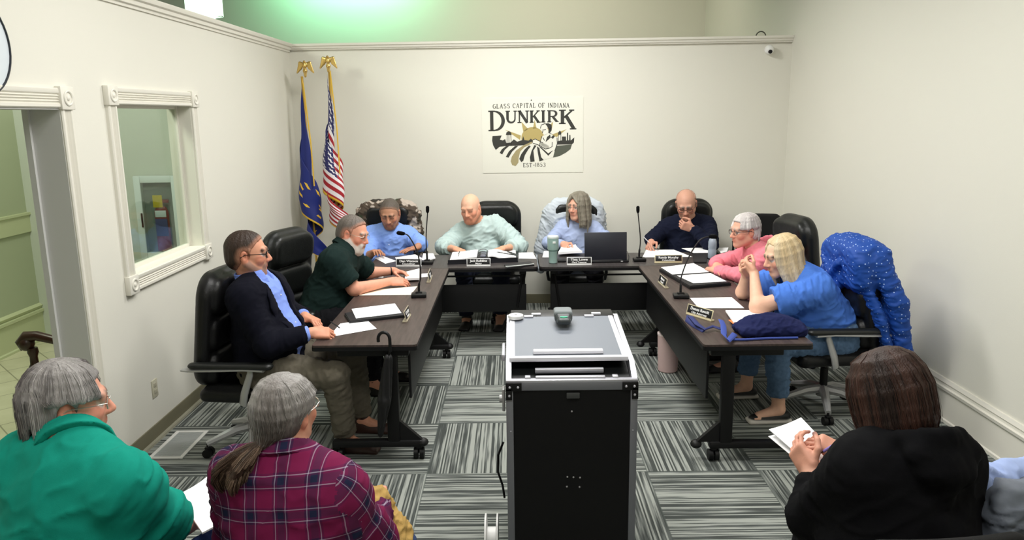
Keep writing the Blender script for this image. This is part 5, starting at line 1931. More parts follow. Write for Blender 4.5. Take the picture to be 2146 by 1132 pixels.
# ------------------------------------------------------------------ lettering
def text_into(mb, txt, M, size, thick=0.0008, mi=0, width=None, bold=0.0):
    cu = bpy.data.curves.new('lettering', 'FONT')
    cu.body = txt
    cu.size = size
    cu.align_x, cu.align_y = 'CENTER', 'CENTER'
    cu.extrude = thick
    cu.offset = bold
    o = bpy.data.objects.new('lettering', cu)
    COL.objects.link(o)
    dg = bpy.context.evaluated_depsgraph_get()
    me = o.evaluated_get(dg).to_mesh()
    vs_ = [v.co.copy() for v in me.vertices]
    if vs_:
        w = max(v.x for v in vs_) - min(v.x for v in vs_)
        k = width / w if width else 1.0
        vs_ = [Vector((v.x * k, v.y, v.z)) for v in vs_]
        mb.add(vs_, [tuple(p.vertices) for p in me.polygons], mi, M)
    o.evaluated_get(dg).to_mesh_clear()
    bpy.data.objects.remove(o)
    bpy.data.curves.remove(cu)


INK = mat('dark_ink', lin(44, 46, 40), 0.6)
WHITEI = mat('white_lettering', lin(240, 240, 240), 0.5)
TZ = TH + 0.0005


# ------------------------------------------------------------------ things on the tables
def sheet(label, quad, z=TZ, n=1, group=None, name='paper_sheet', cat='paper', m=None, thick=0.0012, curl=0.0):
    """a sheet with the four corners at these pixels of the photograph, lying at height z; n sheets make a stack"""
    m = m or PAPER
    c = [Vector(px(q[0], q[1], wz=z)) for q in quad]
    o = sum(c, Vector()) / 4
    mb = MB()
    T = thick * n

    def fn(u, v):
        p = (c[0] * (1 - u) + c[1] * u) * (1 - v) + (c[3] * (1 - u) + c[2] * u) * v - o
        return p + Vector((0, 0, T + curl * (2 * u - 1) ** 4 * (v)))
    mb.grid(fn, 8, 8, thick=T)
    ob = mb.build(name, m, None, loc=o)
    tag(ob, label, cat, group)
    return ob


K1 = lambda *p: [(640 + x / 4.716, 520 + y / 4.716) for x, y in p]      # readings from enlarged crops
K2 = lambda *p: [(1300 + x / 4.043, 520 + y / 4.043) for x, y in p]
K5 = lambda *p: [(920 + x / 5.66, 380 + y / 5.66) for x, y in p]
K7 = lambda *p: [(1320 + x / 6.29, 380 + y / 6.29) for x, y in p]
KG = lambda *p: [(1110 + x / 5.66, 380 + y / 5.66) for x, y in p]


def portfolio(label, quad, papers, z=TZ, th=0.018, cat='folder', col=(16, 16, 18), plabels=(), name='portfolio'):
    """a closed or open folder slab and the loose sheets lying on it"""
    c = [Vector(px(q[0], q[1], wz=z + th)) for q in quad]
    o = sum(c, Vector()) / 4 - Vector((0, 0, th))
    t = thing(name, label, cat, o)
    mb = MB()
    poly = [((p - o).x, (p - o).y) for p in c]
    mb.prism(poly, th * 0.75)
    mb.build('cover', mat('folder_cover_%d' % col[0], lin(*col), 0.5), t)
    mb = MB()
    ctr = Vector((0, 0, th * 0.75))
    poly2 = [(x * 0.97, y * 0.97) for x, y in poly]
    mb.prism(poly2, th * 0.2, Matrix.Translation(ctr))
    mb.build('inner_board', mat('folder_inner', lin(26, 26, 32), 0.5), t)
    for q, l in zip(papers, plabels):
        sheet(l, q, z + th)
    return t


sheet('white sheet the man in the navy suit is writing on', K1((225, 885), (345, 750), (605, 710), (705, 800)))
portfolio('black clipboard folder with a white page in front of the man in the suit', K1((435, 722), (385, 640), (890, 545), (985, 660)), [K1((500, 698), (457, 605), (885, 550), (950, 645))], plabels=['white page clipped on the black folder at the near left table'])
sheet('large cream sheet lying beside the elbow of the bearded man', K1((530, 470), (575, 422), (1000, 372), (1110, 380), )[:0] or K1((530, 470), (572, 424), (1108, 380), (1040, 466)), m=mat('cream_paper', lin(250, 240, 222), 0.8))
sheet('thick stack of papers with a blue folder under the hands of the bearded man', K1((985, 340), (985, 275), (1128, 240), (1126, 335)), n=14)
sheet('small white sheet behind the left microphone base', K1((1140, 292), (1135, 258), (1222, 250), (1220, 285)))
sheet('white sheet half hidden under the forearms of the bearded man', K1((625, 285), (660, 245), (770, 250), (770, 295)))
sheet('white sheet pointing at the man in the light blue shirt', K1((685, 100), (775, 84), (900, 130), (790, 156)), z=TZ)
sheet('white sheet under the hand of the man in the light blue shirt', K1((885, 96), (1085, 64), (1165, 108), (905, 118)), z=TZ + 0.001)
sheet('pile of papers behind the back left microphone', K1((1150, 150), (1165, 78), (1265, 78), (1285, 120)), n=10)
# ring binder
def ring_binder():
    q = K5((100, 930), (135, 835), (930, 818), (938, 900))
    z = TZ + 0.045
    c = [Vector(px(a, b, wz=z)) for a, b in q]
    o = sum(c, Vector()) / 4
    o.z = TZ
    t = thing('ring_binder', 'thick black open ring binder in front of the bald man', 'binder', o)
    P = [p - o for p in c]
    mb = MB()
    mb.prism([(p.x, p.y) for p in P], 0.012)
    lo = [(p.x * 0.99, p.y * 0.99) for p in P]
    mb.prism(lo, 0.034, Matrix.Translation((0, 0, 0.006)))
    mb.build('cover', mat('binder_cover', lin(14, 15, 24), 0.45), t)
    for i, (u0, u1) in enumerate(((0.02, 0.41), (0.57, 0.985))):
        mb = MB()
        def fn(u, v, u0=u0, u1=u1, i=i):
            uu = u0 + (u1 - u0) * u
            p = (P[0] * (1 - uu) + P[3] * uu) * (1 - v) + (P[1] * (1 - uu) + P[2] * uu) * v
            w = u if i == 0 else 1 - u
            return Vector((p.x * 0.97, p.y * 0.95, 0.043 + 0.018 * math.sin(w * PI * 0.5) ** 3 + (0.006 * math.sin(9 * u + 5 * v) * (i == 1))))
        mb.grid(fn, 14, 6, thick=0.01)
        mb.build('page_block', PAPER, t)
    for v in (0.2, 0.5, 0.8):
        p = (P[0] * 0.51 + P[3] * 0.49) * (1 - v) + (P[1] * 0.51 + P[2] * 0.49) * v
        ring = [(p.x + 0.05 * math.cos(a * PI / 10), p.y, 0.045 + 0.03 * math.sin(a * PI / 10)) for a in range(11)]
        MB().tube(ring, 0.003, 6).build('ring', CHROME, t)
    mb = MB()
    p = (P[0] + P[3] + P[1] + P[2]) / 4
    mb.box((p.x, p.y, 0.045), (0.05, 0.2, 0.01), 0.003)
    mb.build('ring_plate', mat('ring_plate_grey', lin(120, 124, 140), 0.4, 0.5), t)
ring_binder()
def pen(label, a, b, col, r=0.0042, tip=(30, 30, 30)):
    a, b = Vector(a), Vector(b)
    t = thing('pen', label, 'pen', a)
    d = (b - a)
    MB().tube([d * 0.1, d * 0.97, d], [r, r, r * 0.6], 10).build('barrel', mat('pen_%d_%d_%d' % col, lin(*col), 0.35), t)
    MB().tube([Vector((0, 0, 0)), d * 0.1], [0.0008, r * 0.9], 10).build('tip', mat('pen_tip', lin(*tip), 0.3), t)
pen('black pen lying on the left page of the ring binder', px(961, 533, wz=TZ + 0.07), px(963, 527, wz=TZ + 0.07), (20, 20, 24))
pen('black pen lying across the right pages of the ring binder', px(1040, 528, wz=TZ + 0.072), px(1080, 535, wz=TZ + 0.07), (20, 20, 24))
pen('black pen in the hand of the man in the navy suit', px(713, 688, wz=0.742), px(692, 674, wz=0.80), (18, 18, 20))
pen('white pen in the hand of the man in the navy pullover', px(1373, 521, wz=0.745), px(1349, 497, wz=0.86), (235, 235, 240))
sheet('white sheet at the right end of the back left table', K5((945, 918), (945, 850), (1112, 845), (1155, 922)))
t = portfolio('flat dark tablet case with a pale edge at the corner of the back left table', K5((800, 1025), (775, 985), (1090, 945), (1130, 985)), [], th=0.014, cat='case', name='tablet_case')
mb = MB()
a, b = Vector(px(920 + 790 / 5.66, 380 + 1015 / 5.66, wz=TZ + 0.012)), Vector(px(920 + 1125 / 5.66, 380 + 982 / 5.66, wz=TZ + 0.012))
o_ = t.location
mb.tube([a - o_, (a + b) / 2 - o_ + Vector((0.0, -0.012, 0)), b - o_], 0.006, 8)
mb.build('zip_edge', mat('pale_edge', lin(196, 202, 198), 0.35), t)
sheet('white sheet beside the mint tumbler', KG((150, 905), (170, 830), (230, 828), (235, 905)))
sheet('rumpled pile of papers in front of the long-haired woman', KG((340, 895), (380, 822), (545, 815), (625, 890)), n=18, curl=0.012)
mb = MB().box((0, 0, 0.008), (0.075, 0.13, 0.012), 0.004)
tag(mb.build('mobile_phone', BLACK, None, loc=px(1177, 547, wz=TZ)), 'small black phone between the mint tumbler and the name plate', 'phone')
sheet('white sheet the man in the navy pullover writes on', K7((165, 1006), (215, 905), (580, 905), (825, 1000)))
portfolio('black folder under a white page beside the clear bottle', K7((838, 1062), (830, 940), (1035, 925), (1010, 1062)), [K7((840, 948), (680, 886), (1030, 876), (1042, 945))], plabels=['white page on the black folder left of the clear bottle'], th=0.014)
sheet('white sheet between the clear bottle and the pink sleeve', K7((1200, 948), (1140, 882), (1300, 876), (1280, 930)))
portfolio('big black portfolio open in front of the woman in pink', K2((590, 322), (330, 172), (622, 118), (940, 290)), [K2((440, 226), (345, 165), (620, 130), (765, 205)), K2((620, 300), (480, 236), (765, 214), (900, 284))],
          plabels=['upper white page on the black portfolio of the woman in pink', 'lower white page on the black portfolio of the woman in pink'], th=0.026)
sheet('white sheet in front of the blonde woman', K2((590, 425), (945, 420), (1050, 512), (665, 512)))
sheet('sheaf of papers under the navy tote bag', K2((890, 550), (1290, 552), (1200, 640), (960, 652)), n=8)
sheet('orange envelope sticking out under the papers beside the tote bag', K2((915, 612), (990, 606), (1040, 632), (955, 645)), z=TZ + 0.0105, m=mat('orange_paper', lin(226, 120, 62), 0.7), name='envelope', cat='envelope')


# name plates
def nameplate(label, a, b, lines, hgt=0.066, lean=0.25, trim=(226, 214, 178), flip=False):
    """a, b: the pixels of the plate's bottom corners, left and right as one reads it"""
    A_, B_ = Vector(px(a[0], a[1], wz=TZ + 0.004)), Vector(px(b[0], b[1], wz=TZ + 0.004))
    o = (A_ + B_) / 2
    o.z = TZ
    x = (B_ - A_)
    w = x.length
    ang = math.atan2(x.y, x.x)
    t = thing('name_plate', label, 'name plate', o, ang)
    M = Matrix.Rotation(PI / 2 - lean, 4, 'X')
    mb = MB().box((0, hgt / 2, 0), (w, hgt, 0.004), 0.001, M=Matrix.Translation((0, 0, 0.006)) @ M)
    mb.build('border', mat('plate_border_%d' % trim[0], lin(*trim), 0.35, 0.3), t)
    mb = MB().box((0, hgt / 2 + 0.004, 0.0), (w - 0.012, hgt - 0.016, 0.0055), 0.0005, M=Matrix.Translation((0, 0, 0.006)) @ M)
    mb.build('plate', mat('plate_black', lin(24, 24, 26), 0.4), t)
    mb = MB().box((0, 0.012, 0.005), (w, 0.03, 0.010), 0.002)
    mb.build('holder', mat('plate_border_%d' % trim[0], lin(*trim)), t)
    mb = MB()
    text_into(mb, lines[0], Matrix.Translation((0, 0, 0.006)) @ M @ Matrix.Translation((0, hgt * 0.66, 0.0032)), hgt * 0.40, bold=0.0006, width=min(w * 0.72, hgt * 0.25 * len(lines[0])))
    text_into(mb, lines[1], Matrix.Translation((0, 0, 0.006)) @ M @ Matrix.Translation((0, hgt * 0.31, 0.0032)), hgt * 0.28, bold=0.0004, width=min(w * 0.6, hgt * 0.17 * len(lines[1])))
    mb.build('lettering', WHITEI, t, smooth=0)


nameplate('name plate facing us in front of the man in the light blue shirt', (830, 558.5), (883, 558.5), ('Dan Watson', 'Councilman'), trim=(236, 236, 236))
nameplate('name plate in front of the black ring binder', (978, 558), (1028, 557.5), ('Jack Robbins', 'Mayor'), trim=(236, 236, 236))
nameplate('name plate between the mint tumbler and the laptop', (1188, 555.5), (1240, 555), ('Tina Lowe', 'Clerk Treasurer'), trim=(236, 236, 236))
nameplate('name plate in front of the man in the navy pullover', (1372, 551), (1430, 550.5), ('Randy Murphy', 'Councilman'), trim=(226, 214, 178))
nameplate('small name plate on the right table nearest its inner edge beside the black portfolio', (1379, 591), (1394, 604), ('Sharon', 'Council'), trim=(206, 196, 170))
nameplate('name plate on the right table beside the blue strap, turned to the room', (1438, 657.5), (1491, 673.5), ('Donna Revolt', 'City Attorney'), trim=(226, 214, 178))
nameplate('name plate seen edge-on beside the black clipboard folder', (852, 675), (861, 660), ('Christy', 'Council'), trim=(206, 196, 170))
nameplate('name plate seen edge-on behind the left microphone base', (901, 592), (906, 578), ('Bryan', 'Council'), trim=(206, 206, 200))


# gooseneck microphones
def mic(label, base, stem, head_dir, rz=0.0):
    """base pixel on the table, stem: pixels with their depth y, head along head_dir"""
    o = Vector(px(base[0], base[1], wz=TZ))
    t = thing('gooseneck_microphone', label, 'microphone', o, 0)
    mb = MB().box((0, 0, 0.014), (0.11, 0.095, 0.026), 0.007, M=Matrix.Rotation(rz, 4, 'Z'))
    mb.box((0, 0.015, 0.03), (0.05, 0.04, 0.012), 0.004, M=Matrix.Rotation(rz, 4, 'Z'))
    mb.build('base', BLACK, t)
    mb = MB().box((0.0, -0.032, 0.0275), (0.025, 0.012, 0.003), 0.001, M=Matrix.Rotation(rz, 4, 'Z'))
    mb.build('button', mat('dark_grey_button', lin(70, 70, 72), 0.4), t)
    pts = [Vector((0, 0.015, 0.03)), Vector((0, 0.015, 0.08))] + [Vector(px(q[0], q[1], wy=q[2])) - o for q in stem]
    fine = []
    for i in range(len(pts) - 1):
        p0, p1, p2, p3 = pts[max(i - 1, 0)], pts[i], pts[i + 1], pts[min(i + 2, len(pts) - 1)]
        for k in range(6):
            u = k / 6
            fine.append(0.5 * ((2 * p1) + (p2 - p0) * u + (2 * p0 - 5 * p1 + 4 * p2 - p3) * u * u + (3 * p1 - p0 - 3 * p2 + p3) * u ** 3))
    fine.append(pts[-1])
    rs = [0.009 if i < 8 else 0.0048 for i in range(len(fine))]
    MB().tube(fine, rs, 8).build('gooseneck', BLACK, t)
    d = Vector(head_dir).normalized()
    e = pts[-1]
    MB().tube([e - d * 0.004, e + d * 0.004, e + d * 0.02, e + d * 0.05, e + d * 0.06], [0.005, 0.012, 0.015, 0.015, 0.009], 12).build('capsule', mat('mic_foam', lin(12, 12, 13), 0.95, spec=0.1), t)
y1 = px(878, 622, wz=TZ)[1]
mic('microphone on the left table bent over towards the bearded man', (878, 622), [(882, 575, y1 + 0.03), (875, 530, y1 + 0.05), (858, 497, y1 + 0.06), (848, 490, y1 + 0.06)], (-1, 0.25, 0.1), 0.1)
y2 = px(895, 553, wz=TZ)[1]
mic('upright microphone at the back end of the left table', (895, 553), [(893, 500, y2 + 0.03), (896, 446, y2 + 0.03)], (0.03, 0, 1))
y3 = px(1340, 547, wz=TZ)[1]
mic('upright microphone right of the laptop', (1340, 547), [(1342, 500, y3 + 0.03), (1337, 446, y3 + 0.03)], (-0.03, 0, 1))
y4 = px(1427, 624, wz=TZ)[1]
mic('microphone on the right table bent over towards the woman in pink', (1427, 624), [(1428, 580, y4 + 0.03), (1443, 540, y4 + 0.06), (1466, 504, y4 + 0.08), (1486, 496, y4 + 0.09)], (1, 0.1, -0.05), -0.1)


# laptop, tumbler, bottle
def laptop():
    o = Vector(px(1273, 552, wz=TZ))
    o.y += 0.03
    t = thing('laptop', 'open dark laptop seen from the back of its screen', 'laptop', o, 0.02)
    DK = mat('laptop_shell', lin(30, 32, 42), 0.4)
    MB().box((0, 0.12, 0.011), (0.385, 0.26, 0.018), 0.006).build('keyboard_deck', mat('laptop_base', lin(18, 18, 22), 0.45), t)
    T = Matrix.Translation((-0.012, 0.0, 0.02)) @ Matrix.Rotation(-0.10, 4, 'X')
    MB().box((0, 0, 0.125), (0.375, 0.009, 0.25), 0.004, M=T).build('screen_lid', DK, t)
    MB().box((0, 0.0056, 0.13), (0.35, 0.003, 0.215), 0.001, M=T).build('screen', mat('lit_screen', lin(120, 140, 190), 0.3), t)
    MB().cyl((-0.15, 0, 0.02), (0.13, 0, 0.02), 0.008, n=12).build('hinge', BLACK, t)
    MB().box((0.13, -0.012, 0.012), (0.02, 0.012, 0.01), 0.003).build('cable_plug', SILVER, t)
laptop()
m = MB().tube([px(1316, 548, wz=TZ + 0.006), px(1318, 538, wz=TZ + 0.012), px(1315, 528, wz=TZ + 0.03), px(1311, 527, wz=TZ + 0.02)], 0.003, 6)
tag(m.build('charging_cable', BLACK), 'thin black cable at the right side of the laptop', 'cable')
t = thing('tumbler', 'mint green insulated tumbler with a white lid, beside the laptop', 'tumbler', px(1159, 551, wz=TZ))
MINT = mat('mint_enamel', lin(158, 188, 182), 0.35)
MB().lathe([(0, 0), (0.034, 0), (0.037, 0.004), (0.0385, 0.10), (0.046, 0.118), (0.049, 0.13), (0.050, 0.225), (0, 0.225)], 28).build('cup', MINT, t)
MB().lathe([(0.0505, 0.224), (0.0515, 0.232), (0.049, 0.242), (0.02, 0.245), (0, 0.245)], 28).build('lid', mat('lid_white', lin(222, 232, 230), 0.3), t)
MB().lathe([(0.0385, 0.102), (0.0465, 0.117), (0.0468, 0.1195), (0.039, 0.106)], 28).build('seam_band', mat('tumbler_band', lin(96, 126, 120), 0.4), t)
MB().box((0.008, -0.0495, 0.19), (0.026, 0.004, 0.02), 0.0015).build('badge', mat('badge_white', lin(236, 242, 240), 0.4), t)
t = thing('water_bottle', 'frosted clear water bottle with a black cap on the right table', 'bottle', px(1492, 541, wz=TZ))
fb = mat('frosted_bottle', lin(188, 200, 216), 0.25)
fb.node_tree.nodes['Principled BSDF'].inputs['Transmission Weight'].default_value = 0.35
MB().lathe([(0, 0), (0.034, 0), (0.037, 0.006), (0.037, 0.075), (0.034, 0.085), (0.037, 0.095), (0.037, 0.15), (0.030, 0.172), (0.022, 0.185), (0, 0.185)], 24).build('body', fb, t)
MB().lathe([(0.024, 0.182), (0.024, 0.21), (0.02, 0.214), (0, 0.214)], 20).build('cap', BLACK, t)
t = thing('floor_tumbler', 'pale pink tumbler on the carpet under the right table', 'tumbler', (1.215, 5.86, 0))
MB().lathe([(0, 0), (0.07, 0), (0.078, 0.008), (0.086, 0.30), (0, 0.30)], 28).build('cup', mat('pale_pink', lin(206, 178, 176), 0.5), t)
MB().lathe([(0.088, 0.30), (0.088, 0.315), (0, 0.32)], 28).build('lid', mat('pale_pink_lid', lin(222, 206, 204), 0.4), t)

# navy tote bag
def tote():
    o = Vector(px(1606, 700, wz=TZ))
    t = thing('tote_bag', 'navy blue soft bag lying on the near end of the right table', 'bag', o)
    NV = C_(26, 32, 72)
    S = SDF()
    S.rbox((0.02, 0.0, 0.028), (0.20, 0.085, 0.026), 0.024, k=0.03, col=NV)
    S.ell((0.0, 0.03, 0.05), (0.14, 0.075, 0.062), k=0.05, col=NV)
    S.ell((0.08, 0.02, 0.04), (0.13, 0.08, 0.05), k=0.05, col=NV)
    S.build('pouch', mat('navy_canvas', rough=0.85, attr=True, bump=(300, 0.15), spec=0.15), t, vox=0.006, base=NV, fold=cloth(0.010, 13, 5), relax=2)
    ST = mat('blue_webbing', lin(52, 72, 150), 0.8)
    m = MB().tube([Vector(px(x, y, wz=TZ + z)) - o for x, y, z in [(1540, 700, 0.02), (1526, 714, 0.03), (1517, 700, 0.03), (1516, 682, 0.06), (1511, 671, 0.06)]], [0.018] * 5, 8, flat=0.2, up=(0, -0.7, 0.7))
    m.build('strap', ST, t)
    m = MB().tube([Vector(px(x, y, wz=TZ + z)) - o for x, y, z in [(1512, 690, 0.02), (1494, 684, 0.025), (1478, 690, 0.02), (1462, 680, 0.03), (1448, 664, 0.03), (1441, 662, 0.02), (1440, 670, 0.012), (1456, 682, 0.012), (1476, 693, 0.012)]], [0.017] * 9, 8, flat=0.35, up=(0, 0, 1))
    m.build('strap', mat('navy_webbing', lin(30, 40, 96), 0.8), t)
    m = MB().tube([Vector(px(x, y, wz=TZ + 0.008)) - o for x, y in [(1524, 712), (1560, 712), (1610, 709), (1672, 708)]], [0.007] * 4, 8)
    m.build('piping', ST, t)
tote()
# umbrella hooked on the left table
def umbrella():
    a = Vector(px(817, 716, wy=4.20))
    t = thing('umbrella', 'black furled umbrella hanging by its hooked handle from the left table', 'umbrella', a)
    hook = [Vector((0.0, 0, -0.06)), Vector((0.0, 0, 0.0))]
    for i in range(9):
        an = i * PI / 8
        hook.append(Vector((-0.034 + 0.034 * math.cos(an), 0.01 * i / 8, 0.014 + 0.04 * math.sin(an))))
    hook.append(Vector((-0.068, 0.012, -0.004)))
    MB().tube(hook, 0.0095, 10).build('handle', BLACK, t)
    MB().tube([Vector((0, 0, -0.04)), Vector((-0.015, 0.0, -0.12))], 0.006, 8).build('shaft', BLACKM, t)
    S = SDF()
    S.seg((-0.012, 0, -0.10), (-0.05, 0.01, -0.36), 0.022, 0.036, k=0.02)
    S.seg((-0.05, 0.01, -0.36), (-0.085, 0.02, -0.58), 0.036, 0.012, k=0.02)
    S.build('canopy', mat('umbrella_cloth', lin(13, 13, 15), 0.7), t, vox=0.006, fold=lambda q, l, V: 0.005 * np.sin(np.arctan2(l[:, 1], l[:, 0]) * 6 + l[:, 2] * 14), relax=1)
umbrella()

# ------------------------------------------------------------------ clothes over chairs, bags, papers in the foreground
def on_chair(ch):
    return ch.location.copy(), ch.rotation_euler.copy()


lean = 0.13
MB_ = np.array([[1, 0, 0], [0, math.cos(lean), -math.sin(lean)], [0, math.sin(lean), math.cos(lean)]])
bk = lambda x, y, z: np.array([0, -0.24, 0.46]) + MB_.T @ np.array([x, y, z])


def garment(name, label, cat, ch, build, m, vox, fold, wcol=None, base=(0.5, 0.5, 0.5)):
    S = SDF()
    build(S)
    o = S.build(name, m, None, (0, 0, 0), vox=vox, fold=fold, relax=2, wcol=wcol, base=base, sharp=0.012)
    o.location, o.rotation_euler = on_chair(ch)
    return tag(o, label, cat)


chairs = [o for o in bpy.data.objects if o.name.startswith('office_chair') and o.parent is None]
chairs.sort(key=lambda o: o.name)
DOT = bpy.data.materials.new('blue_polka_dot_cloth')
DOT.use_nodes = True
nt = DOT.node_tree
b_ = nt.nodes['Principled BSDF']
b_.inputs['Roughness'].default_value = 0.7
vo = nt.nodes.new('ShaderNodeTexVoronoi')
vo.inputs['Scale'].default_value = 40
vo.inputs['Randomness'].default_value = 0.55
tc = nt.nodes.new('ShaderNodeTexCoord')
nt.links.new(tc.outputs['Object'], vo.inputs['Vector'])
lt = nt.nodes.new('ShaderNodeMath')
lt.operation = 'LESS_THAN'
lt.inputs[1].default_value = 0.17
nt.links.new(vo.outputs['Distance'], lt.inputs[0])
mx = nt.nodes.new('ShaderNodeMix')
mx.data_type = 'RGBA'
nt.links.new(lt.outputs[0], mx.inputs['Factor'])
mx.inputs['A'].default_value = lin(5, 66, 154)
mx.inputs['B'].default_value = lin(170, 196, 246)
nt.links.new(mx.outputs['Result'], b_.inputs['Base Color'])


def dots(S):
    # chair axes: sitter's right is +x, forward +y
    S.panel(bk(0, 0.0, 0.575), 0.285, 0.115, 0.175, 0.14, 0.085, M=MB_, bend=0.3, k=0.02)
    S.panel(bk(-0.02, -0.085, 0.33), 0.26, 0.028, 0.38, 0.06, 0.025, M=MB_, bend=0.2, k=0.03)
    for sx in (-1, 1):
        S.seg(bk(0.23 * sx, -0.02, 0.64), bk(0.31 * sx, -0.10, 0.36), 0.062, 0.060, k=0.03)
        S.seg(bk(0.31 * sx, -0.10, 0.36), bk(0.30 * sx, -0.13, 0.02), 0.060, 0.050, k=0.02, cuts=[(bk(0.30 * sx, -0.13, 0.02), (0, 0, -1))])
    S.seg(bk(-0.17, 0.085, 0.60), bk(-0.255, 0.0, 0.25), 0.075, 0.085, side=(0.2, 1, 0), sx=0.4, sy=1.0, k=0.03)
    S.seg(bk(-0.255, 0.0, 0.25), bk(-0.275, -0.06, -0.06), 0.085, 0.08, side=(0.2, 1, 0), sx=0.35, sy=1.0, k=0.02, cuts=[(bk(-0.275, -0.06, -0.06), (0, 0, -1))])
    S.ell(bk(0.12, 0.10, 0.49), (0.15, 0.05, 0.10), k=0.03)
    S.seg(bk(-0.02, 0.13, 0.60), bk(0.15, 0.14, 0.42), 0.022, 0.03, k=0.015)
    S.seg(bk(0.20, 0.12, 0.60), bk(0.02, 0.13, 0.43), 0.02, 0.026, k=0.015)


garment('jacket', 'bright blue jacket with white polka dots draped over an office chair', 'jacket', chairs[7], dots, DOT, 0.008, cloth(0.013, 9, 41))
CAMOM = mat('camouflage_cloth', rough=0.8, attr=True)


def camo_col(V, c):
    n = fbm(V * 13, 3, 3)
    n2 = fbm(V * 11 + 7, 8, 3)
    out = np.tile(C_(78, 66, 54), (len(V), 1))
    out[n > 0.56] = C_(46, 42, 34)
    out[n2 > 0.60] = C_(188, 176, 164)
    out[n2 < 0.36] = C_(58, 66, 46)
    return out


def camo(S):
    S.panel(bk(0, -0.01, 0.56), 0.295, 0.085, 0.18, 0.15, 0.08, M=MB_, bend=0.3, k=0.03)
    for sx in (-1, 1):
        S.seg(bk(0.25 * sx, 0.0, 0.62), bk(0.31 * sx, 0.02, 0.20), 0.075, 0.06, k=0.04)
        S.seg(bk(0.31 * sx, 0.02, 0.20), bk(0.30 * sx, 0.03, -0.04), 0.06, 0.055, k=0.04)
    S.panel(bk(0, -0.08, 0.3), 0.28, 0.04, 0.34, 0.1, 0.035, M=MB_, k=0.05)


garment('coat', 'brown and green camouflage coat draped over the chair of the man in light blue', 'coat', chairs[2], camo, CAMOM, 0.009, cloth(0.02, 9, 13), camo_col)
CARD = mat('pale_grey_knit', lin(198, 206, 214), 0.95, bump=(300, 0.3), spec=0.1)


def cardigan(S):
    S.panel(bk(0, -0.005, 0.56), 0.285, 0.075, 0.185, 0.14, 0.07, M=MB_, bend=0.3, k=0.03)
    S.panel(bk(0, -0.07, 0.3), 0.28, 0.035, 0.34, 0.1, 0.03, M=MB_, k=0.05)
    S.panel(bk(0, 0.07, 0.42), 0.22, 0.03, 0.2, 0.1, 0.025, M=MB_, bend=0.3, k=0.05)
    S.seg(bk(0.25, 0.0, 0.58), bk(0.34, 0.02, 0.22), 0.085, 0.075, k=0.05)
    S.seg(bk(0.34, 0.02, 0.22), bk(0.36, 0.06, 0.03), 0.072, 0.068, k=0.03)
    S.seg(bk(-0.25, 0.0, 0.56), bk(-0.29, 0.02, 0.2), 0.06, 0.05, k=0.05)


garment('cardigan', 'pale grey cardigan draped over the chair of the long-haired woman', 'cardigan', chairs[4], cardigan, CARD, 0.009, cloth(0.012, 9, 17))

# the bag of the plaid onlooker
def handbag():
    o = Vector(px(800, 1080, wy=2.42))
    t = thing('handbag', 'mustard canvas bag with a brown handle beside the plaid shirt', 'bag', o)
    MU = C_(176, 144, 84)
    S = SDF()
    R_ = np.array(Matrix.Rotation(0.55, 3, 'Y')) @ np.array(Matrix.Rotation(0.3, 3, 'Z'))
    S.rbox((-0.01, 0, -0.03), (0.060, 0.07, 0.115), 0.045, M=R_, k=0.03, col=MU)
    S.ell((0.03, 0, -0.08), (0.05, 0.06, 0.05), k=0.04, col=MU)
    S.ell((-0.05, 0, 0.05), (0.035, 0.05, 0.05), k=0.03, col=MU)
    S.build('pouch', mat('mustard_canvas', rough=0.85, attr=True, bump=(250, 0.2), spec=0.15), t, vox=0.006, base=MU, fold=cloth(0.014, 16, 6), relax=2)
    m = MB().tube([(-0.085, -0.02, 0.05), (-0.075, -0.03, 0.09), (-0.05, -0.03, 0.098), (-0.03, -0.02, 0.075), (-0.035, 0.0, 0.045)], [0.016] * 5, 10, flat=0.5)
    m.build('handle', mat('brown_leather', lin(64, 40, 26), 0.45), t)
handbag()


def held(label, corners, name='paper_sheet', th=0.0016, off=(0, 0, 0)):
    c = [Vector(v) + Vector(off) for v in corners]
    o = sum(c, Vector()) / 4
    mb = MB()
    nrm_ = (c[1] - c[0]).cross(c[3] - c[0]).normalized()
    def fn(u, v):
        p = (c[0] * (1 - u) + c[1] * u) * (1 - v) + (c[3] * (1 - u) + c[2] * u) * v - o
        return p + nrm_ * 0.006 * math.sin(u * PI) * (1 - v)
    mb.grid(fn, 10, 10, thick=th)
    return tag(mb.build(name, PAPER, None, loc=o), label, 'paper')


hp_ = [px(1611, 901, wy=2.72), px(1679, 876, wy=2.76), px(1760, 962, wy=2.54), px(1718, 994, wy=2.49)]
held('white pad of paper the person in the black hoodie writes on', hp_, th=0.003)
hp2 = [px(1610, 912, wy=2.715), px(1665, 890, wy=2.75), px(1750, 968, wy=2.53), px(1716, 1000, wy=2.485)]
held('second sheet showing under the pad of the person in the black hoodie', hp2, off=(0, 0, -0.006))
pen('lavender pen in the hand of the person in the black hoodie', px(1720, 950, wy=2.50), px(1787, 908, wy=2.43), (150, 132, 214), r=0.005, tip=(70, 50, 150))
held('white papers on the lap of the person in the green polo', [px(372, 1040, wz=0.70), px(440, 998, wz=0.70), px(500, 1080, wz=0.69), px(424, 1120, wz=0.69)], th=0.006)

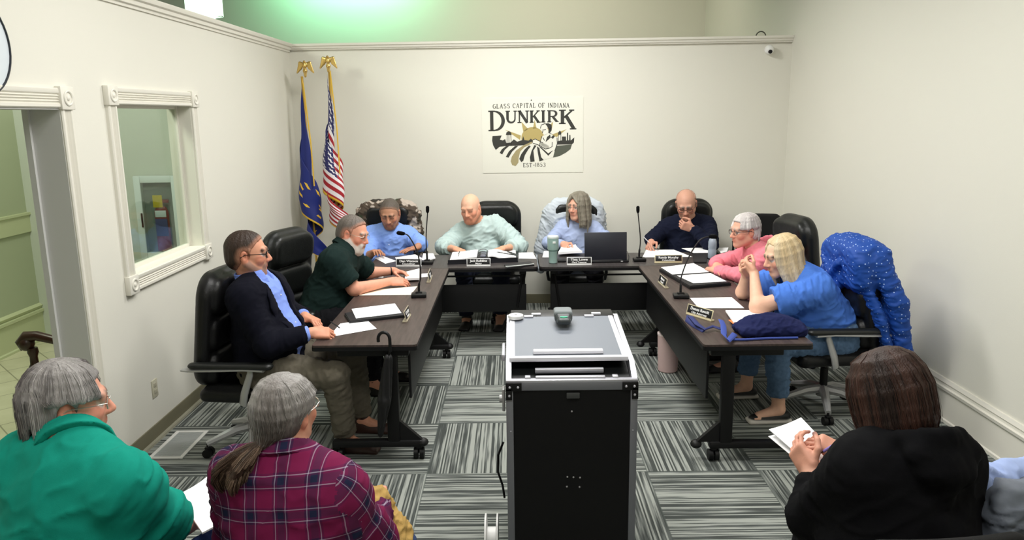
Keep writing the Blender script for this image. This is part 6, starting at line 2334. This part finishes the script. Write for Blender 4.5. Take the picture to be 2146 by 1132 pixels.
# clothes heaped by the right wall
def heap():
    ch = [o for o in bpy.data.objects if o.name.startswith('stacking_chair') and o.get('label', '').endswith('by the right wall')][0]
    tl = 0.17
    Mt_ = np.array([[1, 0, 0], [0, math.cos(tl), -math.sin(tl)], [0, math.sin(tl), math.cos(tl)]])
    g1, g2 = C_(112, 118, 128), C_(88, 94, 104)

    def grey(S):
        S.panel((0, -0.245, 0.69), 0.275, 0.06, 0.20, 0.09, 0.05, M=Mt_, bend=0.3, k=0.03, col=g1)
        S.seg((-0.24, -0.27, 0.80), (-0.30, -0.30, 0.45), 0.07, 0.06, k=0.04, col=g2)
        S.seg((0.22, -0.27, 0.82), (0.27, -0.30, 0.42), 0.075, 0.06, k=0.04, col=g2)
        S.ell((0.05, -0.31, 0.72), (0.17, 0.05, 0.12), k=0.05, col=g2)
        S.seg((-0.15, -0.33, 0.80), (0.12, -0.33, 0.62), 0.035, 0.045, k=0.03, col=g1)
    garment('jacket', 'crumpled grey jacket hung over the chair at the bottom right corner', 'jacket', ch, grey, mat('grey_shell_cloth', rough=0.7, attr=True), 0.007, cloth(0.018, 9, 9))
    bl = C_(160, 178, 222)

    def pale(S):
        S.panel((0.02, -0.15, 0.75), 0.25, 0.045, 0.16, 0.08, 0.04, M=Mt_, bend=0.3, k=0.03, col=bl)
        S.seg((-0.24, -0.13, 0.84), (0.20, -0.14, 0.87), 0.055, 0.05, k=0.03, col=bl)
    garment('folded_shirt', 'pale blue shirt lying over the chair behind the grey jacket', 'shirt', ch, pale, mat('pale_blue_cloth', rough=0.85, attr=True), 0.007, cloth(0.015, 9, 19))
heap()
# ------------------------------------------------------------------ the painted town sign on the back wall
def back_point(x, y):
    """where the back wall shows pixel (x, y)"""
    d = Vector(_R @ np.array([x - 1073.0, y - 566.0, FPX]))
    C = Vector((0, 0, CAM_H))
    s = (BLa - C).dot(bout) / d.dot(bout)
    return C + d * s


def sign():
    c0 = back_point(990 + 792 / 6.288, 190 + 590 / 6.288)
    a, b = back_point(990 + 292 / 6.288, 190 + 590 / 6.288), back_point(990 + 1292 / 6.288, 190 + 590 / 6.288)
    kx = (b - a).length / 1000.0
    kz = (back_point(990 + 792 / 6.288, 190 + 90 / 6.288) - back_point(990 + 792 / 6.288, 190 + 1090 / 6.288)).length / 1000.0
    t = thing('town_sign', 'square white board with the black and gold town emblem on the back wall', 'sign', c0, math.atan2(bdir.y, bdir.x))
    Q = Matrix(((1, 0, 0, 0), (0, 0, -1, 0), (0, 1, 0, 0), (0, 0, 0, 1)))     # x, y -> across, up; z -> out of the wall
    def pt(x, y):
        return ((x - 792) * kx, (590 - y) * kz)
    MB().prism([pt(*p) for p in [(128, 98), (1458, 98), (1458, 1085), (128, 1085)]], 0.006, Q).build('board', mat('sign_white', lin(226, 225, 213), 0.6), t)
    lvl = [0.0064]
    def flat(mb, poly, h=0.0):
        mb.prism([pt(*p) for p in poly], 0.0006, Q @ Matrix.Translation((0, 0, lvl[0] + h)))
    def stroke(mb, pts, ws, h=0.0):
        P = [Vector(pt(*p)) for p in pts]
        ws = ws if isinstance(ws, (list, tuple)) else [ws] * len(P)
        L_, R_ = [], []
        for i, p in enumerate(P):
            d = (P[min(i + 1, len(P) - 1)] - P[max(i - 1, 0)]).normalized()
            n = Vector((-d.y, d.x)) * ws[i] * kx / 2
            L_.append(p + n)
            R_.append(p - n)
        for i in range(len(P) - 1):
            q = [L_[i], L_[i + 1], R_[i + 1], R_[i]]
            mb.prism([(v.x, v.y) for v in q], 0.0006, Q @ Matrix.Translation((0, 0, lvl[0] + h)))
    def arc(cx, cy, rx, ry, a0, a1, n=14):
        return [(cx + rx * math.cos(math.radians(a0 + (a1 - a0) * i / n)), cy - ry * math.sin(math.radians(a0 + (a1 - a0) * i / n))) for i in range(n + 1)]
    BLK = mat('sign_black', lin(46, 46, 40), 0.6)
    m = MB()
    # D U N K I R K
    stroke(m, [(258, 265), (258, 522)], 44)
    stroke(m, [(214, 268), (300, 268)], 18); stroke(m, [(212, 520), (300, 520)], 18)
    A1 = arc(290, 394, 118, 124, 88, -88, 20)
    stroke(m, A1, [16 + 30 * math.sin(PI * i / 20) for i in range(21)])
    stroke(m, [(466, 270), (466, 370)], 34); stroke(m, [(440, 270), (500, 270)], 14); stroke(m, [(545, 270), (590, 270)], 14)
    stroke(m, [(466, 366)] + arc(515, 368, 49, 50, 180, 360, 12) + [(566, 270)], [34] * 2 + [30 - i for i in range(12)] + [18, 18])
    stroke(m, [(622, 270), (622, 420)], 18); stroke(m, [(598, 270), (640, 270)], 13); stroke(m, [(596, 418), (648, 418)], 13)
    stroke(m, [(622, 266), (724, 424)], 36); stroke(m, [(724, 270), (724, 424)], 18); stroke(m, [(700, 270), (748, 270)], 13)
    stroke(m, [(782, 268), (782, 420)], 34); stroke(m, [(756, 270), (808, 270)], 13); stroke(m, [(756, 418), (808, 418)], 13)
    stroke(m, [(798, 350), (868, 272)], 16); stroke(m, [(846, 270), (890, 270)], 13); stroke(m, [(815, 335), (872, 418)], 32); stroke(m, [(848, 418), (900, 418)], 13)
    stroke(m, [(934, 268), (934, 420)], 34); stroke(m, [(906, 270), (962, 270)], 13); stroke(m, [(906, 416), (962, 416)], 13)
    stroke(m, [(1014, 268), (1014, 420)], 34); stroke(m, [(986, 270), (1040, 270)], 13); stroke(m, [(986, 416), (1042, 416)], 13)
    stroke(m, [(1030, 270)] + arc(1062, 308, 42, 36, 80, -80, 12) + [(1030, 346)], [12] + [14 + 18 * math.sin(PI * i / 12) for i in range(13)] + [12])
    stroke(m, [(1058, 346), (1112, 412)], 32); stroke(m, [(1098, 412), (1136, 412)], 13)
    stroke(m, [(1186, 262), (1186, 440)], 46); stroke(m, [(1140, 266), (1230, 266)], 18); stroke(m, [(1140, 438), (1228, 438)], 18)
    stroke(m, [(1206, 362), (1310, 270)], 22); stroke(m, [(1270, 266), (1340, 266)], 18); stroke(m, [(1232, 338), (1335, 508)], 46); stroke(m, [(1282, 510), (1368, 510)], 18)
    m.build('town_name', BLK, t, smooth=0)
    # small serif capitals
    G = {
        'G': [('a', .55, .5, .45, .48, 50, 320), ('l', .95, .5, .95, .12, 1), ('l', .7, .48, 1.02, .48, 0)],
        'L': [('v', .25, 0, 1), ('l', .25, .02, .85, .02, 0), ('l', .85, .02, .88, .22, 0)],
        'A': [('l', .08, 0, .48, 1, 0), ('l', .48, 1, .88, 0, 1), ('l', .25, .35, .7, .35, 0), ('l', -.02, .01, .2, .01, 0), ('l', .74, .01, 1.02, .01, 0)],
        'S': [('a', .5, .75, .3, .23, 20, 270), ('a', .5, .26, .34, .26, 90, -160)],
        'C': [('a', .55, .5, .45, .48, 45, 315), ('l', .9, .75, .9, .95, 0)],
        'P': [('v', .22, 0, 1), ('a', .42, .74, .36, .24, 95, -95), ('l', .22, .98, .45, .98, 0), ('l', .22, .5, .45, .5, 0)],
        'I': [('v', .5, 0, 1)],
        'T': [('v', .5, 0, 1), ('l', .05, .98, .95, .98, 0), ('l', .06, .98, .06, .78, 0), ('l', .94, .98, .94, .78, 0)],
        'O': [('a', .5, .5, .47, .48, 0, 360)],
        'F': [('v', .22, 0, 1), ('l', .22, .98, .85, .98, 0), ('l', .22, .52, .65, .52, 0), ('l', .85, .98, .85, .78, 0)],
        'N': [('l', .15, 0, .15, 1, 0), ('l', .15, 1, .85, 0, 1), ('l', .85, 0, .85, 1, 0), ('l', 0, .01, .3, .01, 0), ('l', .7, .99, 1, .99, 0)],
        'D': [('v', .22, 0, 1), ('a', .35, .5, .55, .48, 90, -90), ('l', .22, .98, .4, .98, 0), ('l', .22, .02, .4, .02, 0)],
        'E': [('v', .22, 0, 1), ('l', .22, .98, .85, .98, 0), ('l', .22, .52, .65, .52, 0), ('l', .22, .02, .88, .02, 0), ('l', .85, .98, .85, .78, 0), ('l', .88, .02, .88, .22, 0)],
        '1': [('v', .5, 0, 1), ('l', .3, .82, .5, 1, 0)],
        '8': [('a', .5, .74, .28, .24, 0, 360), ('a', .5, .26, .34, .26, 0, 360)],
        '5': [('l', .25, .98, .8, .98, 0), ('l', .25, .98, .22, .55, 0), ('a', .45, .32, .36, .32, 110, -150)],
        '3': [('a', .45, .75, .3, .23, 150, -90), ('a', .45, .27, .35, .27, 90, -150)],
    }
    def word(mb, txt, x0, x1, ytop, ybot, arch=0.0):
        n = sum({'I': 0.6, ' ': 0.55, '1': 0.6}.get(ch, 1.0) for ch in txt)
        adv = (x1 - x0) / n
        x = x0
        H_ = ybot - ytop
        for ch in txt:
            w = adv * {'I': 0.6, ' ': 0.55, '1': 0.6}.get(ch, 1.0)
            g_ = w * 0.82
            yb = ybot - arch * math.sin(PI * (x - x0) / (x1 - x0))
            th = H_ * 0.16
            f = lambda a, b: (x + a * g_, yb - b * H_)
            for q in G.get(ch, []):
                if q[0] == 'l':
                    stroke(mb, [f(q[1], q[2]), f(q[3], q[4])], th if q[5] else th * 0.55)
                elif q[0] == 'v':
                    stroke(mb, [f(q[1], q[2]), f(q[1], q[3])], th)
                    for e in (q[2] + 0.01, q[3] - 0.01):
                        stroke(mb, [f(q[1] - .2, e), f(q[1] + .2, e)], th * 0.5)
                else:
                    P = [f(q[1] + q[3] * math.cos(math.radians(q[5] + (q[6] - q[5]) * i / 12)), q[2] + q[4] * math.sin(math.radians(q[5] + (q[6] - q[5]) * i / 12))) for i in range(13)]
                    stroke(mb, P, [th * (0.55 + 0.45 * abs(math.cos(math.radians(q[5] + (q[6] - q[5]) * i / 12)))) for i in range(13)])
            x += w
    m = MB()
    word(m, 'GLASS CAPITAL OF INDIANA', 274, 1284, 176, 234, 8)
    m.build('motto', BLK, t, smooth=0)
    m = MB()
    word(m, 'EST', 664, 790, 958, 1010)
    word(m, '1853', 822, 972, 955, 1006)
    flat(m, arc(808, 985, 7, 7, 0, 360, 10)[:-1])
    flat(m, arc(780, 130, 9, 9, 0, 360, 10)[:-1])
    m.build('founding_year', BLK, t, smooth=0)
    # emblem
    TAN = mat('sign_gold', lin(176, 158, 98), 0.55)
    m = MB()
    flat(m, arc(795, 625, 150, 145, 200, -20, 26))
    for tri in ([(798, 500), (822, 385), (846, 500)], [(672, 545), (648, 408), (735, 505)], [(640, 590), (430, 510), (628, 648)], [(965, 520), (1066, 408), (1040, 540)], [(1050, 580), (1240, 514), (1080, 640)]):
        flat(m, tri)
    m.build('sun', TAN, t, smooth=0)
    m = MB()
    for poly in ([(265, 592), (386, 586), (362, 640), (400, 652), (430, 633), (448, 690), (445, 727), (355, 735), (305, 777), (270, 715), (258, 650)],
                 [(440, 688), (505, 680), (545, 638), (590, 670), (655, 650), (670, 598), (686, 650), (740, 658), (770, 632), (805, 662), (790, 692), (720, 716), (560, 724), (440, 727)],
                 [(440, 582), (450, 545), (480, 530), (508, 545), (518, 582)],
                 [(1112, 706), (1124, 668), (1180, 660), (1180, 610), (1232, 610), (1234, 662), (1244, 662), (1244, 560), (1259, 560), (1261, 660), (1274, 660), (1276, 590), (1290, 590), (1293, 664), (1342, 622), (1336, 690), (1310, 714), (1112, 716)],
                 [(1128, 560), (1152, 528), (1172, 560), (1168, 585), (1132, 585)],
                 [(440, 728), (480, 728), (425, 775), (388, 838), (355, 816), (388, 765)],
                 [(560, 727), (602, 727), (522, 800), (472, 882), (436, 870), (480, 795)],
                 [(745, 722), (768, 735), (735, 775), (690, 850), (668, 925), (640, 942), (614, 900), (640, 838), (690, 770)],
                 [(815, 718), (845, 724), (802, 790), (818, 936), (762, 942), (755, 880), (776, 800)],
                 [(850, 733), (882, 760), (905, 880), (938, 916), (882, 937), (862, 830)]):
        flat(m, poly, 0.0004)
    for x in (452, 480, 512):
        stroke(m, [(480 + (x - 480) * 0.8, 580), (x, 715)], 8, 0.0004)
    for x in (1132, 1165):
        stroke(m, [(x, 580), (x, 690)], 7, 0.0004)
    m.build('skyline', BLK, t, smooth=0)
    m = MB()
    flat(m, [(1092, 730), (1310, 716), (1292, 776), (1232, 822), (1150, 866), (1060, 887), (1084, 800)], 0.0004)
    m.build('field', mat('sign_grey_green', lin(78, 82, 70), 0.6), t, smooth=0)
    m = MB()
    flat(m, [(780, 672), (793, 690), (684, 745), (628, 800), (608, 880), (602, 950), (566, 992), (520, 982), (500, 930), (515, 870), (570, 790), (660, 725)], 0.0008)
    m.build('glass_drop', mat('sign_pale_gold', lin(160, 148, 108), 0.55), t, smooth=0)
    WHT = mat('sign_white', lin(238, 236, 224))
    m = MB()
    for poly in ([(896, 500), (908, 455), (960, 436), (984, 470), (976, 502), (910, 518)], [(935, 512), (992, 500), (1002, 540), (982, 582), (950, 592), (922, 560)],
                 [(918, 602), (1000, 560), (1062, 590), (1114, 622), (1118, 700), (1084, 800), (1062, 882), (960, 912), (930, 880), (880, 742), (898, 660)],
                 [(796, 648), (830, 638), (930, 690), (1000, 720), (1012, 762), (960, 772), (860, 712), (798, 692)]):
        flat(m, poly, 0.0012)
    m.build('glassblower', WHT, t, smooth=0)
    m = MB()
    for poly in ([(958, 438), (1000, 432), (1044, 452), (1046, 502), (1010, 522), (1000, 505), (984, 470)], [(984, 612), (1024, 580), (1032, 622), (962, 682)],
                 [(880, 740), (900, 742), (1000, 830), (1042, 800), (1064, 790), (1000, 862)], [(1062, 590), (1090, 600), (1060, 640), (1035, 620)], [(1034, 470), (1046, 520), (1020, 560), (1070, 585), (1000, 560), (1005, 520)]):
        flat(m, poly, 0.0018)
    for s_ in ([(896, 500), (908, 455), (960, 436)], [(922, 560), (935, 512)], [(918, 602), (898, 660), (880, 742)], [(796, 648), (830, 638), (930, 690)], [(798, 692), (860, 712), (960, 772), (1012, 762), (1050, 740), (1052, 680)], [(945, 520), (968, 514)], [(1114, 622), (1118, 700), (1084, 800)], [(930, 620), (950, 660)]):
        stroke(m, s_, 9, 0.0018)
    m.build('figure_outline', BLK, t, smooth=0)


sign()

# ------------------------------------------------------------------ flags
def finial(t, z):
    S = SDF()
    S.seg((0, 0, z), (0, 0, z + 0.03), 0.013, 0.016, k=0.005)
    S.ell((0, 0, z + 0.05), (0.024, 0.024, 0.022), k=0.005)
    S.ell((0, -0.005, z + 0.10), (0.020, 0.022, 0.035), k=0.01)
    S.ell((0, -0.018, z + 0.138), (0.013, 0.017, 0.014), k=0.008)
    S.seg((0, -0.03, z + 0.138), (0, -0.045, z + 0.130), 0.006, 0.002, k=0.004)
    for s in (-1, 1):
        S.seg((0.012 * s, 0, z + 0.115), (0.05 * s, 0.005, z + 0.132), 0.012, 0.012, side=(0, 1, 0), sx=0.5, k=0.01)
        for i, (ex, ez) in enumerate([(0.086, 0.03), (0.076, 0.035), (0.064, 0.045), (0.05, 0.06), (0.036, 0.07)]):
            S.seg((0.052 * s - 0.008 * i * s, 0.004, z + 0.13 - 0.003 * i), (ex * s, 0.008, z + ez), 0.012, 0.005, side=(0, 1, 0), sx=0.5, k=0.006)
        S.seg((0.008 * s, -0.01, z + 0.075), (0.014 * s, -0.012, z + 0.055), 0.006, 0.005, k=0.004)
    S.build('eagle_finial', GOLD, t, vox=0.0045, relax=1)


def flag_mat(us):
    m = bpy.data.materials.new('striped_flag_cloth' if us else 'blue_flag_cloth')
    m.use_nodes = True
    nt = m.node_tree
    N, L = nt.nodes.new, nt.links.new
    b = nt.nodes['Principled BSDF']
    b.inputs['Roughness'].default_value = 0.6
    b.inputs['Sheen Weight'].default_value = 0.05
    a = N('ShaderNodeAttribute')
    a.attribute_name = 'uvw'
    sp = N('ShaderNodeSeparateXYZ')
    L(a.outputs['Vector'], sp.inputs[0])
    u, v = sp.outputs['X'], sp.outputs['Y']

    def mth(op, x, y=None, z=None):
        n = N('ShaderNodeMath')
        n.operation = op
        for i, q in enumerate((x, y, z)):
            if q is None:
                continue
            if isinstance(q, (int, float)):
                n.inputs[i].default_value = q
            else:
                L(q, n.inputs[i])
        return n.outputs[0]

    def mix(f, ca, cb):
        n = N('ShaderNodeMix')
        n.data_type = 'RGBA'
        L(f, n.inputs['Factor'])
        for k, c in (('A', ca), ('B', cb)):
            if isinstance(c, tuple):
                n.inputs[k].default_value = c
            else:
                L(c, n.inputs[k])
        return n.outputs['Result']
    fringe = mth('MAXIMUM', mth('GREATER_THAN', v, 0.955), mth('GREATER_THAN', u, 0.965))
    gold = lin(226, 184, 50)
    if us:
        st = mth('MODULO', mth('FLOOR', mth('MULTIPLY', v, 13.0)), 2.0)
        base = mix(st, lin(168, 22, 40), lin(238, 232, 236))
        can = mth('MULTIPLY', mth('LESS_THAN', u, 0.42), mth('LESS_THAN', v, 0.54))
        gu = mth('SUBTRACT', mth('FRACT', mth('MULTIPLY', u, 14.0)), 0.5)
        gv = mth('SUBTRACT', mth('FRACT', mth('ADD', mth('MULTIPLY', v, 11.0), mth('MULTIPLY', mth('FLOOR', mth('MULTIPLY', u, 14.0)), 0.5))), 0.5)
        rr = mth('SQRT', mth('ADD', mth('MULTIPLY', gu, gu), mth('MULTIPLY', gv, gv)))
        an = mth('ARCTAN2', gv, gu)
        lim = mth('ADD', 0.24, mth('MULTIPLY', mth('COSINE', mth('MULTIPLY', an, 5.0)), 0.10))
        star = mth('LESS_THAN', rr, lim)
        canc = mix(star, lin(30, 32, 92), lin(240, 238, 240))
        base = mix(can, base, canc)
    else:
        base = lin(8, 30, 112)
        du, dv = mth('SUBTRACT', u, 0.60), mth('MULTIPLY', mth('SUBTRACT', v, 0.5), 0.7)
        rr = mth('SQRT', mth('ADD', mth('MULTIPLY', du, du), mth('MULTIPLY', dv, dv)))
        an = mth('ARCTAN2', dv, du)
        ring = mth('MULTIPLY', mth('LESS_THAN', mth('ABSOLUTE', mth('SUBTRACT', rr, 0.2)), 0.022), mth('GREATER_THAN', mth('COSINE', mth('MULTIPLY', an, 13.0)), 0.55))
        star = mth('LESS_THAN', rr, mth('ADD', 0.045, mth('MULTIPLY', mth('COSINE', mth('MULTIPLY', an, 5.0)), 0.02)))
        base = mix(mth('MAXIMUM', ring, star), base, gold)
    L(mix(fringe, base, gold), b.inputs['Base Color'])
    return m


def flag(label, foot, ztop, lean, us, zf0, drop, spread, turns, seed):
    t = thing('flag', label, 'flag', (foot[0], foot[1], 0), 0)
    topv = Vector((lean[0], lean[1], ztop))
    m = MB().tube([Vector((0, 0, 0.03)), topv], 0.0125, 12)
    m.build('pole', mat('gilded_pole', lin(206, 168, 74), 0.35, 0.5), t)
    MB().lathe([(0, 0), (0.14, 0), (0.14, 0.02), (0.06, 0.045), (0.03, 0.09), (0, 0.09)], 24).build('stand', GOLD, t)
    e = bpy.data.objects.new('finial_mount', None)
    fin = thing('eagle', None, None)
    bpy.data.objects.remove(fin)
    bpy.data.objects.remove(e)
    finial(t, ztop)
    fo = t.children[-1]
    fo.location = (lean[0], lean[1], 0)
    rnd = random.Random(seed)
    nu, nv = 110, 40
    V, UV = [], []
    hoist = 0.92
    for j in range(nv + 1):
        v = j / nv
        for i in range(nu + 1):
            u = i / nu
            s = u ** 0.9
            z = zf0 - v * hoist * (1 - 0.25 * u) - s * drop * (1.0 - 0.35 * v)
            h = max(zf0 - z, 0)
            wid = 0.018 + spread * min(h / 0.9, 1.25)
            ph = u * turns * 2 * PI
            pole = topv * (max(z, 0) / ztop)
            fold = math.sin(ph + 0.5 * math.sin(v * 3 + seed))
            x = pole.x + (u - 0.5) * wid * 0.6 + 0.5 * wid * fold * 0.75
            y = pole.y - 0.02 - (0.25 + 0.75 * u) * 0.5 * wid * (math.cos(ph) * 0.9 + 0.3) * (0.4 + 0.6 * min(h, 1))
            x += 0.008 * math.sin(9 * v + 6 * u + seed)
            V.append((x, y, z))
            UV.append((u, v, 0))
    W_ = nu + 1
    F = np.array([(j * W_ + i, j * W_ + i + 1, (j + 1) * W_ + i + 1, (j + 1) * W_ + i) for j in range(nv) for i in range(nu)])
    me = np_mesh('cloth', np.array(V), F)
    a = me.attributes.new('uvw', 'FLOAT_VECTOR', 'POINT')
    a.data.foreach_set('vector', np.array(UV, np.float32).ravel())
    o = link_mesh('cloth', me, flag_mat(us), t)
    sm = o.modifiers.new('cloth_thickness', 'SOLIDIFY')
    sm.thickness = 0.003
    # gold cord down the pole
    m = MB().tube([(topv.x * 0.98 + 0.012, topv.y - 0.02, zf0 + 0.03), (topv.x * 0.7 + 0.02 + spread * 0.25, topv.y - 0.12, zf0 - 0.55), (topv.x * 0.6 + 0.02 + spread * 0.28, topv.y - 0.13, zf0 - 1.0)], 0.007, 6)
    m.build('gold_cord', mat('gold_cord', lin(220, 180, 60), 0.6), t)
    return t


p1 = px(632, 150, wy=7.98)
flag('dark blue flag with gold fringe on a gilded pole in the back left corner', (-2.09, 7.92), 2.44, (p1[0] + 2.09, 0.06), False, 2.34, 1.72, 0.17, 2.3, 3)
p1 = px(690, 140, wy=7.95)
flag('striped red and white flag with stars on a gilded pole, right of the blue flag', (-1.84, 7.86), 2.48, (p1[0] + 1.84, 0.08), True, 2.46, 1.62, 0.19, 2.6, 5)

# ------------------------------------------------------------------ small things on walls and floor
c = back_point(1609, 105)
t = thing('security_camera', 'small white ball security camera high on the back wall', 'camera', c, math.atan2(bdir.y, bdir.x))
MB().cyl((0, -0.001, 0.0), (0, -0.03, 0.0), 0.034, n=20).build('mount', WHITEP, t)
MB().sphere((0, -0.055, 0), 0.047, 20).build('ball', WHITEP, t)
MB().cyl((0, -0.088, -0.02), (0, -0.104, -0.024), 0.021, 0.019, n=16).build('lens', BLACK, t)
c = back_point(1597, 79)
mb = MB().tube([Vector((0.05 * math.cos(a * PI / 10), 0.0, 0.052 * math.sin(a * PI / 10))) for a in range(11)], 0.006, 8)
tag(mb.build('cable_loop', mat('dark_grey_cable', lin(70, 70, 62), 0.6), None, loc=(c.x, c.y + 0.04, PH + 0.08)), 'dark cable loop on top of the back partition above the camera', 'cable')
t = thing('wall_clock', 'round white wall clock cut by the left edge above the doorway', 'clock', (LWX, 3.43, 2.36))
Mx = Matrix.Rotation(PI / 2, 4, 'Y')
MB().lathe([(0, 0.0), (0.214, 0.0), (0.214, 0.02), (0, 0.02)], 40, Mx).build('dial', mat('clock_dial', lin(214, 222, 228), 0.4), t)
MB().lathe([(0.214, 0.0), (0.22, 0.0), (0.221, 0.026), (0.215, 0.028), (0.213, 0.02)], 40, Mx, cap=False).build('rim', mat('clock_rim', lin(40, 44, 52), 0.35), t)
m = MB()
m.bar((0.024, 0, 0), (0.024, -0.09, 0.04), 0.004, 0.012, up=(1, 0, 0))
m.build('hour_hand', BLACK, t)
m = MB()
m.bar((0.027, 0, 0), (0.027, -0.05, -0.14), 0.004, 0.008, up=(1, 0, 0))
m.build('minute_hand', BLACK, t)
t = thing('floor_vent', 'white framed air grille set in the carpet by the left wall', 'vent', (-2.15, 4.535, 0))
m = MB()
for x in (-0.095, 0.095):
    m.box((x, 0, 0.004), (0.024, 0.414, 0.008), 0.002)
for y in (-0.195, 0.195):
    m.box((0, y, 0.004), (0.165, 0.024, 0.0078), 0.002)
m.build('frame', mat('vent_white', lin(226, 226, 222), 0.5), t)
m = MB()
for i in range(26):
    m.box((0, -0.178 + i * 0.01425, 0.003), (0.17, 0.009, 0.004))
m.build('louvre_grille', mat('vent_grey', lin(178, 182, 182), 0.5), t)
t = thing('wall_outlet', 'beige power outlet low on the left wall', 'outlet', (LWX, 4.675, 0.33))
MB().box((0.003, 0, 0), (0.006, 0.072, 0.116), 0.002).build('cover_plate', mat('outlet_beige', lin(198, 194, 172), 0.5), t)
for z in (-0.022, 0.022):
    MB().box((0.0065, 0, z), (0.003, 0.034, 0.028), 0.001).build('socket', mat('outlet_socket', lin(176, 172, 152), 0.5), t)
# fire extinguisher cabinet seen through the window
t = thing('extinguisher_cabinet', 'white glass-fronted wall cabinet seen through the left window', 'cabinet', (-3.25, 6.98, 1.15))
m = MB()
for x in (-0.17, 0.17):
    m.box((x, -0.03, 0), (0.06, 0.06, 0.76), 0.004)
for z in (-0.35, 0.35):
    m.box((0, -0.03, z), (0.279, 0.058, 0.06), 0.004)
m.build('door_frame', mat('cabinet_white', lin(206, 216, 216), 0.45), t)
MB().box((0, -0.002, 0), (0.36, 0.006, 0.7)).build('back_panel', mat('cabinet_inside', lin(120, 130, 130), 0.6), t)
MB().box((0, -0.05, 0), (0.29, 0.004, 0.66)).build('glass_pane', gl, t)
MB().box((-0.15, -0.066, -0.02), (0.014, 0.014, 0.13), 0.004).build('door_handle', BLACK, t)
ex = thing('fire_extinguisher', 'red fire extinguisher with a yellow tag inside the glass-fronted cabinet', 'fire extinguisher', (-3.235, 6.955, 0.84))
MB().lathe([(0, 0), (0.062, 0), (0.066, 0.01), (0.066, 0.36), (0.05, 0.40), (0.02, 0.42), (0.02, 0.44), (0, 0.44)], 20).build('cylinder', mat('extinguisher_red', lin(150, 26, 40), 0.35), ex).scale = (1, 0.3, 1)
MB().box((0, -0.021, 0.22), (0.11, 0.004, 0.16), 0.001).build('label_plate', mat('extinguisher_label', lin(70, 70, 130), 0.5), ex)
MB().box((0.0, -0.022, 0.345), (0.10, 0.004, 0.06), 0.001).build('instruction_band', mat('instruction_white', lin(206, 214, 220), 0.5), ex)
MB().box((-0.015, -0.024, 0.46), (0.085, 0.006, 0.11), 0.001).build('inspection_tag', mat('tag_yellow', lin(226, 206, 40), 0.5), ex)
MB().box((0.03, -0.01, 0.46), (0.10, 0.02, 0.03), 0.004).build('lever', mat('extinguisher_red', lin(150, 26, 40)), ex)
# lobby bench
WD = mat('dark_mahogany', lin(48, 22, 16), 0.3, var=(9, 0.5))
t = thing('wooden_bench', 'dark mahogany bench with scrolled arm beyond the doorway', 'bench', (-2.86, 5.5, 0))
for y in (-0.72, 0.72):
    m = MB()
    m.tube([(-0.34, y, 0.575), (-0.36, y, 0.62), (-0.33, y, 0.655), (-0.26, y, 0.66), (-0.15, y, 0.63), (0.05, y, 0.61), (0.28, y, 0.63)], [0.035, 0.042, 0.038, 0.032, 0.028, 0.028, 0.03], 12)
    m.sphere((-0.335, y, 0.61), (0.05, 0.05, 0.052), 14)
    a = m.build('arm', WD, t)
    MB().lathe([(0.03, 0.42), (0.042, 0.44), (0.026, 0.47), (0.024, 0.52), (0.034, 0.55), (0.03, 0.58)], 16, Matrix.Translation((-0.30, y, 0))).build('baluster', WD, a)
    for x in (-0.30, 0.28):
        MB().box((x, y, 0.21), (0.075, 0.075, 0.42), 0.006).build('leg', WD, t)
MB().box((0, 0, 0.395), (0.62, 1.46, 0.05), 0.008).build('seat_frame', WD, t)
for i in range(4):
    MB().box((-0.22 + i * 0.145, 0, 0.425), (0.10, 1.38, 0.022), 0.004).build('seat_slat', mat('brown_slat', lin(120, 84, 50), 0.4), t)
m = MB()
m.box((0.29, 0, 0.9), (0.05, 1.5, 0.09), 0.01)
for i in range(7):
    m.box((0.29, -0.6 + i * 0.2, 0.66), (0.03, 0.05, 0.46), 0.004)
m.build('backrest', WD, t)
# drum lamp over the lobby
c = px(428, 20, wy=7.5)
t = thing('drum_lamp', 'white drum ceiling lamp hanging beyond the left partition', 'lamp', c)
MB().lathe([(0.163, -0.06), (0.166, -0.06), (0.166, 0.14), (0.163, 0.14), (0.163, -0.06)], 36, cap=False).build('lamp_shade', mat('lamp_shade', lin(230, 238, 224), 0.6, emit=(lin(214, 255, 226), 0.9)), t)
MB().lathe([(0, -0.10), (0.06, -0.095), (0.10, -0.075), (0.12, -0.05), (0, -0.05)], 28).build('diffuser', mat('lamp_glass', lin(240, 250, 240), 0.4, emit=(lin(230, 255, 240), 0.9)), t)
MB().cyl((0, 0, 0.1), (0, 0, 4.35 - c[2]), 0.01, n=8).build('rod', SILVER, t)
MB().lathe([(0.155, -0.045), (0.164, -0.05), (0.164, -0.058), (0.15, -0.058)], 36, cap=False).build('shade_ring', mat('lamp_ring', lin(120, 130, 110), 0.5), t)
